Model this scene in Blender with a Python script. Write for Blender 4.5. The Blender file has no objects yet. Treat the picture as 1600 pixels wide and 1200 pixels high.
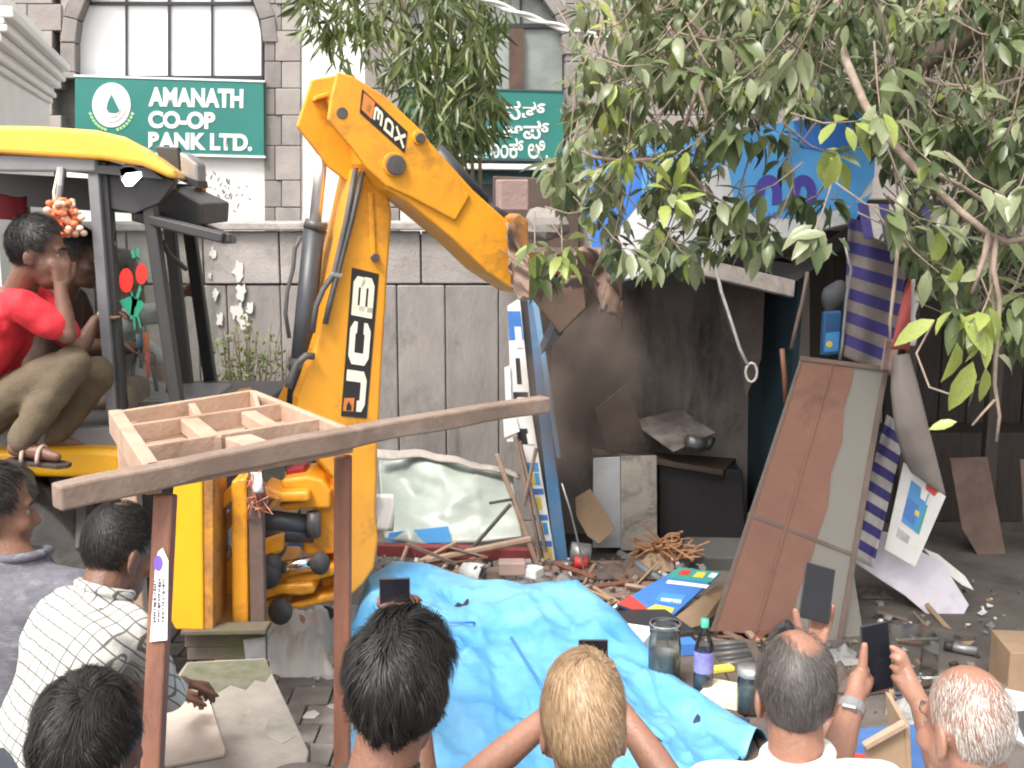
import bpy, bmesh, math, random
import numpy as np
from mathutils import Vector as V, Matrix, noise
R = math.radians
random.seed(7)
sc = bpy.context.scene
col = sc.collection
Z = V((0, 0, 1))

# ------------------------------------------------------------------ camera, sky, sun, exposure
H, PITCH, F = 2.5, R(9.46), 1800.0          # eye height, downward pitch, focal length for a 1600 px wide frame
cd = bpy.data.cameras.new('camera')
cam = bpy.data.objects.new('camera', cd)
col.objects.link(cam)
cam.location = (0, 0, H)
cam.rotation_euler = (R(90) - PITCH, 0, 0)
cd.sensor_width = 36.0
cd.lens = 36.0 * F / 1600.0
cd.clip_start, cd.clip_end = 0.05, 400
sc.camera = cam

SUN_DIR = V((0.42, 0.62, -1.15)).normalized()
w = bpy.data.worlds.new('World')
sc.world = w
w.use_nodes = True
nt = w.node_tree
nt.nodes.clear()
sky = nt.nodes.new('ShaderNodeTexSky')
sky.sky_type = 'NISHITA'
sky.sun_disc = False
sky.sun_elevation = math.asin(-SUN_DIR.z)
sky.sun_rotation = math.atan2(-SUN_DIR.x, -SUN_DIR.y)
sky.dust_density = 4.0
hs = nt.nodes.new('ShaderNodeHueSaturation')
hs.inputs['Saturation'].default_value = 0.10
bg = nt.nodes.new('ShaderNodeBackground')
bg.inputs['Strength'].default_value = 0.15
wo = nt.nodes.new('ShaderNodeOutputWorld')
nt.links.new(sky.outputs[0], hs.inputs['Color'])
wm = nt.nodes.new('ShaderNodeMixRGB')              # thin warm overcast
wm.blend_type = 'MULTIPLY'
wm.inputs['Fac'].default_value = 1
wm.inputs['Color2'].default_value = (1.0, 0.965, 0.93, 1)
nt.links.new(hs.outputs[0], wm.inputs['Color1'])
nt.links.new(wm.outputs[0], bg.inputs['Color'])
nt.links.new(bg.outputs[0], wo.inputs['Surface'])
sl = bpy.data.lights.new('sun', 'SUN')
sl.energy = 1.25
sl.angle = R(14)
sl.color = (1.0, 0.94, 0.87)
so = bpy.data.objects.new('sun', sl)
col.objects.link(so)
so.location = (-4, -6, 12)
so.rotation_euler = SUN_DIR.to_track_quat('-Z', 'Y').to_euler()
sc.view_settings.view_transform = 'Standard'
sc.view_settings.look = 'None'
sc.view_settings.gamma = 1
sc.view_settings.use_curve_mapping = False
sc.view_settings.exposure = 1.45
sc.render.engine = 'CYCLES'
sc.cycles.max_bounces = 8
sc.cycles.diffuse_bounces = 4
sc.cycles.transparent_max_bounces = 12
sc.cycles.filter_width = 2.0
sc.cycles.use_denoising = True

# ------------------------------------------------------------------ helpers
CP, SP = math.cos(PITCH), math.sin(PITCH)
def ray(px, py):
    dx, dy = (px - 800) / F, (600 - py) / F
    return V((dx, CP + dy * SP, -SP + dy * CP))
def P(px, py, Y):                                # the place at distance Y seen in that direction
    d = ray(px, py)
    return V((0, 0, H)) + d * (Y / d.y)
def G(px, py, z=0.0):                            # the place at height z
    d = ray(px, py)
    return V((0, 0, H)) + d * ((z - H) / d.z)
class Plane:
    def __init__(s, pt, n):
        s.pt, s.n = V(pt), V(n).normalized()
    def hit(s, px, py, off=0.0):
        d = ray(px, py)
        o = V((0, 0, H))
        return o + d * ((s.pt + s.n * off - o).dot(s.n) / d.dot(s.n))
def YP(Y, kx=0.0, kz=0.0):                       # upright wall plane y = Y + kx*x + kz*z, facing the street
    return Plane((0, Y, 0), (kx, -1, kz))

def nod(nt, t, **kw):
    n = nt.nodes.new(t)
    for k, v in kw.items():
        setattr(n, k, v)
    return n
def M(name, base, rough=0.6, c2=None, scale=6.0, grime=None, gs=3.0, ga=0.5, bump=0.0, bs=40.0, metal=0.0, spec=0.5,
      rnd=0.0, stretch=None, trans=0.0, coat=0.0):
    m = bpy.data.materials.new(name)
    m.use_nodes = True
    nt = m.node_tree
    b = nt.nodes['Principled BSDF']
    b.inputs['Roughness'].default_value = rough
    b.inputs['Metallic'].default_value = metal
    b.inputs['Specular IOR Level'].default_value = spec
    b.inputs['Coat Weight'].default_value = coat
    L = nt.links.new
    tc = nod(nt, 'ShaderNodeTexCoord')
    vec = tc.outputs['Object']
    if stretch:
        mp = nod(nt, 'ShaderNodeMapping')
        mp.inputs['Scale'].default_value = stretch
        L(vec, mp.inputs['Vector'])
        vec = mp.outputs[0]
    out = None
    if c2 is None:
        c2 = tuple(x * 0.82 for x in base)
    n = nod(nt, 'ShaderNodeTexNoise')
    n.inputs['Scale'].default_value = scale
    n.inputs['Detail'].default_value = 6
    n.inputs['Roughness'].default_value = 0.65
    L(vec, n.inputs['Vector'])
    r = nod(nt, 'ShaderNodeValToRGB')
    r.color_ramp.elements[0].position, r.color_ramp.elements[1].position = 0.34, 0.66
    r.color_ramp.elements[0].color = (*c2, 1)
    r.color_ramp.elements[1].color = (*base, 1)
    L(n.outputs['Fac'], r.inputs['Fac'])
    out = r.outputs['Color']
    if grime:
        g = nod(nt, 'ShaderNodeTexNoise')
        g.inputs['Scale'].default_value = gs
        g.inputs['Detail'].default_value = 8
        g.inputs['Roughness'].default_value = 0.7
        g.inputs['Distortion'].default_value = 0.4
        L(vec, g.inputs['Vector'])
        gr = nod(nt, 'ShaderNodeValToRGB')
        gr.color_ramp.elements[0].position, gr.color_ramp.elements[1].position = 0.52, 0.68
        gr.color_ramp.elements[0].color = (0, 0, 0, 1)
        gr.color_ramp.elements[1].color = (ga, ga, ga, 1)
        L(g.outputs['Fac'], gr.inputs['Fac'])
        mx = nod(nt, 'ShaderNodeMixRGB')
        mx.inputs['Color2'].default_value = (*grime, 1)
        L(gr.outputs['Color'], mx.inputs['Fac'])
        L(out, mx.inputs['Color1'])
        out = mx.outputs['Color']
    if rnd:
        oi = nod(nt, 'ShaderNodeObjectInfo')
        mr = nod(nt, 'ShaderNodeMapRange')
        mr.inputs['To Min'].default_value, mr.inputs['To Max'].default_value = 1 - rnd, 1 + rnd
        L(oi.outputs['Random'], mr.inputs['Value'])
        h = nod(nt, 'ShaderNodeHueSaturation')
        L(mr.outputs[0], h.inputs['Value'])
        L(out, h.inputs['Color'])
        out = h.outputs['Color']
    L(out, b.inputs['Base Color'])
    if bump:
        bn = nod(nt, 'ShaderNodeTexNoise')
        bn.inputs['Scale'].default_value = bs
        bn.inputs['Detail'].default_value = 7
        L(vec, bn.inputs['Vector'])
        bp = nod(nt, 'ShaderNodeBump')
        bp.inputs['Strength'].default_value = bump
        bp.inputs['Distance'].default_value = 0.01
        L(bn.outputs['Fac'], bp.inputs['Height'])
        L(bp.outputs[0], b.inputs['Normal'])
    if trans:
        t = nod(nt, 'ShaderNodeBsdfTranslucent')
        L(out, t.inputs['Color'])
        ms = nod(nt, 'ShaderNodeMixShader')
        ms.inputs['Fac'].default_value = trans
        L(b.outputs[0], ms.inputs[1])
        L(t.outputs[0], ms.inputs[2])
        L(ms.outputs[0], nt.nodes['Material Output'].inputs['Surface'])
    return m
def glass(name, tint=(0.9, 0.95, 0.93), clear=0.85, rough=0.05):
    m = bpy.data.materials.new(name)
    m.use_nodes = True
    nt = m.node_tree
    nt.nodes.remove(nt.nodes['Principled BSDF'])
    t = nod(nt, 'ShaderNodeBsdfTransparent')
    t.inputs['Color'].default_value = (*tint, 1)
    g = nod(nt, 'ShaderNodeBsdfGlossy')
    g.inputs['Roughness'].default_value = rough
    fr = nod(nt, 'ShaderNodeFresnel')
    ad = nod(nt, 'ShaderNodeMath', operation='ADD')
    ad.inputs[1].default_value = 1 - clear - 0.04
    ms = nod(nt, 'ShaderNodeMixShader')
    L = nt.links.new
    L(fr.outputs[0], ad.inputs[0])
    L(ad.outputs[0], ms.inputs['Fac'])
    L(t.outputs[0], ms.inputs[1])
    L(g.outputs[0], ms.inputs[2])
    L(ms.outputs[0], nt.nodes['Material Output'].inputs['Surface'])
    return m

def root_loc(o):
    while o.parent:
        o = o.parent
    return V(o.location)
class MB:
    def __init__(s):
        s.v, s.f, s.m, s.mi = [], [], [], 0
    def add(s, vs, fs):
        b = len(s.v)
        s.v += [V(x) for x in vs]
        for f in fs:
            s.f.append([i + b for i in f])
            s.m.append(s.mi)
        return s
    def box(s, c, size, rot=None):
        c = V(c)
        h = V(size) * 0.5
        vs = []
        for x in (-1, 1):
            for y in (-1, 1):
                for z in (-1, 1):
                    p = V((x * h.x, y * h.y, z * h.z))
                    vs.append(c + (rot @ p if rot else p))
        return s.add(vs, [(0, 1, 3, 2), (4, 6, 7, 5), (0, 4, 5, 1), (2, 3, 7, 6), (0, 2, 6, 4), (1, 5, 7, 3)])
    def beam(s, a, b, w, h, up=Z):
        a, b = V(a), V(b)
        d = (b - a).normalized()
        x = d.cross(V(up))
        if x.length < 1e-3:
            x = d.cross(V((0, 1, 0)))
        x.normalize()
        u = x.cross(d)
        vs = []
        for p in (a, b):
            for i, j in ((-1, -1), (1, -1), (1, 1), (-1, 1)):
                vs.append(p + x * (i * w / 2) + u * (j * h / 2))
        return s.add(vs, [(0, 1, 2, 3), (7, 6, 5, 4), (0, 4, 5, 1), (1, 5, 6, 2), (2, 6, 7, 3), (3, 7, 4, 0)])
    def prism(s, poly, off):
        n = len(poly)
        poly = [V(p) for p in poly]
        off = V(off)
        return s.add(poly + [p + off for p in poly],
                     [tuple(range(n)), tuple(range(2 * n - 1, n - 1, -1))] + [(i, i + n, (i + 1) % n + n, (i + 1) % n) for i in range(n)])
    def slab(s, pxs, pl, th, off=0.0):           # outline on a plane, given real thickness behind it
        return s.prism([pl.hit(x, y, off) for x, y in pxs], -pl.n * th)
    def patch(s, pxs, pl, off, th=0.0016):
        return s.prism([pl.hit(x, y, off) for x, y in pxs], -pl.n * th)
    def tube(s, pts, r, seg=8, cap=True):
        pts = [V(p) for p in pts]
        rs = r if isinstance(r, (list, tuple)) else [r] * len(pts)
        n = len(pts)
        prev = None
        vs = []
        for i, p in enumerate(pts):
            d = (pts[min(i + 1, n - 1)] - pts[max(i - 1, 0)])
            d = d.normalized() if d.length > 1e-9 else Z
            if prev is None:
                x = d.orthogonal().normalized()
            else:
                x = prev - d * prev.dot(d)
                x = x.normalized() if x.length > 1e-6 else d.orthogonal().normalized()
            prev = x
            y = d.cross(x)
            for k in range(seg):
                a = 2 * math.pi * k / seg
                vs.append(p + (x * math.cos(a) + y * math.sin(a)) * rs[i])
        fs = []
        for i in range(n - 1):
            for k in range(seg):
                fs.append((i * seg + k, i * seg + (k + 1) % seg, (i + 1) * seg + (k + 1) % seg, (i + 1) * seg + k))
        if cap:
            fs.append(tuple(range(seg - 1, -1, -1)))
            fs.append(tuple(range((n - 1) * seg, n * seg)))
        return s.add(vs, fs)
    def disc(s, c, n, r, th, seg=16):
        n = V(n).normalized()
        return s.tube([V(c), V(c) + n * th], r, seg)
    def lathe(s, prof, o, axis=Z, seg=20, sx=1.0):
        o, d = V(o), V(axis).normalized()
        x = d.orthogonal().normalized()
        y = d.cross(x)
        vs, fs = [], []
        for rr, h in prof:
            for k in range(seg):
                a = 2 * math.pi * k / seg
                vs.append(o + d * h + (x * math.cos(a) * sx + y * math.sin(a)) * rr)
        for i in range(len(prof) - 1):
            for k in range(seg):
                fs.append((i * seg + k, i * seg + (k + 1) % seg, (i + 1) * seg + (k + 1) % seg, (i + 1) * seg + k))
        return s.add(vs, fs)
    def grid(s, nu, nv, fn, matfn=None):
        b = len(s.v)
        for j in range(nv + 1):
            for i in range(nu + 1):
                s.v.append(V(fn(i / nu, j / nv)))
        for j in range(nv):
            for i in range(nu):
                a = b + j * (nu + 1) + i
                s.f.append([a, a + 1, a + nu + 2, a + nu + 1])
                s.m.append(matfn((i + .5) / nu, (j + .5) / nv) if matfn else s.mi)
        return s
    def ell(s, c, rad, rot=None, seg=16, rings=10):
        c = V(c)
        vs, fs = [], []
        for j in range(1, rings):
            t = math.pi * j / rings
            for k in range(seg):
                a = 2 * math.pi * k / seg
                p = V((rad[0] * math.sin(t) * math.cos(a), rad[1] * math.sin(t) * math.sin(a), rad[2] * math.cos(t)))
                vs.append(c + (rot @ p if rot else p))
        t_, b_ = V((0, 0, rad[2])), V((0, 0, -rad[2]))
        vs += [c + (rot @ t_ if rot else t_), c + (rot @ b_ if rot else b_)]
        T, B = len(vs) - 2, len(vs) - 1
        for j in range(rings - 2):
            for k in range(seg):
                fs.append((j * seg + k, (j + 1) * seg + k, (j + 1) * seg + (k + 1) % seg, j * seg + (k + 1) % seg))
        for k in range(seg):
            fs.append((T, k, (k + 1) % seg))
            fs.append((B, (rings - 2) * seg + (k + 1) % seg, (rings - 2) * seg + k))
        return s.add(vs, fs)
    def chain(s, pts, rad, seg=10):              # tapered limb with round joints
        pts = [V(p) for p in pts]
        for i in range(len(pts) - 1):
            s.tube([pts[i], pts[i + 1]], [rad[i], rad[i + 1]], seg)
        for p, r in zip(pts, rad):
            s.ell(p, (r, r, r), None, seg, 6)
        return s
    def loft(s, rings, seg=18):                  # rings: (centre, side vector, front vector)
        vs, fs = [], []
        for c, x, y in rings:
            for k in range(seg):
                a = 2 * math.pi * k / seg
                vs.append(V(c) + V(x) * math.cos(a) + V(y) * math.sin(a))
        for i in range(len(rings) - 1):
            for k in range(seg):
                fs.append((i * seg + k, i * seg + (k + 1) % seg, (i + 1) * seg + (k + 1) % seg, (i + 1) * seg + k))
        fs.append(tuple(range(seg - 1, -1, -1)))
        fs.append(tuple(range((len(rings) - 1) * seg, len(rings) * seg)))
        return s.add(vs, fs)
    def mesh(s, name, off=V((0, 0, 0)), recalc=True):
        me = bpy.data.meshes.new(name)
        me.from_pydata([v - off for v in s.v], [], s.f)
        me.polygons.foreach_set('material_index', s.m)
        if recalc:
            bm = bmesh.new()
            bm.from_mesh(me)
            bmesh.ops.recalc_face_normals(bm, faces=bm.faces)
            bm.to_mesh(me)
            bm.free()
        me.update()
        return me
    def build(s, name, mats, parent=None, loc=None, smooth=False, bevel=0.0, segs=2, solid=0.0, sub=0, label=None, kind=None, recalc=True):
        off = root_loc(parent) if parent else (V(loc) if loc is not None else V((0, 0, 0)))
        me = s.mesh(name, off, recalc)
        return place(name, me, mats, parent, None if parent else off, smooth, bevel, segs, solid, sub, label, kind)
def place(name, me, mats, parent=None, loc=None, smooth=False, bevel=0.0, segs=2, solid=0.0, sub=0, label=None, kind=None):
    for m in (mats if isinstance(mats, (list, tuple)) else [mats]):
        me.materials.append(m)
    o = bpy.data.objects.new(name, me)
    col.objects.link(o)
    if parent:
        o.parent = parent
    elif loc is not None:
        o.location = loc
    if smooth:
        me.polygons.foreach_set('use_smooth', [True] * len(me.polygons))
    if solid:
        md = o.modifiers.new('solid', 'SOLIDIFY')
        md.thickness = solid
        md.offset = 0
    if bevel:
        md = o.modifiers.new('bevel', 'BEVEL')
        md.width = bevel
        md.segments = segs
        md.limit_method = 'ANGLE'
        md.angle_limit = R(35)
    if sub:
        md = o.modifiers.new('sub', 'SUBSURF')
        md.levels = md.render_levels = sub
    if label:
        o['label'] = label
    if kind:
        o['kind'] = kind
    return o
def thing(name, label, cat, loc, group=None):
    o = bpy.data.objects.new(name, None)
    col.objects.link(o)
    o.empty_display_size = 0.1
    o.location = loc
    o['label'], o['category'] = label, cat
    if group:
        o['group'] = group
    return o
def solo(name, mb, mats, label, cat, group=None, **kw):
    lo = [min(v[i] for v in mb.v) for i in range(3)]
    hi = [max(v[i] for v in mb.v) for i in range(3)]
    o = mb.build(name, mats, None, ((lo[0] + hi[0]) / 2, (lo[1] + hi[1]) / 2, lo[2]), **kw)
    o['label'], o['category'] = label, cat
    if group:
        o['group'] = group
    return o
def dup(o, parent=None, loc=None, rot=None):
    c = o.copy()
    col.objects.link(c)
    if parent:
        c.parent = parent
    if loc is not None:
        c.location = loc
    if rot is not None:
        c.rotation_euler = rot
    for ch in list(o.children):
        dup(ch, c)
    return c
shop = bpy.data.scenes.new('workshop')            # an empty side scene in which body surfaces are grown, removed at the end
def remesh(mb, voxel, smooth=4, deci=0.0, off=V((0, 0, 0)), disp=None):
    me = mb.mesh('tmp', off)
    o = bpy.data.objects.new('tmp', me)
    shop.collection.objects.link(o)
    md = o.modifiers.new('r', 'REMESH')
    md.mode = 'VOXEL'
    md.voxel_size = voxel
    if smooth:
        sm = o.modifiers.new('s', 'SMOOTH')
        sm.factor, sm.iterations = 0.5, smooth
    if deci:
        de = o.modifiers.new('d', 'DECIMATE')
        de.ratio = deci
    shop.view_layers[0].update()
    dg = shop.view_layers[0].depsgraph
    out = bpy.data.meshes.new_from_object(o.evaluated_get(dg))
    bpy.data.objects.remove(o)
    out.materials.clear()
    if disp:
        nrm_ = [v.normal.copy() for v in out.vertices]
        cos_ = [v.co.copy() for v in out.vertices]
        new_ = [x for c, n in zip(cos_, nrm_) for x in c + n * disp(c + off)]
        out.vertices.foreach_set('co', new_)
        out.update()
    return out
def text(s, name, body, mat, parent, a, b, c, th=0.004, bold=0.02, loc=None, align=1.0):
    # lettering fitted into the parallelogram a (lower left), b (lower right), c (upper left)
    cu = bpy.data.curves.new('t', 'FONT')
    cu.body = body
    cu.offset = bold
    cu.space_line = 0.95
    o = bpy.data.objects.new('t', cu)
    col.objects.link(o)
    dg = bpy.context.evaluated_depsgraph_get()
    me = bpy.data.meshes.new_from_object(o.evaluated_get(dg))
    bpy.data.objects.remove(o)
    xs = [v.co.x for v in me.vertices]
    ys = [v.co.y for v in me.vertices]
    x0, x1, y0, y1 = min(xs), max(xs), min(ys), max(ys)
    a, b, c = V(a), V(b), V(c)
    n = (b - a).cross(c - a).normalized()
    off = root_loc(parent) if parent else V(loc)
    for v in me.vertices:
        u, t = (v.co.x - x0) / (x1 - x0), (v.co.y - y0) / (y1 - y0)
        v.co = a + (b - a) * u + (c - a) * t + n * th - off
    return place(name, me, mat, parent, None if parent else off)
def stroke(mb, paths, width, fn):               # heavy block letters drawn as mitred strokes; fn maps the letter square into space
    for pth in paths:
        pts = [V((x, y)) for x, y in pth]
        Lp, Rp = [], []
        for i, p in enumerate(pts):
            d0 = (p - pts[i - 1]).normalized() if i else None
            d1 = (pts[i + 1] - p).normalized() if i < len(pts) - 1 else None
            d0, d1 = d0 or d1, d1 or d0
            n0, n1 = V((-d0.y, d0.x)), V((-d1.y, d1.x))
            m = (n0 + n1).normalized()
            k = width / 2 / max(0.4, m.dot(n0))
            Lp.append(p + m * k)
            Rp.append(p - m * k)
        for i in range(len(pts) - 1):
            mb.add([fn(*q) for q in (Rp[i], Rp[i + 1], Lp[i + 1], Lp[i])], [(0, 1, 2, 3)])
LETTER = {
    'J': [[(.14, .40), (.14, .22), (.24, .14), (.74, .14), (.86, .24), (.86, 1.0)]],
    'C': [[(.86, .34), (.86, .24), (.76, .14), (.24, .14), (.14, .24), (.14, .76), (.24, .86), (.76, .86), (.86, .76), (.86, .66)]],
    'B': [[(.14, 0), (.14, 1)], [(.14, .13), (.76, .13), (.86, .22), (.86, .42), (.78, .5), (.14, .5)], [(.78, .5), (.84, .58), (.84, .78), (.76, .87), (.14, .87)]],
    '3': [[(.1, .86), (.76, .86), (.86, .76), (.86, .6), (.76, .5), (.3, .5)], [(.76, .5), (.86, .4), (.86, .24), (.76, .14), (.1, .14)]],
    'D': [[(.14, 0), (.14, 1)], [(.14, .14), (.7, .14), (.86, .3), (.86, .7), (.7, .86), (.14, .86)]],
    'X': [[(.08, 0), (.92, 1)], [(.92, 0), (.08, 1)]],
}
def bil(q, u, v):                                # bilinear inside four corners (0,0) (1,0) (1,1) (0,1)
    return tuple((q[0][i] * (1 - u) + q[1][i] * u) * (1 - v) + (q[3][i] * (1 - u) + q[2][i] * u) * v for i in (0, 1))
def nz(p, s=1.0, o=0.0):
    return noise.noise(V(p) * s + V((o, o * 1.7, -o)))
def lerp(a, b, t):
    return a + (b - a) * t
def pl_at(pts, t):                               # polyline by parameter 0..1, smooth
    n = len(pts) - 1
    x = min(max(t * n, 0), n - 1e-6)
    i = int(x)
    f = x - i
    f = f * f * (3 - 2 * f) * 0.5 + f * 0.5
    return V(pts[i]).lerp(V(pts[i + 1]), f)
# ------------------------------------------------------------------ materials of the setting
m_ground = M('street_dirt', (0.17, 0.15, 0.135), 0.9, (0.10, 0.088, 0.08), 2.5, (0.05, 0.045, 0.04), 1.3, 0.7, 0.6, 60)
m_paver = M('paver', (0.29, 0.265, 0.25), 0.85, (0.20, 0.182, 0.172), 9, (0.08, 0.07, 0.065), 5, 0.6, 0.5, 70, rnd=0.18)
m_wall = M('wall_core', (0.16, 0.15, 0.145), 0.9)
m_stone = M('wall_stone', (0.31, 0.29, 0.276), 0.9, (0.215, 0.20, 0.19), 3, (0.105, 0.096, 0.088), 1.5, 0.85, 0.5, 45, rnd=0.12, stretch=(1, 1, .45))
m_stone_up = M('wall_stone_upper', (0.37, 0.345, 0.328), 0.9, (0.255, 0.236, 0.224), 3, (0.16, 0.147, 0.136), 1.8, 0.7, 0.5, 45, rnd=0.12)
m_cope = M('coping_stone', (0.42, 0.39, 0.37), 0.85, (0.24, 0.22, 0.21), 6, (0.08, 0.08, 0.07), 5, 0.5, 0.4, 50)
m_lime = M('lime_splash', (0.64, 0.62, 0.61), 0.9, (0.6, 0.57, 0.56), 12)
m_plaster = M('white_plaster', (0.84, 0.83, 0.82), 0.8, (0.79, 0.78, 0.77), 3, (0.60, 0.58, 0.56), 1.8, 0.3, 0.15, 30)
m_fstone = M('facade_stone', (0.37, 0.34, 0.32), 0.88, (0.28, 0.255, 0.245), 3, (0.20, 0.185, 0.175), 2, 0.5, 0.4, 40, rnd=0.09)
m_arch = M('arch_stone', (0.27, 0.25, 0.238), 0.88, (0.19, 0.178, 0.17), 4, None, bump=0.4, rnd=0.12)
m_pane_w = M('white_pane', (0.86, 0.87, 0.88), 0.25, (0.8, 0.81, 0.83), 1.5)  # plain white panes, nearly even in tone
m_pane_g = M('grey_green_pane', (0.33, 0.36, 0.35), 0.12, (0.20, 0.22, 0.21), 2.2)  # tree reflections in the glass, put into the colour as grey-green
m_frame = M('dark_frame', (0.035, 0.035, 0.04), 0.5)
m_brown = M('brown_timber', (0.12, 0.07, 0.05), 0.7, (0.07, 0.04, 0.03), 8)
m_sign = M('sign_green', (0.03, 0.20, 0.175), 0.45, (0.024, 0.175, 0.152), 2)
m_white = M('white_paint', (0.83, 0.83, 0.81), 0.6, (0.76, 0.76, 0.75), 8)
m_pink = M('emblem_pink', (0.75, 0.62, 0.66), 0.6)
m_ltgreen = M('emblem_green', (0.35, 0.62, 0.28), 0.6)
m_teal = M('dark_teal', (0.03, 0.09, 0.10), 0.7)
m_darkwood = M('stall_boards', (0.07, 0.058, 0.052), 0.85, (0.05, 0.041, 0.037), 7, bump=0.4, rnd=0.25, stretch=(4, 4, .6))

# ------------------------------------------------------------------ ground
g = MB()
g.grid(24, 24, lambda u, v: (lerp(-60, 60, u), lerp(-15, 105, v), 0))
ground = g.build('ground', m_ground, None, (0, 0, 0))
ground['kind'] = 'structure'
pv = MB().box((0, 0, 0.010), (0.192, 0.192, 0.035)).build('paver', m_paver, ground, bevel=0.006)
first = True
for j in range(11):
    for i in range(13):
        x, y = -2.0 + i * 0.2 + (j % 2) * 0.1, 4.6 + j * 0.2
        o = pv if first else dup(pv, ground)
        first = False
        o.location = (x, y, random.uniform(-0.004, 0.006))
        o.rotation_euler = (random.uniform(-.015, .015), random.uniform(-.015, .015), random.uniform(-.02, .02))

# ------------------------------------------------------------------ old compound wall of stone slabs
WY = 8.6
wl = thing('compound_wall', 'old grey stone compound wall with flat coping running behind the excavator', 'wall', (-1.5, WY + .15, 0))
MB().box((-1.7, WY + 0.2, 1.09), (7.0, 0.3, 2.18)).build('wall_core', m_wall, wl)
def zof(py, Y):
    return P(800, py, Y).z
z_top, z_cop, z_mid = zof(347, WY), zof(360, WY), zof(444, WY)
x = -5.1
k = 0
while x < 1.75:
    wd = random.uniform(0.42, 0.62)
    pr = random.uniform(0.018, 0.035)
    MB().box((x + wd / 2, WY + .05 - pr, (z_cop + z_mid) / 2), (wd - .012, 0.1, z_cop - z_mid - .012)).build('stone_block', m_stone_up, wl, bevel=0.008)
    x += wd
x = -5.1
while x < 1.75:
    wd = random.choice((0.22, 0.25, 0.25, 0.36, 0.4))
    pr = random.uniform(0.01, 0.03)
    MB().box((x + wd / 2, WY + .05 - pr, z_mid / 2 - .003), (wd - .006, 0.1, z_mid - .008)).build('stone_slab', m_stone, wl, bevel=0.01)
    x += wd
x = -5.1
while x < 1.75:
    wd = random.uniform(0.7, 1.1)
    MB().box((x + wd / 2, WY + .13, (z_top + z_cop) / 2 + random.uniform(-.004, .004)), (wd - .008, 0.44, z_top - z_cop)).build('coping_stone', m_cope, wl, bevel=0.012)
    x += wd
sp = MB()
rs = random.Random(3)
for cx, cy, r in ((374, 425, 15), (378, 455, 13), (372, 485, 14), (384, 505, 12), (334, 395, 8), (338, 460, 8), (345, 500, 10), (392, 480, 9), (352, 375, 6), (330, 430, 5)):
    poly = []
    for a in range(14):
        t = 2 * math.pi * a / 14
        rr = r * rs.uniform(.45, 1.1)
        poly.append(P(cx + rr * math.cos(t) * .75, cy + rr * 1.25 * math.sin(t), WY - .0)) 
    sp.prism([V((p.x, WY - .0375, p.z)) for p in poly], (0, .012, 0))
sp.build('lime_splash', m_lime, wl)

# ------------------------------------------------------------------ bank building behind the wall
FP = YP(12.4, 0.10)
FX = FP.hit(600, 300)
bank = thing('bank_building', 'bank building of grey stone and white plaster with two arched windows', 'building', (FX.x, FX.y, 0))
MB().slab([(-420, -520), (2050, -520), (2050, 640), (-420, 640)], FP, 0.3, -0.30).build('back_wall', m_arch, bank)
for px in ([(470, -500), (571, -500), (571, 600), (470, 600)], [(104, 238), (414, 246), (414, 600), (104, 600)], [(625, 258), (1000, 262), (1000, 600), (625, 600)]):
    MB().slab(px, FP, 0.27, -0.02).build('plaster_panel', m_plaster, bank, bevel=0.01)
def spandrel(cx, spring, r, x0, x1, top):
    pts = [(x0, spring), (x0, top), (x1, top), (x1, spring), (cx + r, spring)]
    for a in range(1, 20):
        t = math.pi * a / 20
        pts.append((cx + r * math.cos(t), spring - r * math.sin(t)))
    pts.append((cx - r, spring))
    return pts
def quad_block(x0, y0, x1, y1, mat, off, th=.30, bev=.008, gp=.45):
    q = MB().slab([(x0 + gp, y0 + gp), (x1 - gp, y0 + gp), (x1 - gp, y1 - gp), (x0 + gp, y1 - gp)], FP, th, off + random.uniform(-.006, .006))
    q.build('stone_block', mat, bank, bevel=bev)
y = -330
k = 0
while y < 560:                                   # left pier, right quoins and the pier between the windows
    h = random.choice((42, 48, 54))
    e = 96 if k % 2 else 82
    quad_block(-70, y, 20 + (k % 2) * 22, y + h, m_fstone, 0.0)
    quad_block(20 + (k % 2) * 22, y, e, y + h, m_fstone, 0.0)
    h2 = h
    xm = 434 + (6 if k % 2 else -4)
    quad_block(413, y, xm, y + h2, m_arch, 0.0)
    quad_block(xm, y, 470, y + h2, m_fstone, 0.01)
    quad_block(571, y, 598 + (k % 2) * 6, y + h, m_arch, 0.0)
    quad_block(598 + (k % 2) * 6, y, 624, y + h, m_fstone, 0.0)
    quad_block(884, y, 912 + (k % 2) * 10, y + h, m_arch, 0.0)
    quad_block(912 + (k % 2) * 10, y, 985, y + h, m_fstone, 0.01)
    quad_block(985, y, 1080, y + h, m_fstone, 0.0)
    quad_block(1080, y, 1180, y + h, m_fstone, 0.0)
    y += h
    k += 1
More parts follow.
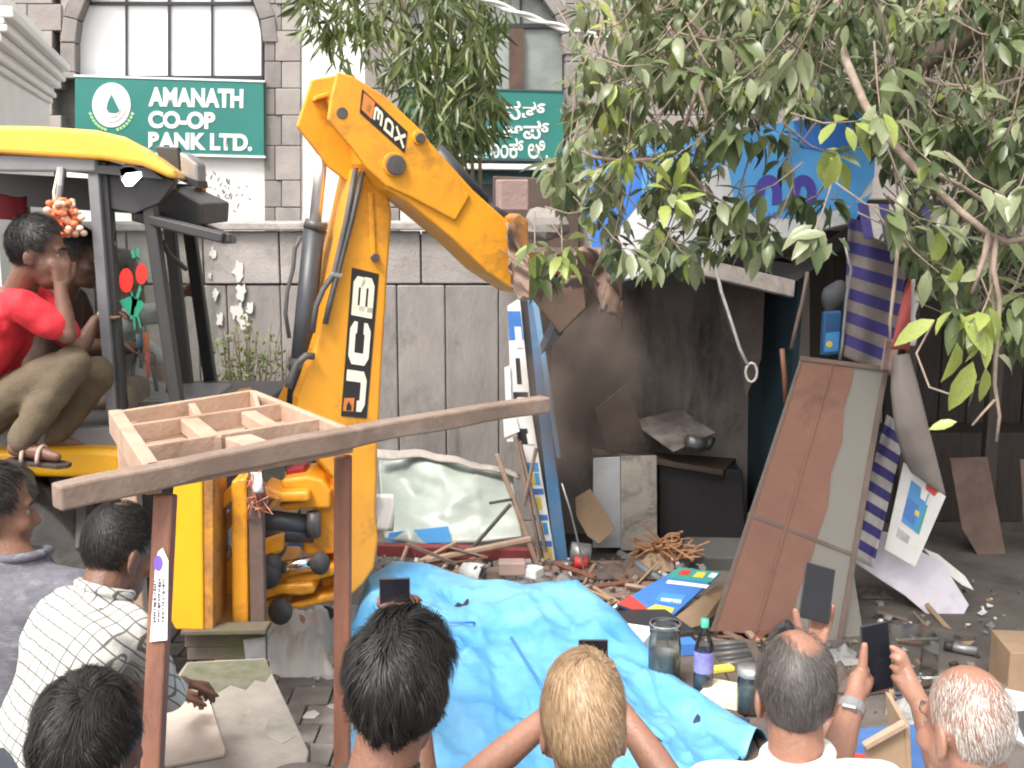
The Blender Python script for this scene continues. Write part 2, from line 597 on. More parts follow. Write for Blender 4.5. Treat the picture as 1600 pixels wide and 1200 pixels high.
def arch_window(cx, spring, r, sill, panes, mull, trans, ring, extra=()):
    n = 13
    for a in range(n):                           # ring of wedge stones
        t0, t1 = math.pi * a / n + .004, math.pi * (a + 1) / n - .004
        pts = [(cx + rr * math.cos(t), spring - rr * math.sin(t)) for rr, t in ((r, t0), (r + ring, t0), (r + ring, t1), (r, t1))]
        MB().slab(pts, FP, .27, .02).build('arch_stone', m_arch, bank, bevel=.008)
    for xx, sgn in ((cx - r - ring, 0), (cx + r, 1)):
        y = spring
        while y < sill:
            hh = min(46, sill - y)
            if sgn == 0:
                MB().slab([(xx, y + 1), (xx + ring, y + 1), (xx + ring, y + hh), (xx, y + hh)], FP, .27, .015).build('arch_stone', m_arch, bank, bevel=.008)
            y += hh
    wf = MB()
    for xm, w2 in mull:
        wf.slab([(xm - w2, -330), (xm + w2, -330), (xm + w2, sill), (xm - w2, sill)], FP, .05, -.16)
    for yt, w2 in trans:
        wf.slab([(cx - r, yt - w2), (cx + r, yt - w2), (cx + r, yt + w2), (cx - r, yt + w2)], FP, .04, -.155)
    arc = [(cx + r * math.cos(math.pi * a / 24), spring - r * math.sin(math.pi * a / 24)) for a in range(25)]
    inn = [(cx + (r - 3) * math.cos(math.pi * a / 24), spring - (r - 3) * math.sin(math.pi * a / 24)) for a in range(25)]
    for a in range(24):
        wf.slab([arc[a], arc[a + 1], inn[a + 1], inn[a]], FP, .05, -.15)
    for s_ in (-1, 1):
        xa = cx + s_ * r
        wf.slab([(xa, spring), (xa, sill), (xa - s_ * 3, sill), (xa - s_ * 3, spring)], FP, .05, -.15)
    win = wf.build('window', m_frame, bank)
    for x0, y0, x1, y1, mt in panes:
        MB().slab([(x0, y0), (x1, y0), (x1, y1), (x0, y1)], FP, .012, -.19).build('pane', mt, win)
    for pts, mt in extra:
        MB().slab(pts, FP, .05, -.11).build('timber_post', mt, win)
    return win
rp = [(116, 8, 197, 120, m_pane_w), (197, 8, 264, 120, m_pane_w), (264, 8, 331, 120, m_pane_w), (331, 8, 412, 120, m_pane_w),
      (116, -200, 264, 6, m_pane_w), (264, -200, 412, 6, m_pane_w)]
arch_window(264, 66, 147, 122, rp, ((197, 1.5), (264, 2), (331, 1.5)), ((5, 2.5), (121, 3)), 23)
rp = [(622, 42, 724, 142, m_pane_w), (724, 42, 806, 142, m_pane_g), (806, 42, 882, 142, m_pane_g), (622, -200, 690, 38, m_pane_w), (690, -200, 814, 38, m_pane_g), (814, -200, 882, 38, m_pane_g)]
arch_window(752, 85, 130, 142, rp, ((724, 2), (814, 1.6)), ((40, 3.5),), 20, [([(796, 44), (818, 44), (818, 142), (796, 142)], m_brown)])
MB().slab(spandrel(264, 66, 170, 96, 434, -520), FP, .27, -.03).build('spandrel', m_fstone, bank)
MB().slab(spandrel(752, 85, 150, 598, 912, -520), FP, .27, -.03).build('spandrel', m_fstone, bank)
MB().slab([(688, 255), (856, 257), (856, 266), (688, 264)], FP, .25, .12).build('white_ledge', m_white, bank, bevel=.01)
MB().slab([(690, 266), (856, 268), (856, 286), (690, 284)], FP, .02, .01).build('teal_band', m_teal, bank)
MB().slab([(690, 286), (1000, 288), (1000, 500), (690, 500)], FP, .02, .0).build('dark_panel', m_frame, bank)  # flat dark slab filling the dark region below the ledge
ln = MB()
rs = random.Random(5)
for i in range(46):                              # leaf pattern of tree-shadow marks, put in as dark shapes under the sign
    cx, cy, t = rs.gauss(350, 17), rs.gauss(300, 20), rs.uniform(.3, 2.4)
    if not (312 < cx < 408 and 262 < cy < 340):
        continue
    l = rs.uniform(3, 6)
    a, b = (cx - l * math.cos(t), cy - l * math.sin(t)), (cx + l * math.cos(t), cy + l * math.sin(t))
    ln.slab([a, (cx - 1.1 * math.sin(t), cy + 1.1 * math.cos(t)), b, (cx + 1.1 * math.sin(t), cy - 1.1 * math.cos(t))], FP, .004, -.0165)
m_sprig_shadow = M('painted_sprig', (0.16, 0.17, 0.15), 0.8)
ln.build('sprig_shadows', m_sprig_shadow, bank)

def bank_sign(px, label):
    c = FP.hit((px[0][0] + px[2][0]) / 2, px[2][1])
    t = thing('bank_sign', label, 'sign', c)
    MB().slab(px, FP, .08, .06).build('board', m_sign, t, bevel=.006)
    (x0, y0), (x1, y1), (x2, y2), (x3, y3) = px
    e = MB()
    e.slab([(x0 - 1.5, y0 - 1.5), (x1 + 1.5, y1 - 1.5), (x1 + 1.5, y1 + 1.5), (x0 - 1.5, y0 + 1.5)], FP, .09, .068)
    e.slab([(x3 - 1.5, y3 - 1.5), (x2 + 1.5, y2 - 1.5), (x2 + 1.5, y2 + 2), (x3 - 1.5, y3 + 2)], FP, .09, .068)
    e.build('edge_trim', m_pane_w if y0 < 120 else m_teal, t)
    return t
s1 = bank_sign([(117, 118), (412, 127), (413, 245), (117, 237)], 'green bank sign with round emblem and white English lettering')
fh = lambda x, y, o=.062: FP.hit(x, y, o)
for s_, (x0, x1, yb, yt) in (('AMANATH', (232, 380, 166, 136)), ('CO-OP', (232, 336, 200, 173)), ('BANK LTD.', (232, 394, 233, 206))):
    sl_ = .02 * (x1 - x0)
    text(s1, 'lettering', s_, m_white, s1, fh(x0, yb), fh(x1, yb + sl_), fh(x0, yt), bold=.045)
def ring_px(cx, cy, rx, ry, n=28, a0=0, a1=360):
    return [(cx + rx * math.cos(R(a0 + (a1 - a0) * i / n)), cy + ry * math.sin(R(a0 + (a1 - a0) * i / n))) for i in range(n + (0 if a1 - a0 == 360 else 1))]
em = MB()
em.slab(ring_px(174, 164, 30, 35), FP, .006, .066)
em.build('emblem', m_white, s1)
for rx, ry, mt, o in ((24, 28, m_pink, .069), (22.5, 26.5, m_white, .072), (17, 20, m_pink, .075), (16, 19, m_white, .078)):
    MB().slab(ring_px(174, 164, rx, ry), FP, .004, o).build('emblem_ring', mt, s1)
MB().slab([(174, 147), (187, 173), (181, 177), (170, 176), (166, 170), (168, 160)], FP, .004, .081).build('emblem_mark', m_sign, s1)
wr = MB()
for s_ in (-1, 1):
    for i in range(7):
        a = R(90 - s_ * (16 + i * 9))
        cx, cy = 174 + 35 * math.cos(a), 164 + 40 * math.sin(a)
        wr.slab([(cx - 3, cy - 1), (cx, cy - 3.2), (cx + 3.4, cy + .5), (cx, cy + 3)], FP, .004, .066)
wr.build('emblem_leaf_wreath', m_ltgreen, s1)
s2 = bank_sign([(624, 136), (880, 143), (880, 250), (624, 246)], 'green bank sign with white Kannada lettering behind the bamboo')
for s_, (x0, x1, yb, yt) in (('ಅಮಾನತ್', (690, 852, 186, 156)), ('ಕೋ-ಆಪ್', (712, 858, 216, 186)), ('ಬ್ಯಾಂಕ್ ಲಿ.', (708, 856, 246, 214))):
    text(s2, 'lettering', s_, m_white, s2, fh(x0, yb), fh(x1, yb + 2), fh(x0, yt), bold=.012)

# white building with a moulded cornice, far left
dv = V((-.272, 1, 0)).normalized()
outv = V((1, .272, 0)).normalized()
E = P(77, 162, 10.6)
gh = thing('plastered_building', 'white plastered building with a stepped moulded cornice left of the bank sign', 'building', (E.x, E.y, 0))
S0 = E - dv * 3.3
MB().prism([V((E.x, E.y, 0)), V((S0.x, S0.y, 0)), V((S0.x, S0.y, E.z + .6)), V((E.x, E.y, E.z + .6))], -outv * .6).build('wall', m_plaster, gh)
for i, (o, z0, z1) in enumerate(((.03, .0, .05), (.06, .055, .10), (.045, .10, .14), (.10, .14, .2), (.14, .205, .25), (.125, .25, .29), (.18, .29, .36))):
    a, b = E + dv * o, S0
    MB().prism([V((a.x, a.y, E.z + z0)), V((b.x, b.y, E.z + z0)), V((b.x, b.y, E.z + z1)), V((a.x, a.y, E.z + z1))], outv * o).build('cornice_moulding', m_plaster, gh, bevel=.012)

# dark open stall on the right, behind the wrecked kiosk
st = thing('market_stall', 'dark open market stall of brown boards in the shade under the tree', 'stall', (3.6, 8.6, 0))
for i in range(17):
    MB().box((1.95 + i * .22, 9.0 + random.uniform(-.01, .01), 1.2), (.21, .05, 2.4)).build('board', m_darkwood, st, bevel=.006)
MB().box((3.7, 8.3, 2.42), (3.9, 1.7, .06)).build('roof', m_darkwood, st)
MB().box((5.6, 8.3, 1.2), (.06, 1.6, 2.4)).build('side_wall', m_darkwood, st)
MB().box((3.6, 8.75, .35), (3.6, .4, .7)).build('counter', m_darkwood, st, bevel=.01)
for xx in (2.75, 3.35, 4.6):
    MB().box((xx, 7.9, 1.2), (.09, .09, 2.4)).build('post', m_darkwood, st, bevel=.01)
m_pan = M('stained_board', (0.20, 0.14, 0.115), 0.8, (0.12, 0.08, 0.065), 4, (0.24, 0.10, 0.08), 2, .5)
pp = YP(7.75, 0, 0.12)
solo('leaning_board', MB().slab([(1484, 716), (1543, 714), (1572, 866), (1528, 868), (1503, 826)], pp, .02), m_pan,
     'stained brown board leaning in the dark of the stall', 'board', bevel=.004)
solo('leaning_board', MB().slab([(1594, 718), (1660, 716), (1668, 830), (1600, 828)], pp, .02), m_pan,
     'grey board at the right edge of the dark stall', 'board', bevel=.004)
# dry shrub and parked motorcycle between wall and excavator
m_twig = M('dry_twig', (0.30, 0.24, 0.17), 0.8, (0.16, 0.12, 0.08))
m_wleaf = M('weed_leaf', (0.16, 0.22, 0.05), 0.5, (0.09, 0.14, 0.03), trans=.25)
c = P(385, 640, 8.25)
sh = thing('weedy_shrub', 'half dry shrub of twigs and green sprigs growing against the stone wall', 'shrub', (c.x, c.y, 0))
tw, lf = MB(), MB()
rs = random.Random(11)
for i in range(60):
    x0 = c.x + rs.uniform(-.12, .12)
    tip = P(rs.gauss(385, 32), rs.uniform(490, 600), 8.25 + rs.uniform(-.25, .12))
    b0 = V((x0, c.y + rs.uniform(-.05, .1), .25))
    mid = b0.lerp(tip, .55) + V((rs.uniform(-.08, .08), 0, rs.uniform(-.1, .08)))
    tw.tube([b0, mid, tip], [.008, .006, .003], 5)
    for q in range(9):
        p = mid.lerp(tip, rs.uniform(.2, 1.05)) + V((rs.gauss(0, .03), rs.gauss(0, .03), rs.gauss(0, .03)))
        d = V((rs.uniform(-1, 1), rs.uniform(-1, 1), rs.uniform(-.3, 1))).normalized() * rs.uniform(.025, .05)
        s_ = d.orthogonal().normalized() * .011
        lf.add([p, p + d * .5 + s_, p + d, p + d * .5 - s_], [(0, 1, 2, 3)])
tw.build('twigs', m_twig, sh, kind='stuff')
lf.build('leaves', m_wleaf, sh, kind='stuff')
m_black = M('black_plastic', (0.018, 0.018, 0.02), 0.42, (0.012, 0.012, 0.013), 12)
m_rubber = M('rubber', (0.030, 0.029, 0.029), 0.75, (0.055, 0.05, 0.048), 9, (0.16, 0.14, 0.12), 4, .5, bump=.3)
m_chrome = M('chrome', (0.72, 0.72, 0.72), 0.18, (0.6, 0.6, 0.6), metal=1)
c = P(375, 620, 7.6)
mc = thing('motorcycle', 'black motorcycle parked between the stone wall and the excavator cab', 'motorcycle', (c.x, c.y, 0))
def torus_wheel(mb, c, ax, r, t, n=28):
    ax = V(ax).normalized()
    x = ax.orthogonal().normalized()
    y = ax.cross(x)
    pts = [V(c) + (x * math.cos(2 * math.pi * i / n) + y * math.sin(2 * math.pi * i / n)) * r for i in range(n + 1)]
    mb.tube(pts, t, 8, False)
bx = V((.8, .6, 0))
for s_, nm in ((-.62, 'wheel'), (.62, 'wheel')):
    q = MB()
    cc = V((c.x, c.y, .31)) + bx * s_
    torus_wheel(q, cc, bx.cross(Z), .26, .05)
    wh = q.build('wheel', m_rubber, mc, smooth=True)
    q = MB()
    q.disc(cc - bx.cross(Z) * .03, bx.cross(Z), .07, .06)
    for a in range(6):
        d = bx * math.cos(a * math.pi / 3) + Z * math.sin(a * math.pi / 3)
        q.tube([cc, cc + d * .23], .01, 5)
    q.build('rim', m_chrome, wh)
q = MB()
o_ = V((c.x, c.y, 0))
q.ell(o_ + bx * .12 + Z * .78, (.24, .16, .14), Matrix.Rotation(.64, 3, 'Z'))
q.ell(o_ + bx * -.1 + Z * .45, (.22, .14, .18), Matrix.Rotation(.64, 3, 'Z'))
q.build('tank_and_engine', m_black, mc, smooth=True)
q = MB().beam(o_ + bx * -.6 + Z * .8, o_ + bx * -.02 + Z * .79, .22, .09)
q.build('seat', m_black, mc, bevel=.03)
q = MB()
q.tube([o_ + bx * .62 + Z * .31, o_ + bx * .42 + Z * .95], .025)
q.tube([o_ + bx * .35 + Z * 1.0 + bx.cross(Z) * -.33, o_ + bx * .45 + Z * 1.02, o_ + bx * .35 + Z * 1.0 + bx.cross(Z) * .33], .014)
q.build('handlebar', m_chrome, mc, smooth=True)
arc = [o_ + bx * (.62 + .33 * math.cos(a)) + Z * (.31 + .33 * math.sin(a)) for a in (0.3, .7, 1.1, 1.5, 1.9, 2.3)]
MB().tube(arc, .045, 8).build('mudguard', m_black, mc, smooth=True)
MB().ell(o_ + bx * .52 + Z * .88, (.09, .09, .09)).build('headlight', m_chrome, mc, smooth=True)
# ------------------------------------------------------------------ the yellow excavator (backhoe)
m_yel = M('machine_yellow', (0.79, 0.345, 0.018), 0.46, (0.66, 0.27, 0.02), 2.5, (0.17, 0.085, 0.035), 4.2, .6, .12, 60, coat=.15)
m_yel2 = M('fender_yellow', (0.82, 0.42, 0.012), 0.4, (0.77, 0.37, 0.012), 3, (0.4, 0.22, 0.03), 5, .2, coat=.2)
m_roof = M('roof_yellow', (0.84, 0.47, 0.07), 0.5, (0.80, 0.42, 0.055), 2, coat=.2)  # paler than the body yellow, overexposure put into the colour
m_rust = M('worn_yellow', (0.55, 0.24, 0.03), 0.6, (0.34, 0.16, 0.05), 7, (0.12, 0.07, 0.04), 6, .8, .3)
m_cab = M('cab_black', (0.05, 0.05, 0.053), 0.45, (0.038, 0.038, 0.04), 5)
m_cabg = M('cab_grey', (0.22, 0.22, 0.235), 0.5, (0.17, 0.17, 0.18), 5)
m_barrel = M('cylinder_barrel', (0.045, 0.05, 0.06), 0.42, (0.03, 0.033, 0.04), 7)
m_hose = M('hose', (0.06, 0.06, 0.06), 0.5, (0.10, 0.095, 0.09), 14)
m_glass = glass('cab_glass', (.96, .98, .97), .955)
m_rod = M('ram_rod', (.82, .82, .82), .3, (.74, .74, .74), metal=.75)
m_pin = M('pin_steel', (0.06, 0.055, 0.055), 0.4, (0.10, 0.09, 0.085), 20)
m_label = M('label_black', (0.022, 0.020, 0.018), 0.5)
m_cream = M('label_cream', (0.80, 0.76, 0.62), 0.5, (0.76, 0.7, 0.55), 6)
m_orange = M('label_orange', (0.72, 0.22, 0.05), 0.5)
m_lamp = bpy.data.materials.new('lamp_glow')
m_lamp.use_nodes = True
b_ = m_lamp.node_tree.nodes['Principled BSDF']
b_.inputs['Base Color'].default_value = (.9, .9, .95, 1)
b_.inputs['Emission Color'].default_value = (.92, .93, 1, 1)
b_.inputs['Emission Strength'].default_value = 2.0
m_steel = M('dull_steel', (0.42, 0.42, 0.43), 0.4, (0.30, 0.29, 0.29), 9, metal=.6)

ex = thing('excavator', 'yellow backhoe excavator with raised boom tearing at the kiosk', 'excavator', (-1.9, 5.75, 0))
# cab
prof = [(-150, 194), (60, 197), (150, 203), (196, 214), (236, 239), (272, 266), (277, 280), (262, 277), (222, 259), (160, 250), (0, 240), (-150, 238)]
roof = MB().prism([P(x, y, 4.95) for x, y in prof], (-.36, 1.5, 0)).build('roof', m_roof, ex, bevel=.03, segs=3)
cb = MB()
cb.beam(P(-150, 254, 5.0), P(152, 256, 5.0), .05, .07)
cb.build('door_lintel', m_cabg, ex, bevel=.01)
MB().prism([P(x, y, 4.99) for x, y in ((134, 246), (152, 250), (181, 650), (166, 650))], (0, .06, 0)).build('door_pillar', m_cabg, ex, bevel=.006)
MB().prism([P(x, y, 5.02) for x, y in ((152, 250), (166, 252), (193, 642), (181, 650))], (0, .07, 0)).build('door_seal', m_cab, ex, bevel=.006)  # darker side of the door pillar, built as a black strip
def pillar(a, b, Ya, Yb, w_, d=.07):
    MB().prism([P(a[0] - w_ / 2, a[1], Ya), P(a[0] + w_ / 2, a[1], Ya), P(b[0] + w_ / 2, b[1], Yb), P(b[0] - w_ / 2, b[1], Yb)], (0, d, 0)).build('rear_pillar', m_cab, ex, bevel=.008)
pillar((222, 262), (275, 642), 5.05, 5.05, 19)
pillar((256, 300), (290, 602), 6.2, 6.2, 17)
pillar((285, 300), (333, 642), 6.45, 6.45, 18)
MB().prism([P(x, y, 5.04) for x, y in ((166, 252), (262, 277), (275, 284), (248, 318), (210, 334), (170, 326))], (0, .05, 0)).build('rear_header', m_cab, ex, bevel=.005)
MB().prism([P(x, y, 5.6) for x, y in ((225, 288), (262, 292), (318, 318), (316, 352), (270, 348), (225, 334))], (-.02, .6, .0)).build('rear_header', m_cab, ex, bevel=.01)
MB().prism([P(x, y, 6.4) for x, y in ((-150, 262), (300, 288), (304, 340), (-150, 310))], (0, .05, 0)).build('far_header', m_cab, ex)
MB().prism([P(x, y, 4.98) for x, y in ((-150, 244), (230, 262), (256, 280))], (-.34, 1.46, 0.0)).build('headlining', m_cab, ex)
MB().prism([P(x, y, 6.42) for x, y in ((-150, 520), (182, 535), (192, 655), (-150, 650))], (0, .05, 0)).build('far_door_panel', m_cab, ex)
MB().prism([P(x, y, 6.42) for x, y in ((20, 300), (42, 300), (46, 540), (28, 540))], (0, .05, 0)).build('far_pillar', m_cab, ex, bevel=.006)
MB().prism([P(x, y, 6.45) for x, y in ((-150, 300), (330, 330), (345, 640), (-150, 640))], (0, .008, 0)).build('far_glass', m_glass, ex)
rgl = MB().add([P(178, 330, 5.06), P(222, 334, 5.06), P(270, 640, 5.06), P(190, 640, 5.06)], [(0, 1, 2, 3)]).build('quarter_glass', m_glass, ex, solid=.006)
# raised rear window
A_, B_, C_, D_ = P(214, 338, 5.1), P(352, 372, 4.95), P(362, 374, 6.2), P(280, 338, 6.3)
q = MB()
for a, b in ((A_, B_), (B_, C_), (C_, D_), (D_, A_)):
    q.beam(a, b, .05, .045)
rw = q.build('raised_rear_window', m_cab, ex, bevel=.008)
MB().add([A_, B_, C_, D_], [(0, 1, 2, 3)]).build('pane', m_glass, rw, solid=.006)
MB().tube([P(255, 378, 5.2), P(262, 395, 5.3), P(290, 420, 5.6)], .012).build('gas_strut', m_cab, ex)
# floor, rear wall, seats
fl = P(-150, 676, 5.0)
MB().box((-2.35, 5.72, fl.z - .05), (2.2, 1.42, .1)).build('cab_floor', m_cab, ex, bevel=.01)
MB().prism([P(x, y, 4.97) for x, y in ((-150, 668), (178, 668), (188, 704), (-150, 712))], (0, .06, 0)).build('door_sill', m_cabg, ex, bevel=.008)
MB().prism([P(x, y, 5.75) for x, y in ((176, 622), (330, 622), (336, 690), (180, 690))], (0, .5, 0)).build('rear_console', m_cabg, ex, bevel=.03)
m_seat = M('seat_cloth', (0.045, 0.035, 0.032), 0.8, (0.03, 0.024, 0.022), 9, bump=.3)
c_ = P(60, 640, 5.75)
q = MB()
q.box((c_.x, c_.y, c_.z - .05), (.5, .5, .14))
seat = q.build('seat', m_seat, ex, bevel=.04, segs=3)
MB().box((c_.x - .26, c_.y, c_.z + .3), (.14, .46, .7), Matrix.Rotation(R(-8), 3, 'Y')).build('seat_back', m_seat, ex, bevel=.05, segs=3)
for a, b in (((205, 600), (212, 540)), ((245, 610), (236, 560)), ((262, 612), (268, 570))):
    q = MB().tube([P(*a, 5.8), P(*b, 5.75)], .012)
    q.ell(P(*b, 5.75), (.028, .028, .035))
    q.build('control_lever', m_cab, ex, smooth=True)
# work lamps, beacon and indicator
wl_ = MB().prism([P(x, y, 4.98) for x, y in ((182, 262), (205, 254), (222, 268), (220, 276), (198, 293), (188, 284))], (.02, .12, .03)).build('work_lamp', m_cabg, ex, bevel=.012)
MB().prism([P(x, y, 4.972) for x, y in ((190, 281), (196, 271), (220, 268), (221, 276), (206, 291), (196, 291))], (0, .006, 0)).build('lens', m_lamp, wl_, bevel=.002)
wl2 = MB().prism([P(x, y, 5.3) for x, y in ((234, 278), (256, 272), (262, 300), (246, 308), (232, 300))], (.02, .1, .02)).build('work_lamp', m_cabg, ex, bevel=.012)
MB().prism([P(x, y, 5.295) for x, y in ((238, 282), (254, 277), (258, 298), (240, 302))], (0, .006, 0)).build('lens', m_steel, wl2)
MB().prism([P(x, y, 6.0) for x, y in ((240, 228), (278, 230), (282, 280), (258, 268))], (0, .06, 0)).build('beacon_bracket', m_cab, ex, bevel=.006)
bc = MB().prism([P(x, y, 5.98) for x, y in ((279, 236), (292, 242), (309, 256), (310, 288), (282, 278))], (.02, .1, 0)).build('beacon', m_steel, ex, bevel=.015)
MB().prism([P(x, y, 5.95) for x, y in ((280, 272), (308, 283), (310, 294), (280, 282))], (.02, .12, 0)).build('beacon_base', m_cab, bc)
MB().prism([P(x, y, 6.1) for x, y in ((304, 284), (317, 286), (318, 300), (304, 301))], (0, .07, 0)).build('indicator', m_orange, ex, bevel=.01)
MB().prism([P(x, y, 6.15) for x, y in ((292, 306), (312, 308), (320, 322), (317, 340), (296, 338))], (0, .1, 0)).build('rear_lamp', m_cab, ex, bevel=.012)
# rose decal on the side glass
m_rose = M('decal_red', (0.75, 0.03, 0.02), 0.5)
m_stem = M('decal_green', (0.02, 0.28, 0.17), 0.5)
QP = YP(5.045)
q = MB()
for a in ((197, 438, 11, 19), (221, 428, 9, 16)):
    MB().slab(ring_px(*a), QP, .003, 0).build('rose_decal', m_rose, ex)
q = MB()
for pts in ([(204, 452), (212, 470), (208, 498), (203, 498), (206, 472)], [(218, 444), (221, 452), (212, 480), (208, 478)], [(186, 470), (206, 462), (226, 474), (214, 496), (200, 490)],
            [(208, 496), (211, 496), (212, 515), (209, 515)], [(214, 494), (217, 493), (221, 512), (219, 513)], [(204, 392), (209, 390), (212, 402), (207, 404)], [(214, 386), (218, 388), (216, 402), (213, 400)]):
    MB().slab(pts, QP, .003, 0).build('stem_decal', m_stem, ex)
# body under the cab, fender, wheel
MB().prism([P(x, y, 4.88) for x, y in ((-170, 706), (150, 702), (186, 704), (190, 716), (188, 748), (-170, 744))], (0, .55, .0)).build('fender', m_yel2, ex, bevel=.025, segs=3)
MB().box((-2.5, 5.75, .88), (2.5, .9, .72)).build('chassis', m_cab, ex, bevel=.03)
q = MB()
wc = V((-2.42, 4.95, .68))
ax = V((0, 1, 0))
q.lathe([(.36, -.2), (.52, -.235), (.60, -.22), (.655, -.2), (.655, .2), (.6, .22), (.52, .235), (.36, .2)], wc, ax, 40)
tyre = q.build('tyre', m_rubber, ex, smooth=False, bevel=.01)
for k in range(26):
    a = 2 * math.pi * k / 26
    s_ = 1 if k % 2 else -1
    r_ = V((math.cos(a), 0, math.sin(a)))
    t_ = V((-math.sin(a), 0, math.cos(a)))
    p0 = wc + r_ * .675 + ax * (s_ * .225)
    p1 = wc + r_ * .68 + ax * (-s_ * .01) + t_ * .17
    MB().beam(p0, p1, .065, .055, r_).build('tread_lug', m_rubber, tyre, bevel=.01)
q = MB()
q.lathe([(.37, -.19), (.33, -.1), (.30, -.08), (.12, -.08), (.1, -.12), (0.0, -.12)], wc, ax, 32)
q.build('wheel_rim', m_yel2, ex, smooth=True)
# rear frame with stabiliser legs
MB().box((-1.3, 5.75, .80), (.16, 1.5, .22)).build('rear_frame', m_yel, ex, bevel=.02)
MB().box((-1.3, 5.75, .38), (.14, 1.5, .16)).build('rear_frame', m_yel, ex, bevel=.02)
lg = MB().prism([P(x, y, 4.72) for x, y in ((272, 752), (316, 748), (318, 985), (274, 984), (262, 960), (266, 800))], (.0, .2, 0)).build('stabiliser_leg', m_yel2, ex, bevel=.008)
MB().prism([P(x, y, 4.73) for x, y in ((317, 748), (333, 742), (333, 986), (319, 986))], (0, .24, 0)).build('leg_flange', m_rust, ex, bevel=.004)
MB().prism([P(x, y, 4.85) for x, y in ((361, 752), (386, 745), (388, 978), (378, 990), (362, 985))], (0, .16, 0)).build('stabiliser_leg', m_yel, ex, bevel=.012)
MB().beam(P(330, 802, 4.95), P(384, 748, 4.95), .08, .05).build('leg_brace', m_yel, ex, bevel=.006)
MB().beam(P(334, 840, 5.0), P(378, 790, 5.0), .08, .05).build('leg_brace', m_rust, ex, bevel=.006)
MB().prism([P(x, y, 5.0) for x, y in ((330, 930), (362, 930), (366, 990), (330, 985))], (0, .1, 0)).build('leg_foot', m_rust, ex, bevel=.006)
q = MB()
for i in range(9):
    a = R(200 + i * 15)
    cx, cy = 338 + 24 * math.cos(a + 2.2), 862 + 22 * math.sin(a + 2.2)
    q.tube([P(cx, cy, 5.0), P(338 + 10 * math.cos(a + 2.2), 862 + 8 * math.sin(a + 2.2), 5.02)], .009, 6)
q.tube([P(346, 800, 5.05), P(350, 900, 5.05)], .05, 10)
q.build('spring', m_steel, ex, smooth=True)
# slew castings behind the boom foot
def cast(pxs, Y, d, mat=m_yel, nm='slew_casting', bev=.018):
    return MB().prism([P(x, y, Y) for x, y in pxs], (0, d, 0)).build(nm, mat, ex, bevel=bev, segs=3)
cast([(438, 750), (480, 744), (505, 750), (516, 768), (516, 795), (446, 798), (432, 790), (470, 783), (478, 766), (440, 765)], 5.5, .3)
cast([(410, 758), (440, 770), (482, 768), (484, 785), (440, 786), (412, 778)], 5.42, .2)
cast([(488, 760), (524, 760), (524, 866), (476, 868), (470, 845), (488, 838)], 5.55, .35)
cast([(410, 842), (444, 832), (442, 862), (424, 872), (410, 870)], 5.45, .25)
cast([(442, 905), (520, 890), (522, 900), (462, 916), (446, 914)], 5.45, .3)
cast([(410, 920), (440, 914), (490, 912), (492, 928), (470, 932), (440, 930), (412, 938)], 5.42, .3)
cast([(410, 938), (450, 945), (524, 926), (524, 940), (470, 952), (440, 955), (412, 955)], 5.45, .3)
cast([(500, 905), (524, 900), (524, 930), (504, 930)], 5.6, .3)
for a, b, r_, mt in (((404, 812), (492, 822), .055, m_barrel), ((404, 832), (490, 832), .05, m_barrel), ((405, 850), (440, 848), .04, m_barrel)):
    MB().tube([P(*a, 5.5), P(*b, 5.55)], r_, 14).build('swing_cylinder', mt, ex, smooth=True)
MB().tube([P(490, 800, 5.5), P(490, 838, 5.5)], .035, 10).build('gland', m_pin, ex, smooth=True)
MB().tube([P(434, 888, 5.42), P(500, 876, 5.45)], .032, 14).build('silver_ram', m_chrome, ex, smooth=True)
for cx, cy, r_ in ((418, 895, .07), (500, 880, .05), (438, 955, .06), (425, 882, .05)):
    q = MB().ell(P(cx, cy, 5.4), (r_, r_ * .9, r_ * 1.15))
    q.build('rubber_boot', m_rubber, ex, smooth=True)
cast([(446, 735), (475, 728), (478, 746), (448, 750)], 5.6, .15, M('lamp_red', (0.35, 0.02, 0.03), .3), 'tail_lamp', .01)
cast([(368, 612), (388, 610), (390, 636), (368, 638)], 6.0, .1, m_yel, 'bracket', .004)
cast([(432, 628), (452, 585), (446, 630)], 5.9, .05, m_yel, 'bracket', .004)
# boom
BN = V((0.39, -0.92, 0)).normalized()
BP = Plane(P(560, 800, 5.55), BN)
boom_px = [(556, 262), (605, 285), (613, 335), (605, 450), (597, 580), (591, 700), (588, 800), (592, 842), (585, 888), (568, 913), (548, 932), (530, 922), (527, 800), (521, 748), (500, 722),
           (478, 690), (464, 655), (466, 622), (500, 520), (518, 440), (537, 350)]
boom = MB().slab(boom_px, BP, .30).build('boom', m_yel, ex, bevel=.016, segs=3)
MB().slab([(575, 300), (583, 300), (588, 400), (580, 402)], BP, .012, .012).build('boom_rib', m_yel, boom, bevel=.005)
q4 = [(572, 653), (592, 428), (551, 418), (534, 650)]
q4 = [(573, 654), (592, 428), (550, 418), (533, 650)]
lab = MB().patch(q4, BP, .0035, .003).build('lettering_panel', m_label, boom)
le = MB()
inset = [bil(q4, .02, .12), bil(q4, .98, .12), bil(q4, .98, .9), bil(q4, .02, .9)]
for ch, u0, u1 in (('J', .02, .31), ('C', .35, .655), ('B', .69, .98)):
    stroke(le, LETTER[ch], .27 if ch != 'B' else .26, lambda x, y, u0=u0, u1=u1: BP.hit(*bil(inset, u0 + (u1 - u0) * x, y), .0055))
le.build('lettering', m_cream, lab, solid=.002)
MB().patch([(538, 622), (554, 622), (552, 643), (536, 642)], BP, .006, .003).build('warning_sticker', m_orange, boom)
MB().patch([(545, 627), (549, 634), (549, 641), (541, 641), (542, 633)], BP, .0085, .002).build('warning_mark', m_label, boom)
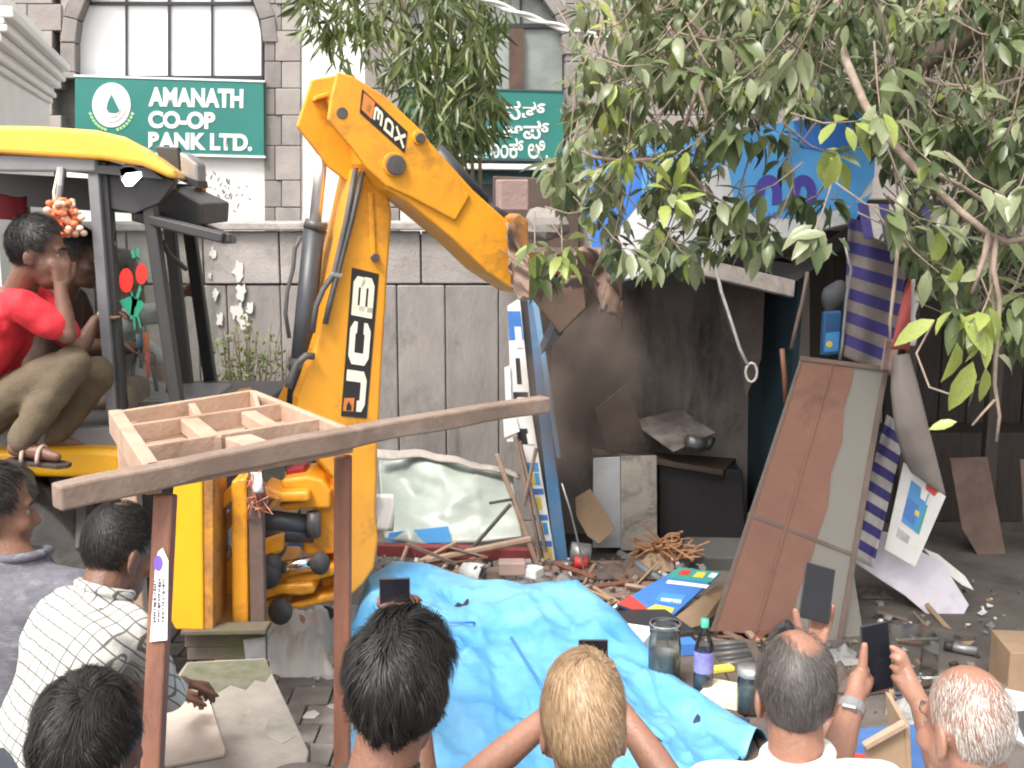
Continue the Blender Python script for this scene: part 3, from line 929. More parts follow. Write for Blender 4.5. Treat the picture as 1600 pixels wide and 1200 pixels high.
def boss(cx, cy, r_px, pl, mat, h=.03, Ya=None, par=boom, nm='pin'):
    c0 = pl.hit(cx, cy, 0)
    return MB().disc(c0 - pl.n * .004, pl.n, r_px / 300, h).build(nm, mat, par, bevel=.004)
boss(585, 402, 6, BP, m_pin)
# dipper arm
DP = Plane(P(600, 250, 5.42), BN)
hd = [(527, 112), (552, 119), (602, 150), (655, 200), (700, 258), (735, 305), (712, 345), (644, 309), (603, 290), (572, 262), (550, 231), (525, 203), (512, 187), (518, 150)]
dip = MB().slab([(604, 156), (660, 208), (740, 297), (797, 348), (832, 390), (838, 430), (816, 462), (762, 426), (710, 376), (640, 318), (604, 296), (575, 255), (570, 180)], DP, .30, -.002).build('dipper_arm', m_yel, ex, bevel=.012, segs=3)
MB().slab(hd, DP, .028, .016).build('head_plate', m_yel, dip, bevel=.008)
MB().slab([(487, 124), (522, 118), (548, 148), (592, 200), (602, 268), (578, 282), (545, 285), (514, 262), (464, 197)], DP, .03, -.29).build('head_plate', m_yel, dip, bevel=.008)
MB().slab([(492, 150), (514, 143), (516, 150), (491, 158)], DP, .05, -.24).build('plate_rib', m_yel, dip, bevel=.006)
MB().slab([(530, 150), (552, 150), (556, 165), (534, 168)], DP, .25, -.03).build('head_web', m_yel, dip)
for cx, cy, r_, br in ((533, 177, 8, 0), (653, 216, 7, 10), (615, 258, 14, 17)):
    if br:
        boss(cx - 1, cy - 1, br, DP, m_yel, .035, par=dip, nm='boss')
    boss(cx, cy, r_, DP, m_pin, .05 if br else .025, par=dip)
q3 = [(568, 141), (636, 207), (631, 238), (563, 174)]
lb = MB().patch([(566, 139), (637, 206), (632, 239), (562, 176)], DP, .0195, .003).build('lettering_panel', m_label, dip)
MB().patch([(569, 145), (586, 160), (581, 186), (565, 171)], DP, .0215, .002).build('orange_square', m_orange, lb)
MB().patch([(575, 158), (580, 164), (577, 176), (572, 171)], DP, .0235, .002).build('square_mark', m_rust, lb)
le = MB()
for ch, u0, u1 in (('3', .27, .48), ('D', .52, .73), ('X', .77, .98)):   # stacked down the arm: each letter's right-hand side faces outward
    stroke(le, LETTER[ch], .2, lambda x, y, u0=u0, u1=u1: DP.hit(*bil(q3, u1 + (u0 - u1) * y, .88 - .76 * x), .0225))
le.build('lettering', m_cream, lb, solid=.002)
# rams and hoses
RP = Plane(P(480, 500, 5.62), BN)
MB().tube([RP.hit(492, 350), RP.hit(462, 650)], .052, 18).build('ram_barrel', m_barrel, ex, smooth=True)
q = MB().tube([RP.hit(495, 346), RP.hit(491, 360)], .056, 18)
q.tube([RP.hit(470, 560), RP.hit(468, 580)], .057, 18)
q.build('ram_collar', m_pin, ex, smooth=True)
MB().tube([RP.hit(508, 190), RP.hit(492, 352)], .030, 14).build('ram_rod', m_rod, ex, smooth=True)
q = MB().disc(RP.hit(507, 182, -.05), BN, .045, .1)
q.build('rod_eye', m_pin, ex, bevel=.01)
R2 = Plane(P(740, 300, 5.7), BN)
MB().tube([R2.hit(680, 238), R2.hit(752, 318)], .05, 14).build('ram_barrel', m_barrel, ex, smooth=True)
MB().tube([R2.hit(752, 318), R2.hit(800, 348)], .03, 12).build('ram_rod', m_barrel, ex, smooth=True)
for pts, r_ in (([(556, 262), (541, 345), (522, 428), (505, 452), (494, 478), (488, 520)], .014), ([(566, 268), (549, 345), (526, 432), (516, 470), (508, 506)], .014),
                ([(470, 370), (461, 388), (458, 420), (449, 455), (446, 490), (452, 528)], .010), ([(491, 557), (478, 556), (464, 568), (455, 590), (450, 606)], .018)):
    MB().tube([BP.hit(x, y, .03) for x, y in pts], r_, 8).build('hose', m_hose, ex, smooth=True)
MB().beam(BP.hit(516, 428, .03), BP.hit(534, 431, .03), .03, .02).build('hose_clamp', m_steel, ex, bevel=.004)
# linkage and bucket at the tip
MB().slab([(800, 340), (812, 333), (826, 345), (828, 400), (822, 440), (812, 440), (808, 400)], DP, .12, .03).build('bucket_link', m_rust, ex, bevel=.01)
MB().slab([(797, 366), (806, 366), (810, 392), (801, 392)], DP, .005, .04).build('blue_sticker', M('sticker_blue', (.08, .25, .5), .5), ex)
bo = DP.hit(838, 418, -.3)
q = MB()
for k in range(2):
    o_ = bo + V((0, -.28 + .56 * k, 0))
    q.prism([o_ + V(p) for p in ((-.08, 0, .1), (.2, 0, .12), (.42, 0, -.02), (.45, 0, -.3), (.25, 0, -.5), (.05, 0, -.25))], (0, .03, 0))
pr_ = [(-.08, .1), (.2, .12), (.42, -.02), (.45, -.3), (.25, -.5)]
for i in range(4):
    a, b = pr_[i], pr_[i + 1]
    q.prism([bo + V((a[0], -.28, a[1])), bo + V((b[0], -.28, b[1])), bo + V((b[0], .3, b[1])), bo + V((a[0], .3, a[1]))], (-.02, 0, -.02))
q.v = [bo + (v - bo) * .72 + V((-.05, .28, 0)) for v in q.v]
bk = q.build('bucket', M('bucket_brown', (.16, .10, .07), .7, (.09, .06, .045), 6, bump=.3), ex, bevel=.008)
for k in range(5):
    o_ = bo + V((.25 * .72 - .05, (-.24 + k * .125) * .72 + .28, -.5 * .72))
    MB().prism([o_ + V((.02, 0, 0)), o_ + V((-.03, .0, .03)), o_ + V((-.1, .02, -.12))], (0, .05, 0)).build('tooth', m_pin, bk)

# ------------------------------------------------------------------ things hung in the cab
m_mari = M('garland_orange', (0.80, 0.24, 0.10), 0.7, (0.62, 0.14, 0.06), 30)
m_mar2 = M('garland_cream', (0.85, 0.62, 0.45), 0.7)
gc = P(99, 335, 4.95)
ga = thing('garland', 'orange and cream flower garland hanging from the cab door lintel', 'garland', (gc.x, gc.y, gc.z - .1))
q, q2 = MB(), MB()
rs = random.Random(2)
for i in range(120):
    t = rs.random()
    p = gc + V((rs.gauss(0, .028 + .012 * (1 - t)), rs.gauss(0, .025), lerp(-.09, .06, t)))
    (q if rs.random() < .6 else q2).ell(p, (.017, .017, .014), None, 7, 5)
q.build('orange_flowers', m_mari, ga, smooth=True, kind='stuff')
q2.build('cream_flowers', m_mar2, ga, smooth=True, kind='stuff')
MB().tube([P(92, 262, 4.97), P(84, 300, 4.95), P(86, 330, 4.95)], .006).build('string', m_cream, ga)
MB().tube([P(96, 262, 4.97), P(94, 290, 4.95), P(90, 318, 4.95)], .014).build('string', m_steel, ga)
q = MB()
q.grid(12, 8, lambda u, v: P(lerp(-60, 42, u), lerp(305, 350 - 14 * u * u, v) + 3 * math.sin(u * 9), 5.3 + .03 * math.sin(u * 7)))
solo('hung_cloth', q, M('maroon_cloth', (0.16, 0.015, 0.02), .9), 'maroon cloth hung across the top of the cab window', 'cloth', smooth=True, solid=.006)
for (x, y0, y1, c1, c2, lb_) in ((217, 522, 575, (0.20, 0.30, 0.42), (.05, .05, .06), 'screwdriver with a grey blue handle hanging inside the cab glass'),
                                 (228, 520, 590, (0.80, 0.22, 0.05), (.7, .05, .05), 'orange and red screwdriver hanging inside the cab glass')):
    c0 = P(x, y1, 5.2)
    t = thing('screwdriver', lb_, 'screwdriver', c0)
    MB().tube([P(x, y0, 5.2), P(x + 2, lerp(y0, y1, .4), 5.2)], .014, 10).build('handle', M('grip', c1, .4), t, smooth=True)
    MB().tube([P(x + 2, lerp(y0, y1, .4), 5.2), P(x + 4, y1, 5.2)], .010, 8).build('shank', M('shank', c2, .4), t, smooth=True)

# ------------------------------------------------------------------ wooden rack in front of the excavator
m_wood = M('pale_wood', (0.47, 0.335, 0.25), 0.7, (0.35, 0.235, 0.17), 5, (0.20, 0.12, 0.08), 7, .4, .3, 50, stretch=(1, 1, 1))
m_woodg = M('weathered_wood', (0.26, 0.19, 0.152), 0.75, (0.165, 0.118, 0.094), 5, (0.36, 0.29, 0.25), 4, .5, .18, 60)
m_woodr = M('red_brown_wood', (0.27, 0.115, 0.07), 0.6, (0.17, 0.075, 0.05), 6, (0.09, 0.05, 0.04), 4, .5, .25, 50, stretch=(3, 3, .5))
ZT = 1.82
def T(x, y, dz=0.0):
    return G(x, y, ZT + dz)
rk = thing('wooden_rack', 'wooden stall rack with a slotted tray top standing before the excavator', 'rack', G(400, 700, ZT) * 1)
rk.location.z = 0
a, b = T(86, 757), T(852, 622)
d = (b - a)
q = MB()
nS = 22
for i in range(nS + 1):
    t = i / nS
    p = a + d * t + V((0, 0, .016 * math.sin(t * 2.7) + .004 * nz((t * 9, 0, 0), 1)))
    hw = .028 + .004 * nz((t * 5, 1, 0), 1.0)
    hh = .031 - .006 * t + .004 * nz((t * 6, 3, 0), 1.2)
    pr = d.cross(Z).normalized()
    q.v += [p + pr * hw + Z * 0, p - pr * hw + Z * 0, p - pr * hw - Z * hh * 2, p + pr * hw - Z * hh * 2]
for i in range(nS):
    for k in range(4):
        q.f.append([i * 4 + k, i * 4 + (k + 1) % 4, (i + 1) * 4 + (k + 1) % 4, (i + 1) * 4 + k])
        q.m.append(0)
q.f += [[3, 2, 1, 0], [nS * 4 + k for k in range(4)]]
q.m += [0, 0]
q.build('long_beam', m_woodg, rk, bevel=.007)
def board(p0, p1, w_=.018, h=.066, mat=m_wood, nm='tray_board', dz=0.0):
    MB().beam(p0 + V((0, 0, -h / 2 + dz)), p1 + V((0, 0, -h / 2 + dz)), w_, h).build(nm, mat, rk, bevel=.004)
board(T(180, 640), T(238, 727), .042, .076)
board(T(395, 610), T(546, 670), .024, .07)
board(T(186, 642), T(395, 609), .018, .062)
board(T(205, 663), T(442, 629), .012, .055)
board(T(226, 696), T(500, 653), .012, .055)
board(T(232, 726), T(545, 671), .04, .066)
for p0, p1, w_ in (((296, 651), (332, 680), .07), ((388, 640), (426, 662), .06), ((372, 678), (412, 694), .10), ((300, 628), (312, 648), .03), ((398, 612), (404, 634), .02)):
    board(T(*p0), T(*p1), w_ * .8, .044, dz=-.004)
MB().prism([T(*p, -.06) for p in ((186, 645), (395, 612), (540, 668), (238, 722))], (0, 0, -.012)).build('tray_bottom', m_wood, rk)
for a, b, w_, mat in ((P(259, 772, 2.86), P(238, 1205, 2.72), .050, m_woodr), (P(536, 712, 3.30), P(535, 1160, 3.26), .048, m_woodr), (P(198, 660, 3.58), P(208, 830, 3.55), .055, m_wood)):
    dd = (b - a).normalized()
    b = a + dd * (a.z / -dd.z)
    MB().beam(a, b, w_, w_, V((0, 1, 0))).build('leg', mat, rk, bevel=.006)
# paper sticker on the front leg
q = MB().beam(P(399, 700, 4.87), G(402, 1020, .0) * 0 + V((P(402, 990, 4.87).x, 4.87, 0)), .062, .05, V((0, 1, 0)))
solo('wooden_post', q, M('dark_post', (.16, .10, .08), .65, (.09, .06, .05), 6, bump=.3), 'dark brown upright post with copper wire behind the grey table', 'post', bevel=.005)
p0 = P(259, 772, 2.86)
lp = Plane(p0 + V((0, -.034, 0)), V((0, -1, .203)))
sk = MB().slab([(243, 878), (247, 862), (254, 856), (263, 876), (261, 1000), (234, 1003)], lp, .002).build('paper_label', m_white, rk)
m_purp = M('print_purple', (0.16, 0.09, 0.5), .6)
MB().slab(ring_px(247, 880, 7, 12), lp, .001, .002).build('purple_mark', m_purp, sk)
m_ink = M('print_ink', (0.06, 0.05, 0.09), .6)
q = MB()
rs = random.Random(8)
for k in range(3):                               # rows of small print running up the paper, too small to read
    y = 972
    while y > 906:
        h = rs.uniform(1.5, 4.5)
        x = 239 + k * 6.5 + (972 - y) * .02
        q.slab([(x, y), (x + rs.uniform(2, 5), y - rs.uniform(-1, 1)), (x + rs.uniform(2, 5), y - h), (x + rs.uniform(0, 1.5), y - h)], lp, .001, .002)
        y -= h + rs.uniform(.8, 3)
q.build('print', m_ink, sk)
# wires tied at the back leg
m_copper = M('copper_wire', (0.55, 0.20, 0.12), .45)
q = MB()
rs = random.Random(4)
for i in range(14):
    x, y = rs.uniform(388, 412), rs.uniform(742, 805)
    q.tube([P(x + rs.gauss(0, 8), y + rs.gauss(0, 14), 4.82 + rs.gauss(0, .02)) for _ in range(5)], .003, 5)
solo('wire_bundle', q, m_copper, 'tangle of copper wire tied to the top of the dark upright post', 'wire', smooth=True)
q = MB().grid(4, 6, lambda u, v: P(lerp(392, 408, u) + 4 * v, lerp(738, 770, v), 4.80 + .012 * math.sin(u * 3 + v * 4)))
solo('plastic_bag', q, M('bag_plastic', (.7, .68, .68), .3), 'crumpled clear plastic bag tied round the dark upright post', 'bag', solid=.003, smooth=True)

# ------------------------------------------------------------------ low work table with a sheet of ply
m_ply = M('weathered_ply', (0.36, 0.335, 0.305), 0.75, (0.235, 0.215, 0.195), 3, (0.10, 0.10, 0.07), 2.0, .75, .3, 40)
m_ply2 = M('pale_ply', (0.55, 0.475, 0.42), 0.7, (0.46, 0.39, 0.34), 4, (0.3, 0.24, 0.2), 4, .4, .2, 40)
m_moss = M('mossy_plank', (0.13, 0.10, 0.075), 0.9, (0.09, 0.075, 0.055), 6, (0.07, 0.10, 0.03), 3, .8, .4, 40)
ZB = .56
tb = thing('work_table', 'low table with a grey weathered plywood top', 'table', G(340, 1120, ZB))
tb.location.z = 0
MB().prism([G(x, y, ZB) for x, y in ((292, 1034), (414, 1028), (482, 1172), (470, 1240), (150, 1240), (230, 1120))], (0, 0, -.025)).build('plywood_top', m_ply, tb, bevel=.004)
for a, b, y in ((288, 414, 992), (292, 414, 1012)):
    MB().prism([P(a, y, 4.78), P(b, y - 2, 4.78), P(b, y + 19, 4.78), P(a, y + 20, 4.78)], (0, .06, 0)).build('end_plank', m_moss, tb, bevel=.006)
MB().prism([P(282, 986, 4.70), P(416, 983, 4.72), P(416, 992, 4.72), P(282, 994, 4.7)], (0, .1, 0)).build('rail', m_moss, tb, bevel=.006)
for x, y in ((300, 1040), (408, 1034), (470, 1165)):
    p = G(x, y, ZB - .03)
    MB().box((p.x, p.y, p.z / 2), (.06, .06, p.z)).build('leg', m_moss, tb, bevel=.006)
MB().prism([P(380, 1000, 4.745), P(414, 996, 4.745), P(415, 1030, 4.745), P(384, 1032, 4.745)], (0, .01, 0)).build('grey_label', m_steel, tb)
MB().prism([G(x, y, ZB + .0015) for x, y in ((294, 1036), (413, 1030), (424, 1052), (414, 1066), (398, 1062), (384, 1078), (360, 1070), (340, 1082), (318, 1072), (296, 1078), (278, 1062))], (0, 0, -.001)).build('moss_stain', M('moss_stain', (.10, .11, .065), .9, (.16, .155, .12), 14), tb)
MB().prism([G(x, y, ZB + .0015) for x, y in ((420, 1120), (446, 1124), (462, 1150), (440, 1162), (412, 1146))], (0, 0, -.001)).build('moss_stain', M('damp_stain', (.22, .21, .185), .85, (.30, .285, .26), 14), tb)
q = MB().prism([G(x, y, ZB + .014) for x, y in ((262, 1100), (328, 1094), (352, 1170), (350, 1178), (262, 1196), (225, 1196))], (0, 0, -.012))
solo('board_offcut', q, m_ply2, 'pale plywood offcut lying on the grey table', 'board', bevel=.003)
# ------------------------------------------------------------------ wrecked kiosk
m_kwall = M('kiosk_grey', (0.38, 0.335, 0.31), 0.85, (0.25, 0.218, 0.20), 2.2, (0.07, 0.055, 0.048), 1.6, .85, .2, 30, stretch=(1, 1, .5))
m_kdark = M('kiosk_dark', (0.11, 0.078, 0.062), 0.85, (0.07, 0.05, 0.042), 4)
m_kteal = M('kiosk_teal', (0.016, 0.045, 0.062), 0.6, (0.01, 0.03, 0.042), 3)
m_blue = M('blue_steel', (0.09, 0.22, 0.40), 0.5, (0.06, 0.15, 0.28), 4, (0.25, 0.22, 0.2), 5, .4)
m_bluel = M('blue_steel_light', (0.20, 0.40, 0.62), 0.5, (0.14, 0.32, 0.52), 5)
m_sblue = M('sign_blue', (0.022, 0.15, 0.50), 0.5, (0.016, 0.11, 0.40), 2)
m_ssky = M('sign_sky', (0.075, 0.30, 0.62), 0.5, (0.055, 0.25, 0.55), 2)
m_swhite = M('sign_white', (0.50, 0.52, 0.54), 0.55, (0.41, 0.425, 0.44), 4, (0.35, 0.34, 0.34), 4, .5)
m_spurp = M('sign_purple', (0.05, 0.04, 0.30), 0.5)
m_yellow = M('print_yellow', (0.72, 0.60, 0.10), 0.5, (0.6, 0.5, 0.08), 20)
m_lblue = M('print_blue', (0.06, 0.20, 0.55), 0.5)
m_teal2 = M('print_teal', (0.05, 0.35, 0.30), 0.5)
m_red = M('print_red', (0.62, 0.055, 0.04), 0.5, (0.52, 0.05, 0.04), 6)
m_paper = M('paper', (0.78, 0.77, 0.75), 0.8, (0.68, 0.67, 0.66), 6, (0.45, 0.42, 0.38), 5, .3)
m_card = M('cardboard', (0.40, 0.28, 0.18), 0.85, (0.32, 0.22, 0.14), 5)
KB, KF = 8.25, 7.35
kc = P(1040, 860, KF)
kk = thing('kiosk', 'wrecked blue roadside kiosk with its front torn open', 'kiosk', (kc.x, kc.y, 0))
bw = YP(KB)
q = MB()
MB().slab([(840, 330), (1265, 330), (1265, 860), (840, 860)], bw, .04, -.03).build('back_wall', m_kwall, kk)
for i in range(1):
    x0, x1 = 846, 1170
    MB().slab([(x0 + .6, 400), (x1 - .2, 400), (x1 - .2, 856), (x0 + .6, 856)], bw, .03, random.uniform(-.004, .004)).build('back_panel', m_kwall, kk, bevel=.004)
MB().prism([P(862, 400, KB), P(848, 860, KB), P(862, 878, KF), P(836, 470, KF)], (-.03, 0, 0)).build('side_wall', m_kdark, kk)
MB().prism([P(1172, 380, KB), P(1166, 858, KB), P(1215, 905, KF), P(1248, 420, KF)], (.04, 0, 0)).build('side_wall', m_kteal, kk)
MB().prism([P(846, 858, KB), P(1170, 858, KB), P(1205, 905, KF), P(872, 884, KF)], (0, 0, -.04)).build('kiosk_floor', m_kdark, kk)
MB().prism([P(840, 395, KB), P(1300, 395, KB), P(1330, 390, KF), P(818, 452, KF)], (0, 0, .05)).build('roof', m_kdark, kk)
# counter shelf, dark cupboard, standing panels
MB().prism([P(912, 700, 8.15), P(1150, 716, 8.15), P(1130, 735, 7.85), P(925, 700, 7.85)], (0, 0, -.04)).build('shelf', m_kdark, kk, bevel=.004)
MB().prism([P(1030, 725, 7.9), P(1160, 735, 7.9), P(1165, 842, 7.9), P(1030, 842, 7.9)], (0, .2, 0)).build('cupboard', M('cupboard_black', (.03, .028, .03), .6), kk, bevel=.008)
sp_ = YP(7.75, 0, .05)
MB().slab([(927, 716), (969, 714), (970, 856), (926, 856)], sp_, .02).build('counter_panel', m_swhite, kk, bevel=.003)
MB().slab([(970, 713), (1026, 712), (1027, 862), (970, 860)], sp_, .02, -.005).build('counter_panel', M('smudged_panel', (.46, .42, .37), .7, (.33, .30, .27), 3, (.04, .035, .03), 2.6, .9), kk, bevel=.003)
tp = Plane(P(1050, 690, 7.9), (-.15, -.72, .7))
MB().slab([(985, 658), (1062, 638), (1118, 676), (1052, 706)], tp, .015).build('tilted_panel', m_kwall, kk, bevel=.003)
# front corner post, light blue edge and sticker board
fp = YP(7.25, 0, .02)
MB().slab([(824, 470), (838, 468), (888, 878), (866, 880)], fp, .06).build('corner_post', m_blue, kk, bevel=.006)
MB().slab([(832, 474), (841, 472), (877, 716), (870, 716)], fp, .02, .022).build('post_edge', m_bluel, kk, bevel=.003)
MB().slab([(808, 470), (824, 470), (866, 880), (858, 880)], fp, .05, -.03).build('post_back', m_cab, kk)
pb = MB().slab([(793, 478), (812, 466), (830, 640), (868, 878), (842, 886), (822, 740), (799, 640)], fp, .012, .03).build('sticker_board', m_paper, kk)
mats = [m_lblue, m_yellow, m_white, m_label, m_ssky]
q = MB()
def rowp(t):                                     # left and right edge of the sticker board at height t
    yl = lerp(478, 886, t)
    pts = [(478, 793, 812), (640, 800, 831), (740, 822, 845), (886, 843, 868)]
    for (ya, la, ra), (yb, lb2, rb) in zip(pts, pts[1:]):
        if ya <= yl <= yb:
            f = (yl - ya) / (yb - ya)
            return lerp(la, lb2, f), lerp(ra, rb, f), yl
    return 843, 868, yl
def strip(t0, t1, u0, u1, mi, off):
    l0, r0, y0 = rowp(t0)
    l1, r1, y1 = rowp(t1)
    q = MB()
    q.slab([(lerp(l0, r0, u0), y0), (lerp(l0, r0, u1), y0), (lerp(l1, r1, u1), y1), (lerp(l1, r1, u0), y1)], fp, .002, off)
    q.build('sticker', mats[mi], pb)
strip(.02, .13, 0, 1, 0, .0325)
strip(.08, .16, .45, .9, 2, .035)
strip(.2, .3, .35, .62, 3, .0325)
strip(.33, .41, .1, .9, 3, .0325)
strip(.35, .36, .3, .7, 2, .0345)
strip(.38, .39, .2, .6, 2, .0345)
strip(.47, .53, 0, .6, 3, .0325)
strip(.49, .53, .5, .9, 2, .0345)
strip(.60, .635, .2, .9, 4, .0325)
for t in (.70, .80, .90, .975):
    strip(t, t + .022, 0, 1, 0, .0325)
for t, segs_ in ((.64, ((.25, .6, 1), (.55, .85, 4))), (.735, ((.2, .75, 1), (.15, .3, 4))), (.83, ((.3, .85, 1), (.6, .9, 4))), (.925, ((.1, .45, 1), (.55, .9, 1), (.2, .35, 3)))):
    for u0, u1, mi in segs_:
        strip(t, t + .045, u0, u1, mi, .0325 + .002 * (mi != 1))
MB().slab([(788, 575), (797, 572), (802, 690), (792, 690)], fp, .02, .05).build('white_batten', m_paper, kk)
MB().slab([(786, 655), (806, 650), (812, 674), (788, 684)], fp, .02, .06).build('torn_sheet', m_paper, kk)
for a, b, w_ in (((806, 680), (850, 895), .035), ((812, 690), (862, 900), .03), ((838, 700), (818, 790), .02)):
    MB().beam(P(*a, 7.15), P(*b, 7.1), w_, .02).build('batten', m_woodg, kk, bevel=.003)
# sign board over the front, knocked askew
SG = Plane(P(1150, 330, 7.05), V((.06, -1, .32)))
sgn = thing('kiosk_sign', 'blue and white kiosk sign board knocked askew among the leaves', 'sign', P(1150, 400, 7.05))
MB().slab([(903, 240), (1130, 206), (1372, 168), (1364, 300), (1332, 348), (1100, 402), (960, 442), (928, 402)], SG, .06).build('board', m_swhite, sgn, bevel=.006)
MB().slab([(903, 240), (1000, 226), (1004, 310), (942, 390), (926, 396)], SG, .004, .004).build('blue_field', m_sblue, sgn)
MB().slab([(1000, 226), (1130, 206), (1140, 250), (1060, 300), (1004, 312)], SG, .004, .004).build('blue_field', m_ssky, sgn)
MB().slab([(1130, 206), (1372, 168), (1366, 276), (1336, 318), (1250, 342), (1190, 338), (1150, 326), (1140, 272)], SG, .004, .0045).build('sky_field', m_ssky, sgn)
MB().slab([(1240, 189), (1372, 168), (1368, 215), (1310, 240), (1250, 230)], SG, .004, .009).build('blue_field', m_sblue, sgn)
MB().slab([(1310, 335), (1364, 300), (1334, 348)], SG, .004, .004).build('sky_field', m_ssky, sgn)
q = MB()
for x0 in (1180, 1234):
    o_ = ring_px(x0 + 21, 300, 21, 27, 14, 180, 360) + [(x0 + 42, 318), (x0 + 26, 320)] + list(reversed(ring_px(x0 + 21, 303, 6, 14, 8, 180, 360))) + [(x0 + 10, 322), (x0, 318)]
    q.slab(o_, SG, .003, .010)
q.build('purple_emblem', m_spurp, sgn)
q = MB()
rs = random.Random(9)
for x0, y0, n_ in ((1192, 340, 5), (1080, 382, 6), (1000, 400, 4)):
    for k in range(n_):
        x, y = x0 + k * 9, y0 - k * 2
        q.tube([SG.hit(x + rs.uniform(-3, 3), y + rs.uniform(-7, 7), .008) for _ in range(5)], .006, 4)
q.build('lettering', m_lblue, sgn)
m_grayplank = M('grey_plank', (0.42, 0.38, 0.35), 0.8, (0.27, 0.235, 0.215), 6, (0.12, 0.10, 0.09), 5, .5, .4, 50)
bp_ = Plane(P(1140, 430, 6.95), V((.1, -1, .25)))
solo('torn_plank', MB().slab([(1040, 398), (1100, 404), (1243, 438), (1241, 464), (1130, 438), (1054, 418)], bp_, .05), m_grayplank,
     'grey weathered plank hanging under the blue kiosk sign', 'plank', bevel=.006)
solo('roof_strip', MB().slab([(960, 442), (1050, 400), (1140, 396), (1240, 412), (1330, 350), (1338, 372), (1245, 440), (1050, 412), (985, 452)], Plane(P(1140, 420, 7.15), V((.05, -1, .3))), .03), M('dark_roofing', (.06, .055, .06), .7),
     'dark roofing strip sagging under the kiosk sign', 'roofing', bevel=.004)
# crumpled roof sheet hooked by the bucket
m_rusty = M('rusty_sheet', (0.31, 0.215, 0.17), 0.85, (0.215, 0.145, 0.112), 6, (0.12, 0.07, 0.05), 4, .6, .35, 40)
m_sack = M('brown_sacking', (0.22, 0.15, 0.12), 0.9, (0.13, 0.09, 0.07), 6, bump=.4, bs=60)
top = [(790, 348), (830, 402), (868, 420), (905, 388), (935, 386), (968, 400)]
bot = [(800, 452), (838, 470), (866, 458), (900, 444), (935, 462), (972, 500)]
def crum(u, v):
    a, b = pl_at([(x, y, 0) for x, y in top], u), pl_at([(x, y, 0) for x, y in bot], u)
    p = a.lerp(b, v)
    Y = 5.56 + .22 * u + .06 * math.sin(u * 17 + v * 2) + .07 * nz((u * 5, v * 4, 0)) - .06 * math.sin(v * 3.0) * (1 - u)
    jag = max(0, u - .45) * 1.6 * v ** 3 * (40 * abs(nz((u * 16, 5, 5))) + 30 * abs(nz((u * 41, 9, 5)))) + 14 * v * v * nz((u * 22, 1, 7))
    return P(p.x + 6 * nz((u * 6, v * 5, 3)), p.y + 8 * nz((u * 7, v * 3, 9)) + jag, Y + .05 * nz((u * 9, v * 7, 2)))
q = MB().grid(90, 26, crum)
solo('roof_sheet', q, m_rusty, 'crumpled rusty roof sheet caught by the excavator bucket', 'sheet', smooth=True, solid=.008)
# brown dust falling from the torn roof into the opening
m_dust = bpy.data.materials.new('falling_dust')
m_dust.use_nodes = True
nt_ = m_dust.node_tree
nt_.nodes.remove(nt_.nodes['Principled BSDF'])
pv_ = nod(nt_, 'ShaderNodeVolumePrincipled')
pv_.inputs['Color'].default_value = (.46, .37, .32, 1)
tc_ = nod(nt_, 'ShaderNodeTexCoord')
nz_ = nod(nt_, 'ShaderNodeTexNoise')
nz_.inputs['Scale'].default_value = 3.2
nz_.inputs['Detail'].default_value = 3
mr_ = nod(nt_, 'ShaderNodeMapRange')
mr_.inputs['From Min'].default_value, mr_.inputs['From Max'].default_value = .40, .68
mr_.inputs['To Min'].default_value, mr_.inputs['To Max'].default_value = 0.5, 9.0
nt_.links.new(tc_.outputs['Object'], nz_.inputs['Vector'])
nt_.links.new(nz_.outputs['Fac'], mr_.inputs['Value'])
DC, DR = P(908, 580, 7.0), V((.44, .34, .84))
dv_ = nod(nt_, 'ShaderNodeVectorMath', operation='DIVIDE')   # thins out towards its edge
dv_.inputs[1].default_value = DR
nt_.links.new(tc_.outputs['Object'], dv_.inputs[0])
le_ = nod(nt_, 'ShaderNodeVectorMath', operation='LENGTH')
nt_.links.new(dv_.outputs[0], le_.inputs[0])
fo_ = nod(nt_, 'ShaderNodeMapRange')
fo_.inputs['From Min'].default_value, fo_.inputs['From Max'].default_value = .15, .98
fo_.inputs['To Min'].default_value, fo_.inputs['To Max'].default_value = 1, 0
nt_.links.new(le_.outputs['Value'], fo_.inputs['Value'])
mu_ = nod(nt_, 'ShaderNodeMath', operation='MULTIPLY')
nt_.links.new(mr_.outputs[0], mu_.inputs[0])
nt_.links.new(fo_.outputs[0], mu_.inputs[1])
nt_.links.new(mu_.outputs[0], pv_.inputs['Density'])
nt_.links.new(pv_.outputs[0], nt_.nodes['Material Output'].inputs['Volume'])
MB().ell(DC, DR, None, 24, 16).build('dust_cloud', m_dust, None, DC, kind='stuff')
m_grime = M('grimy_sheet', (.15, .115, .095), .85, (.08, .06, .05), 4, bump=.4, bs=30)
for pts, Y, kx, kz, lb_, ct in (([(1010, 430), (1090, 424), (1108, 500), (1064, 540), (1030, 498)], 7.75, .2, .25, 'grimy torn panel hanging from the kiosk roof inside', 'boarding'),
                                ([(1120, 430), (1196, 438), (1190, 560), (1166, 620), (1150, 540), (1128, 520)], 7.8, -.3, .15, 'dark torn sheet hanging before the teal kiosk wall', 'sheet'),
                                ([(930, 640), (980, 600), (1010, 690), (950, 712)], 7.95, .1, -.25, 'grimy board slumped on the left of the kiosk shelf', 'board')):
    solo('torn_' + ct, MB().slab(pts, YP(Y, kx, kz), .012), m_grime, lb_, ct, bevel=.003)
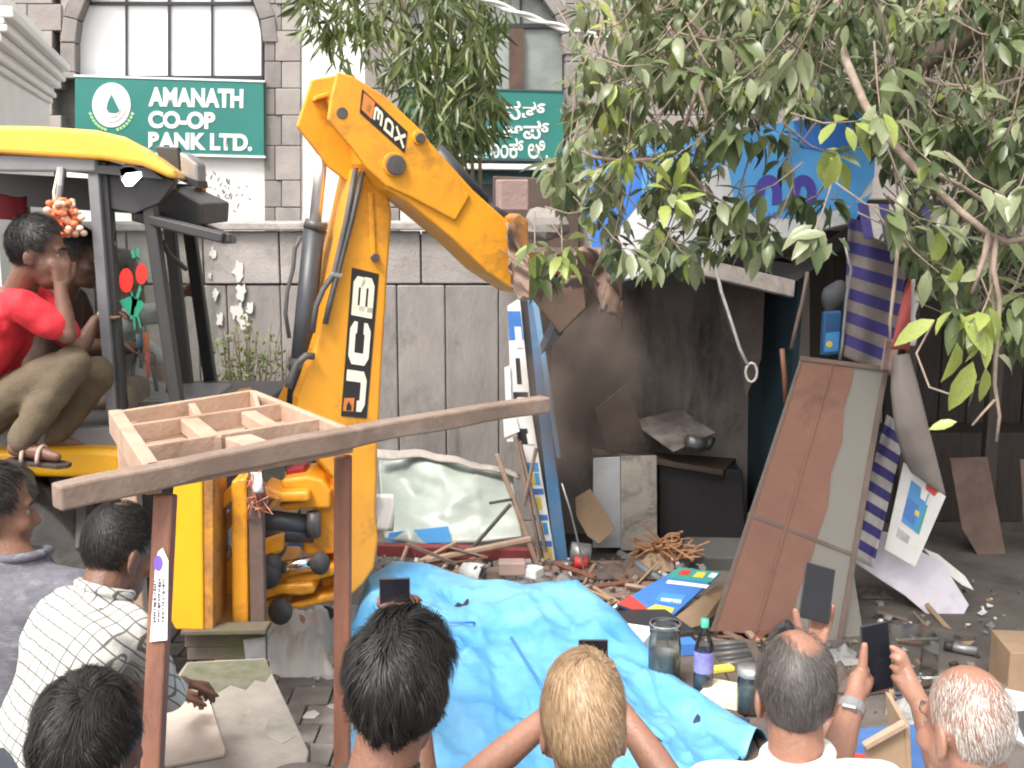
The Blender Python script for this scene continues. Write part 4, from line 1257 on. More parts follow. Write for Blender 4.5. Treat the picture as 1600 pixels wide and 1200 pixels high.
# roof rubble behind the dipper tip
rub = [((800, 305), (.19, .16, .2), (.34, .24, .22), 'pinkish grey block on the kiosk roof behind the excavator arm', 'block', 7.6),
       ((852, 350), (.26, .2, .2), (.28, .26, .24), 'grey lump of concrete on the kiosk roof behind the excavator arm', 'rubble', 7.6)]
for (px, py), sz, c_, lb_, ct, Y in rub:
    q = MB()
    c0 = P(px, py, Y)
    if ct == 'block':
        q.box(c0, sz, Matrix.Rotation(.2, 3, 'Z'))
        solo('concrete_block', q, M('block_' + ct, c_, .85, bump=.4), lb_, ct, bevel=.01)
    else:
        q.ell(c0, (sz[0] * .6, sz[1] * .6, sz[2] * .6), None, 12, 8)
        q.v = [v + (v - c0) * .35 * nz(v, 9) for v in q.v]
        solo('concrete_lump', q, M('block_' + ct, c_, .85, bump=.4), lb_, ct)
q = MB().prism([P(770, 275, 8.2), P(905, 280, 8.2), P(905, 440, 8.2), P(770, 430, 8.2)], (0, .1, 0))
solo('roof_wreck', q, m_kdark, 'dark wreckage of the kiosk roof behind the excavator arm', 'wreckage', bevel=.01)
# dangling cable with a loop, and strap
m_cable = M('pale_cable', (0.62, 0.60, 0.57), 0.5, (0.4, 0.38, 0.36), 20)
pts = [(1113, 365), (1117, 410), (1127, 455), (1142, 500), (1156, 545), (1168, 570)]
q = MB().tube([P(x, y, 6.6) for x, y in pts], .009, 8)
q.tube([P(1168 + 6 + 9 * math.cos(a), 582 + 15 * math.sin(a), 6.6) for a in [R(-120 + i * 30) for i in range(13)]], .008, 7)
solo('hanging_cable', q, m_cable, 'pale cable with a looped end hanging in front of the kiosk opening', 'cable', smooth=True)
q = MB().tube([P(x, y, 6.7) for x, y in ((1122, 440), (1132, 480), (1144, 520))], .012, 6)
solo('dark_strap', q, m_cab, 'short dark strap hanging beside the looped cable', 'strap')
# twisted overhead wire
q = MB()
for ph in (0, math.pi):
    pts = []
    for i in range(60):
        t = i / 59
        x, y = lerp(700, 1010, t), lerp(-28, 72, t) + 14 * math.sin(math.pi * t)
        p = P(x, y, 7.4)
        pts.append(p + V((0, .013 * math.sin(t * 22 + ph), .013 * math.cos(t * 22 + ph))))
    q.tube(pts, .011, 6)
solo('overhead_cable', q, M('overhead_sheath', (.72, .74, .72), .5), 'pale twisted overhead cable crossing in front of the bank window', 'cable', smooth=True)

# ------------------------------------------------------------------ leaning brown cabinet
m_cbrown = M('cabinet_brown', (0.28, 0.142, 0.102), 0.6, (0.225, 0.112, 0.082), 2.5, (0.13, 0.07, 0.052), 2.4, .6, .15, 30)
m_cgrey = M('cabinet_grey', (0.25, 0.235, 0.21), 0.6, (0.25, 0.24, 0.215), 3, (0.30, 0.17, 0.12), 2.2, .35, .15, 30)
m_cedge = M('cabinet_edge', (0.20, 0.15, 0.125), 0.6, (0.14, 0.10, 0.085), 4)
f0, f1, f2, f3 = P(1110, 986, 6.12), P(1318, 1006, 6.2), P(1389, 577, 6.55), P(1250, 560, 6.5)
nrm = (f1 - f0).cross(f3 - f0).normalized()
if nrm.y > 0:
    nrm = -nrm
CP_ = Plane(f0, nrm)
cbn = thing('metal_cabinet', 'tall leaning metal cabinet with brown and grey worn paint', 'cabinet', (f0.x + .3, f0.y, 0))
fq = [(1110, 986), (1316, 1004), (1388, 577), (1251, 559)]
MB().prism([CP_.hit(x, y) for x, y in fq], (.115, .34, -.05)).build('body', m_cgrey, cbn, bevel=.01)
rag = [(1252, 561), (1334, 572), (1330, 600), (1318, 640), (1316, 690), (1298, 740), (1294, 790), (1280, 830), (1266, 880), (1246, 930), (1240, 968), (1226, 994), (1112, 985)]
MB().slab(rag, CP_, .005, .005).build('brown_panel', m_cbrown, cbn)
for pts, nm, mt, o in (([(1300, 567), (1304, 567), (1182, 992), (1178, 992)], 'ridge', m_cbrown, .012), ([(1170, 800), (1330, 862), (1329, 868), (1168, 806)], 'seam', m_cedge, .008),
                       ([(1251, 559), (1256, 560), (1117, 987), (1110, 986)], 'edge_strip', m_cedge, .010), ([(1381, 576), (1388, 577), (1316, 1004), (1308, 1003)], 'edge_strip', m_cedge, .010),
                       ([(1251, 556), (1388, 573), (1388, 580), (1251, 563)], 'edge_strip', m_cedge, .013)):
    MB().slab(pts, CP_, .008, o).build(nm, mt, cbn, bevel=.002)
MB().prism([P(1290, 880, 6.32), P(1330, 870, 6.45), P(1350, 996, 6.25), P(1300, 1002, 6.22)], (.0, .08, 0.02)).build('loose_side', m_cgrey, cbn, bevel=.005)
# small things by the cabinet top
q = MB().slab([(1288, 488), (1316, 486), (1314, 554), (1284, 556)], YP(6.9), .06)
t = solo('snack_packet', q, M('packet_blue', (.03, .11, .27), .5, (.02, .08, .2), 9), 'blue printed packet standing on top of the leaning cabinet', 'packet', bevel=.01)
MB().slab([(1290, 520), (1312, 518), (1310, 548), (1288, 550)], YP(6.9), .002, .003).build('print', m_ssky, t)
MB().slab(ring_px(1296, 538, 5, 5), YP(6.9), .002, .006).build('print', m_yellow, t)
q = MB().ell(P(1306, 466, 7.1), (.085, .07, .10), Matrix.Rotation(.5, 3, 'Y'))
q.v = [v + V((0, 0, .05)) * nz(v, 14) for v in q.v]
solo('plastic_ball', q, M('dusty_grey', (.075, .08, .09), .7), 'round dusty grey bundle above the blue packet', 'bundle', smooth=True)
for pts, lb_, ct, mt, r_ in (([(1262, 425), (1254, 470), (1244, 510), (1236, 545)], 'thin bent pipe hanging beside the cabinet top', 'pipe', m_cedge, .012),
                             ([(1222, 545), (1226, 590), (1228, 630)], 'brown stick leaning against the teal kiosk wall', 'stick', m_woodr, .016),
                             ([(1318, 372), (1330, 420), (1322, 470), (1316, 540), (1312, 562)], 'bent steel rod standing beside the striped awning', 'rod', m_steel, .010)):
    solo(ct, MB().tube([P(x, y, 6.85) for x, y in pts], r_, 7), mt, lb_, ct, smooth=True)

# ------------------------------------------------------------------ striped awning, pennant, bent banner, poster, white sheets
m_st1 = M('stripe_navy', (0.055, 0.045, 0.20), 0.8, (0.04, 0.035, 0.15), 8)
m_st2 = M('stripe_white', (0.50, 0.475, 0.46), 0.85, (0.36, 0.33, 0.315), 5)
m_st2_shaded = M('stripe_white_shaded', (0.26, 0.225, 0.215), 0.85, (0.17, 0.145, 0.138), 4)  # white stripe browned and dimmed, shade put into the colour
aw = thing('striped_awning', 'torn navy and white striped awning cloth hanging at the kiosk corner', 'awning', P(1365, 560, 6.9))
def sheetgrid(quad, Y, nu, nv, amp, fr=8.0, seed=0):
    def fn(u, v):
        x, y = bil(quad, u, v)
        return P(x, y, (Y[0] * (1 - v) + Y[1] * v) + amp * math.sin(u * fr + v * 3 + seed) + amp * .8 * nz((u * 4, v * 4, seed)))
    return fn
MB().grid(20, 36, sheetgrid([(1326, 340), (1424, 362), (1394, 590), (1317, 556)], (6.9, 6.85), 20, 36, .03), lambda u, v: int(v * 12) % 2).build('front_flap', [m_st1, m_st2_shaded], aw, smooth=True, solid=.004)
MB().grid(32, 12, sheetgrid([(1340, 318), (1600, 326), (1600, 410), (1350, 372)], (7.0, 6.6), 30, 12, .03), lambda u, v: int(u * 16) % 2).build('top_flap', [m_st1, m_st2], aw, smooth=True, solid=.004)
MB().grid(8, 30, sheetgrid([(1386, 648), (1416, 668), (1364, 888), (1326, 866)], (6.95, 6.6), 8, 34, .02), lambda u, v: int(v * 15) % 2).build('hanging_strip', [m_st2, m_st1], aw, smooth=True, solid=.004)
q = MB().grid(8, 16, lambda u, v: P(lerp(lerp(1421, 1392, v ** .8), lerp(1424, 1421, v), u), lerp(434, 546, v), 6.4 + .03 * math.sin(v * 5 + u * 3)))
pn = solo('red_pennant', q, M('pennant_red', (.52, .10, .095), .6, (.42, .08, .075), 5), 'red pennant cloth with white edge hanging by the striped awning', 'pennant', smooth=True, solid=.003)
q = MB().grid(4, 16, lambda u, v: P(lerp(1422, 1433 - 3 * math.sin(v * 14), u), lerp(436, 540, v), 6.42 + .02 * math.sin(v * 5)))
q.build('white_edge', m_paper, pn, smooth=True, solid=.003)
q = MB().grid(8, 10, lambda u, v: P(lerp(1384, 1406, u) - 8 * v, lerp(530, 578, v), 6.45 + .05 * math.sin(u * 3)))
solo('cloth_scrap', q, M('pink_cloth', (.5, .36, .33), .8), 'pale pink cloth scrap under the red pennant', 'cloth', smooth=True, solid=.004)
lft = [(1394, 556), (1392, 610), (1398, 670), (1410, 712), (1424, 738)]
rgt = [(1420, 552), (1434, 600), (1450, 665), (1464, 720), (1478, 776)]
q = MB().grid(8, 24, lambda u, v: (lambda a, b: P(lerp(a.x, b.x, u), lerp(a.y, b.y, u), lerp(6.5, 6.75, v) - .07 * math.sin(u * 3.14) - .12 * math.sin(v * 3)))(pl_at([(x, y, 0) for x, y in lft], v), pl_at([(x, y, 0) for x, y in rgt], v)))
solo('vinyl_sheet', q, M('grey_vinyl', (.40, .35, .33), .55, (.33, .29, .275), 3), 'long grey vinyl strip curling down beside the striped awning', 'vinyl sheet', smooth=True, solid=.005)
PO = Plane(P(1430, 800, 6.7), V((-.25, -1, .25)))
po = thing('poster_board', 'tilted poster board with blue printed figures beside the striped strip', 'poster', P(1410, 880, 6.7))
MB().slab([(1412, 722), (1478, 776), (1430, 886), (1382, 858)], PO, .012).build('board', m_paper, po, bevel=.002)
for pts, mt in (([(1424, 750), (1452, 772), (1432, 832), (1408, 815)], m_ssky), ([(1418, 776), (1436, 790), (1428, 822), (1410, 806)], m_lblue), ([(1438, 784), (1450, 790), (1436, 836), (1428, 830)], m_teal2),
                ([(1448, 752), (1466, 768), (1460, 776), (1446, 764)], m_red), ([(1440, 762), (1450, 770), (1446, 784), (1438, 778)], m_white), ([(1430, 796), (1437, 800), (1435, 808), (1429, 804)], m_yellow),
                ([(1404, 824), (1422, 838), (1418, 850), (1400, 838)], m_steel)):
    MB().slab(pts, PO, .0015, .002 + .0012 * random.random() + .001 * (mt in (m_white, m_yellow, m_lblue))).build('print', mt, po)
q = MB()
shp = [(1326, 872), (1350, 826), (1392, 832), (1440, 862), (1472, 878), (1514, 945), (1494, 981), (1452, 962), (1414, 930), (1380, 908)]
WP = Plane(P(1420, 905, 6.75), V((0, -.75, .66)))
q.slab(shp, WP, .008)
solo('white_sheet', q, M('white_board', (.66, .63, .70), .6, (.58, .55, .61), 4, (.3, .28, .3), 7, .4), 'bent white plastic sheet lying on the dark ground by the poster', 'sheet', bevel=.002)
solo('white_strip', MB().slab([(1442, 856), (1466, 866), (1508, 900), (1522, 922), (1504, 914), (1472, 890)], Plane(P(1480, 890, 6.85), V((0, -.75, .66))), .008), m_paper,
     'narrow torn white strip pointing right behind the white sheet', 'strip', bevel=.002)

# ------------------------------------------------------------------ crushed sheet, bars and rubble left of the kiosk
m_crush = M('pale_green_sheet', (0.40, 0.45, 0.405), 0.35, (0.28, 0.32, 0.29), 2, (0.24, 0.235, 0.21), 1.6, .7, .1, 20)
def crush(u, v):
    tp_ = pl_at([(590, 702, 0), (640, 705, 0), (690, 716, 0), (740, 722, 0), (800, 738, 0)], u)
    bt_ = pl_at([(600, 842, 0), (650, 850, 0), (700, 850, 0), (760, 846, 0), (815, 838, 0)], u)
    p = tp_.lerp(bt_, v)
    Y = lerp(7.75, 7.2, v) + .09 * math.sin(u * 6 + 1) * (1 - v) + .12 * nz((u * 2.2, v * 2.2, 4)) + .03 * nz((u * 7, v * 7, 2))
    return P(p.x, p.y, Y)
q = MB().grid(40, 26, crush)
solo('crushed_sheet', q, m_crush, 'crushed pale green metal sheet at the foot of the stone wall', 'sheet', smooth=True, solid=.006)
q = MB().grid(30, 3, lambda u, v: P(lerp(588, 812, u), 702 + 40 * u * u + 6 * nz((u * 5, 0, 0)) + 14 * v * (1 - .5 * u), 7.7 - .06 * v + .03 * math.sin(u * 8)))
solo('sheet_edge', q, m_grayplank, 'torn beige strip lying along the top of the crushed sheet', 'strip', smooth=True, solid=.01)
solo('blue_sheet', MB().slab([(608, 832), (700, 822), (706, 848), (604, 850)], YP(7.12, 0, .3), .01), m_ssky, 'flat light blue sheet at the foot of the crushed sheet', 'sheet', bevel=.002)
solo('red_bar', MB().beam(P(590, 858, 7.0), P(838, 866, 7.05), .07, .075), M('dark_red_paint', (.26, .05, .05), .6, (.17, .035, .035), 5), 'dark red steel bar lying before the crushed sheet', 'bar', bevel=.006)
for a, b, r_, mt, lb_, ct, Y in (((798, 788), (728, 868), .013, m_pin, 'thin dark rod leaning diagonally on the crushed sheet', 'rod', 6.95), ((655, 878), (830, 842), .022, m_wood, 'pale brown wooden stick resting on the dark red bar', 'stick', 6.85),
                               ((776, 710), (842, 890), .016, m_wood, 'thin splintered lath leaning against the sticker board', 'lath', 7.0), ((765, 786), (800, 780), .01, m_pin, 'short bent rod behind the leaning lath', 'rod', 7.0)):
    solo(ct, MB().tube([P(*a, Y), P(*b, Y - .05)], r_, 7), mt, lb_, ct)
q = MB().grid(6, 8, lambda u, v: P(lerp(588, 614, u) + 8 * v * (1 - v), lerp(772, 830, v), 7.0 + .06 * math.sin(u * 4 + v * 2)))
solo('paper_heap', q, m_paper, 'crumpled white paper wedged behind the excavator boom foot', 'paper', smooth=True, solid=.004)
# corrugated sheet in front of the kiosk
m_corr = M('rust_corrugated', (0.24, 0.155, 0.13), 0.65, (0.17, 0.11, 0.095), 5, (0.30, 0.25, 0.23), 4, .5, .2)
def corr(u, v):
    a, b = G(lerp(800, 1040, u), 935, .10), G(lerp(860, 1060, u), 876, .10)
    p = a.lerp(b, v)
    return V((p.x, p.y, .10 + .022 * math.sin(v * 2 * math.pi * 7) + .01 * nz((u * 3, v * 2, 0))))
solo('corrugated_sheet', MB().grid(12, 84, corr), m_corr, 'rusty corrugated sheet lying at the kiosk step', 'sheet', smooth=True, solid=.004)
# thin wire and can by the post
t = thing('crushed_can', 'small crushed red and grey tin by the foot of the blue post', 'tin', P(906, 885, 7.1))
q = MB().tube([P(892, 862, 7.1), P(922, 866, 7.1)], .065, 14)
q.build('tin_body', m_steel, t, smooth=True)
MB().tube([P(897, 878, 7.04), P(918, 880, 7.04)], .04, 10).build('red_label', m_red, t, smooth=True)
solo('thin_wire', MB().tube([P(x, y, 7.0) for x, y in ((878, 755), (892, 800), (904, 850), (914, 900), (917, 932))], .007, 6), m_steel, 'thin bent wire running down past the crushed tin', 'wire', smooth=True)
cpl = Plane(P(925, 810, 7.5), V((-.3, -.9, .3)))
solo('cardboard_piece', MB().slab([(898, 778), (922, 764), (940, 790), (960, 828), (936, 850), (918, 838), (900, 806)], cpl, .012), m_card, 'torn brown cardboard leaning inside the kiosk', 'cardboard', bevel=.003)
q = MB()
rs = random.Random(21)
for i in range(34):
    c0 = P(rs.gauss(1040, 24), rs.gauss(862, 9), 7.25 + rs.uniform(-.1, .1))
    d = V((rs.uniform(-1, 1), rs.uniform(-.6, .6), rs.uniform(-.15, .5))).normalized() * rs.uniform(.08, .2)
    q.tube([c0 - d, c0 + V((0, 0, .02)), c0 + d], .007, 5)
for k in range(2):
    q.tube([P(1052 + 14 * math.cos(a), 846 + 9 * math.sin(a) - k * 4, 7.2) for a in [i * .5 for i in range(12)]], .006, 5)
solo('straw_bundle', q, M('orange_straw', (.48, .26, .14), .8, (.34, .16, .08), 20), 'loose bundle of brown straw and twine before the kiosk cupboard', 'straw')
solo('grey_pipe', MB().tube([P(968, 864, 7.2), P(1035, 908, 6.85)], .024, 10), M('pipe_grey', (.2, .22, .23), .5), 'grey pipe lying slanted on the corrugated sheet', 'pipe', smooth=True)
solo('kiosk_step', MB().prism([P(1070, 838, 7.7), P(1190, 840, 7.7), P(1190, 872, 7.4), P(1060, 870, 7.4)], (0, 0, -.12)), M('step_grey', (.10, .10, .095), .7), 'low dark grey step at the right of the kiosk opening', 'step', bevel=.01)
t = thing('glass_jar', 'shiny glass jar lying on the kiosk shelf', 'jar', P(1085, 700, 7.8))
MB().tube([P(1074, 688, 7.8), P(1100, 694, 7.85)], [.045, .05], 14).build('jar_body', m_steel, t, smooth=True)
MB().tube([P(1104, 690, 7.8), P(1112, 694, 7.8)], .05, 12).build('jar_lid', m_cab, t, smooth=True)
# magazine boards on a carton
mg = Plane(P(1050, 930, 6.3), V((.02, -.42, .9)))
bk = thing('picture_board', 'blue and red printed board lying on a carton by the cabinet', 'board', P(1045, 975, 6.1))
MB().slab([(964, 943), (1062, 886), (1126, 894), (1040, 972)], mg, .02).build('board', m_lblue, bk, bevel=.003)
MB().slab([(964, 943), (986, 930), (1012, 950), (1046, 958), (1040, 972)], mg, .002, .002).build('red_corner', m_red, bk)
MB().slab([(1056, 889), (1062, 886), (1126, 894), (1110, 910), (1040, 902)], mg, .002, .002).build('photo_strip', m_teal2, bk)
for pts, mt in (([(1066, 890), (1080, 891), (1076, 899), (1058, 897)], m_red), ([(1090, 893), (1104, 894), (1098, 903), (1082, 901)], m_yellow), ([(1044, 906), (1108, 914), (1104, 919), (1040, 911)], m_white),
                ([(1024, 936), (1034, 926), (1072, 930), (1062, 946), (1030, 941)], m_ssky), ([(1010, 952), (1024, 944), (1054, 950), (1048, 960)], m_yellow), ([(1112, 895), (1122, 896), (1116, 903), (1106, 901)], m_white)):
    MB().slab(pts, mg, .0015, .0042).build('print', mt, bk)
q = MB()
rs = random.Random(33)
for k in range(7):                               # a line of small white print, unreadable even close up
    x = 1034 + k * 4.6
    q.slab([(x, 934 + k * .5), (x + 3.2, 934.4 + k * .5), (x + 2, 938 + k * .5 + rs.uniform(-1, 2)), (x - 1.5, 938 + k * .5)], mg, .001, .0062)
q.build('print', m_white, bk)
c0 = P(1090, 955, 6.2)
solo('carton', MB().prism([P(1050, 968, 6.05), P(1118, 915, 6.5), P(1122, 945, 6.5), P(1066, 985, 6.05)], (.12, .12, -.02)), m_card, 'flattened brown carton under the printed board', 'carton', bevel=.004)
solo('dark_crate', MB().box(P(1005, 985, 6.0) - V((0, 0, .08)), (.42, .4, .26), Matrix.Rotation(.35, 3, 'Z')), m_cab, 'dark crate under the printed board beside the blue tarp', 'crate', bevel=.01)

# ------------------------------------------------------------------ blue tarpaulin
m_tarp = M('blue_tarp', (0.16, 0.42, 0.66), 0.33, (0.065, 0.28, 0.57), 2.2, (0.24, 0.52, 0.70), 1.6, .6, .10, 60)
rid = [(545, 990), (574, 906), (612, 879), (668, 882), (742, 905), (822, 915), (902, 907), (962, 952), (1052, 1058), (1120, 1100), (1194, 1146)]
rY = [5.55, 5.85, 6.0, 6.0, 5.9, 5.75, 5.6, 5.3, 4.6, 4.36, 4.08]
rp_ = [P(x, y, Y) for (x, y), Y in zip(rid, rY)]
mid_ = [P(x, y, Y) for x, y, Y in ((556, 1030, 5.2), (590, 985, 5.25), (640, 965, 5.3), (690, 972, 5.25), (750, 985, 5.1), (820, 985, 5.15), (890, 985, 5.05), (950, 1030, 4.7), (1020, 1100, 4.36), (1085, 1140, 4.13), (1165, 1180, 3.92))]
m2_ = [P(x, y, Y) for x, y, Y in ((560, 1100, 4.7), (600, 1080, 4.7), (650, 1070, 4.6), (710, 1085, 4.5), (770, 1080, 4.5), (830, 1110, 4.4), (900, 1110, 4.3), (960, 1140, 4.1), (1020, 1180, 3.88), (1080, 1200, 3.78), (1150, 1220, 3.70))]
fr_ = [V((lerp(-.62, .82, i / 10), 3.5 + .05 * math.sin(i), .36)) for i in range(11)]
lo_ = [V((p.x * 1.02, p.y - .12, .02)) for p in fr_]
bk_ = [V((p.x + (.12 if i > 6 else 0), p.y + .18, max(.05, p.z - .4))) for i, p in enumerate(rp_)]
rows = [bk_, rp_, mid_, m2_, fr_, lo_]
def tarp(u, v):
    x = v * (len(rows) - 1)
    i = min(int(x), len(rows) - 2)
    f = x - i
    pa = rows[max(i - 1, 0)]
    g_ = lambda rr: pl_at(rr, u)
    p0, p1, p2, p3 = g_(rows[max(i - 1, 0)]), g_(rows[i]), g_(rows[i + 1]), g_(rows[min(i + 2, len(rows) - 1)])
    p = 0.5 * ((2 * p1) + (p2 - p0) * f + (2 * p0 - 5 * p1 + 4 * p2 - p3) * f * f + (3 * p1 - p0 - 3 * p2 + p3) * f ** 3)
    k = min(1, abs(x - 1) * 1.2 + .15)
    wr_ = .085 * (1 - abs(nz(p, 1.7, 2)) ** .6) + .048 * (1 - abs(nz(V((p.x * 2.4 + p.y, p.y * .8 - p.x * .6, 0)), 2.6, 7)) ** .6) + .017 * (1 - abs(nz(p, 7, 3)) ** .55) + .008 * nz(p, 17) - .07
    wr_ += .03 * math.exp(-((p.x - (.18 - .30 * (p.y - 5))) / .07) ** 2)
    wr_ -= .05 * math.exp(-((p.x + .12 + .25 * (p.y - 5.0)) / .10) ** 2) * (1 if 4.3 < p.y < 5.6 else 0)
    return p + V((0, 0, (wr_ - .02) * k))
tg = MB().grid(150, 130, tarp)
tarp_o = solo('blue_tarpaulin', tg, m_tarp, 'bright blue tarpaulin draped over a low heap of goods', 'tarpaulin', smooth=True, solid=.003)
def ontarp(px, py):                              # the tarp vertex nearest to a sight line
    d = ray(px, py)
    kx_, kz_ = d.x / d.y, d.z / d.y
    return min(tg.v, key=lambda p: (p.x - kx_ * p.y) ** 2 + (p.z - H - kz_ * p.y) ** 2 + (0 if p.y < 6.05 else 1))
m_hole = M('tear_dark', (0.02, 0.02, 0.03), .9)
for cx, cy, pts in ((721, 947, [(-13, 2), (-6, -6), (2, -3), (9, -12), (12, -10), (9, 4), (2, 10), (-8, 9)]), (985, 1027, [(-12, 4), (8, -6), (10, -4), (6, 6), (-6, 7)]), (1030, 1158, [(-12, -3), (-5, -8), (3, -2), (12, 6), (8, 14), (-2, 6)]), (1022, 1166, [(-6, -2), (2, -3), (4, 3), (-4, 4)])):
    b_ = ontarp(cx, cy)
    hp = Plane(b_ + V((0, -.025, .025)), V((0, -.6, .8)))
    MB().slab([(cx + x, cy + y) for x, y in pts], hp, .004).build('tear', m_hole, tarp_o)
# cut seam of the tarp lying as a dark cord
q = MB().tube([ontarp(x, y) + V((0, -.016, .026)) for x, y in ((705, 978), (740, 976), (775, 980), (800, 1002), (818, 1030), (836, 1060), (846, 1085))], .006, 5)
q.build('hem_cord', m_lblue, tarp_o, smooth=True)

# ------------------------------------------------------------------ low stall table with jars and bottle, front right
ZS = .44
m_stall = M('stall_table', (0.12, 0.095, 0.08), 0.8, (0.07, 0.055, 0.048), 5, (0.06, 0.05, 0.045), 3, .6, .3)
tb2 = thing('stall_table', 'low stall table covered in papers and jars beside the blue tarp', 'table', (1.1, 4.5, 0))
for k in range(3):
    MB().box((.62 + k * .205, 4.45, ZS - .015), (.20, 1.3, .03)).build('plank', m_stall, tb2, bevel=.004)
for x, y in ((.60, 3.9), (1.08, 3.9), (.60, 5.05), (1.08, 5.05)):
    MB().box((x, y, (ZS - .03) / 2), (.06, .06, ZS - .03)).build('leg', m_stall, tb2)
m_jar = glass('jar_glass', (.86, .88, .86), .9, .08)
m_drink = M('jar_rice', (.30, .30, .26), .7, (.24, .24, .20), 30)
def jar(px, pyb, Y, r, h, lb_, lidm, fill):
    c = P(px, pyb, Y)
    c.z = ZS + .001
    t = thing('storage_jar', lb_, 'jar', c)
    k = h / .30
    MB().lathe([(0.0, 0), (r * .96, 0), (r, .01), (r, .2 * k), (r * .93, .235 * k), (r * .9, .25 * k), (r * .97, .255 * k), (r * .97, .265 * k), (r * .9, .27 * k), (r * .97, .275 * k), (r * .97, .285 * k), (r * .9, .29 * k), (r * .9, h)], c, Z, 28).build('glass_body', m_jar, t, smooth=True)
    if fill:
        MB().lathe([(0, .006), (r * .92, .008), (r * .92, h * fill), (0, h * fill)], c, Z, 20).build('contents', m_drink, t, smooth=True)
    if lidm:
        MB().lathe([(r * 1.02, h - .03), (r * 1.02, h), (0, h)], c, Z, 28).build('lid', lidm, t, smooth=True)
    else:
        MB().lathe([(r * .9, h - .006), (r * .97, h - .006), (r * .97, h), (r * .9, h)], c, Z, 28).build('rim', m_steel, t, smooth=True)
jar(1037, 1078, 4.62, .068, .27, 'open ribbed glass jar standing left of the green capped bottle', None, .5)
jar(1172, 1110, 4.35, .055, .19, 'grey lidded jar half hidden behind the balding man', m_steel, .6)
c = P(1098, 1092, 4.5)
c.z = ZS
t = thing('water_bottle', 'plastic water bottle with green cap and purple label', 'bottle', c)
MB().lathe([(0, 0), (.036, 0), (.04, .01), (.04, .09), (.037, .1), (.04, .11), (.04, .21), (.036, .23), (.016, .29), (.014, .31)], c, Z, 22).build('bottle_body', m_jar, t, smooth=True)
MB().lathe([(.0415, .11), (.0415, .2)], c, Z, 22).build('label_band', M('bottle_label', (.16, .14, .42), .5, (.3, .3, .55), 20), t, smooth=True)
MB().lathe([(.017, .30), (.017, .335), (0, .335)], c, Z, 16).build('cap', M('cap_green', (.06, .42, .27), .4), t, smooth=True)
MB().lathe([(0, .004), (.036, .006), (.036, .16), (0, .16)], c, Z, 16).build('water', M('murky', (.22, .22, .25), .3), t, smooth=True)
m_cream2 = M('cream_box', (.72, .64, .47), .8, (.66, .58, .42), 5)
def block(name, px, py, Y, size, rot, mat, lb_, ct, z=None, tilt=0, bevel=.004):
    c = P(px, py, Y)
    zz = (ZS if z is None else z) + size[2] / 2 + .001
    return solo(name, MB().box((c.x, c.y, zz), size, Matrix.Rotation(rot, 3, 'Z') @ Matrix.Rotation(tilt, 3, 'X')), mat, lb_, ct, bevel=bevel)
block('paper_box', 1138, 1072, 4.45, (.19, .16, .05), -.5, m_cream2, 'cream cardboard box lying right of the green capped bottle', 'box')
block('dark_box', 1128, 1100, 4.2, (.2, .1, .04), -.4, M('navy_box', (.03, .04, .10), .6), 'flat navy box lying beside the cream box', 'box')
block('paper_stack', 985, 1010, 5.05, (.18, .2, .06), -.4, m_paper, 'small stack of papers behind the ribbed jar', 'papers')
block('yellow_packet', 1128, 1052, 4.75, (.1, .05, .02), .3, m_yellow, 'small yellow packet behind the cream box', 'packet')
block('blue_packet', 1072, 1030, 4.95, (.07, .08, .06), .2, m_lblue, 'small blue packet between jar and bottle', 'packet')
for k in range(7):
    q = MB().tube([P(1110 + k * 3, 1008 + k * 8, 5.0 - k * .04), P(1165 + k * 3, 1003 + k * 7, 4.98 - k * .03)], .016, 7)
    solo('dark_tube', q, m_cab if k % 2 else m_pin, 'dark plastic tube in a pile under the leaning cabinet', 'tube', group='dark tubes piled under the cabinet', smooth=True)
# bottom right goods
block('blue_case', 1385, 1150, 3.9, (.5, .45, .10), .15, M('case_blue', (.06, .14, .34), .6, (.04, .10, .26), 5), 'flat blue case lying between the two older men', 'case', z=.38)
block('red_packet', 1345, 1155, 3.75, (.05, .2, .035), -.35, m_red, 'long red packet lying on the blue case', 'packet', z=.485)
block('silver_packet', 1358, 1172, 3.68, (.05, .18, .03), -.3, m_steel, 'silver foil packet beside the red packet', 'packet', z=.485)
bx_ = thing('open_carton', 'open cardboard carton with pale wooden edge below the phones', 'carton', P(1390, 1190, 3.5))
for pts, d in (([(1352, 1168), (1412, 1132), (1418, 1200), (1360, 1240)], (.0, .02, 0)), ([(1412, 1132), (1422, 1136), (1426, 1230), (1418, 1210)], (.02, .25, 0))):
    MB().prism([P(x, y, 3.5) for x, y in pts], d).build('carton_side', m_card, bx_, bevel=.003)
MB().beam(P(1350, 1166, 3.49), P(1414, 1130, 3.49), .03, .02).build('pale_edge', m_wood, bx_, bevel=.003)
block('support_crate', 1385, 1165, 3.75, (.6, .6, .375), .15, m_stall, 'dark crate under the flat blue case', 'crate', z=0)
g0 = G(1415, 1075)
solo('clear_box', MB().box((g0.x, g0.y, .16), (.24, .2, .3), Matrix.Rotation(.1, 3, 'Z')), m_jar, 'clear plastic box standing on the dark ground behind the phones', 'box', bevel=.01)
g0 = G(1590, 1085)
solo('cardboard_box', MB().box((g0.x + .05, g0.y, .14), (.3, .3, .28), Matrix.Rotation(-.1, 3, 'Z')), m_card, 'brown cardboard box at the right edge of the ground', 'box', bevel=.005)
a, b = G(1476, 1008, .03), G(1526, 1018, .03)
t = thing('metal_tube', 'short silver tube lying alone on the dark ground', 'tube', (a + b) / 2)
MB().tube([a, b], .026, 12).build('tube_body', m_steel, t, smooth=True)
MB().tube([a, a.lerp(b, .28)], .028, 12).build('dark_end', m_cab, t, smooth=True)
pq = Plane(P(1585, 1115, 3.6), V((0, -.5, .86)))
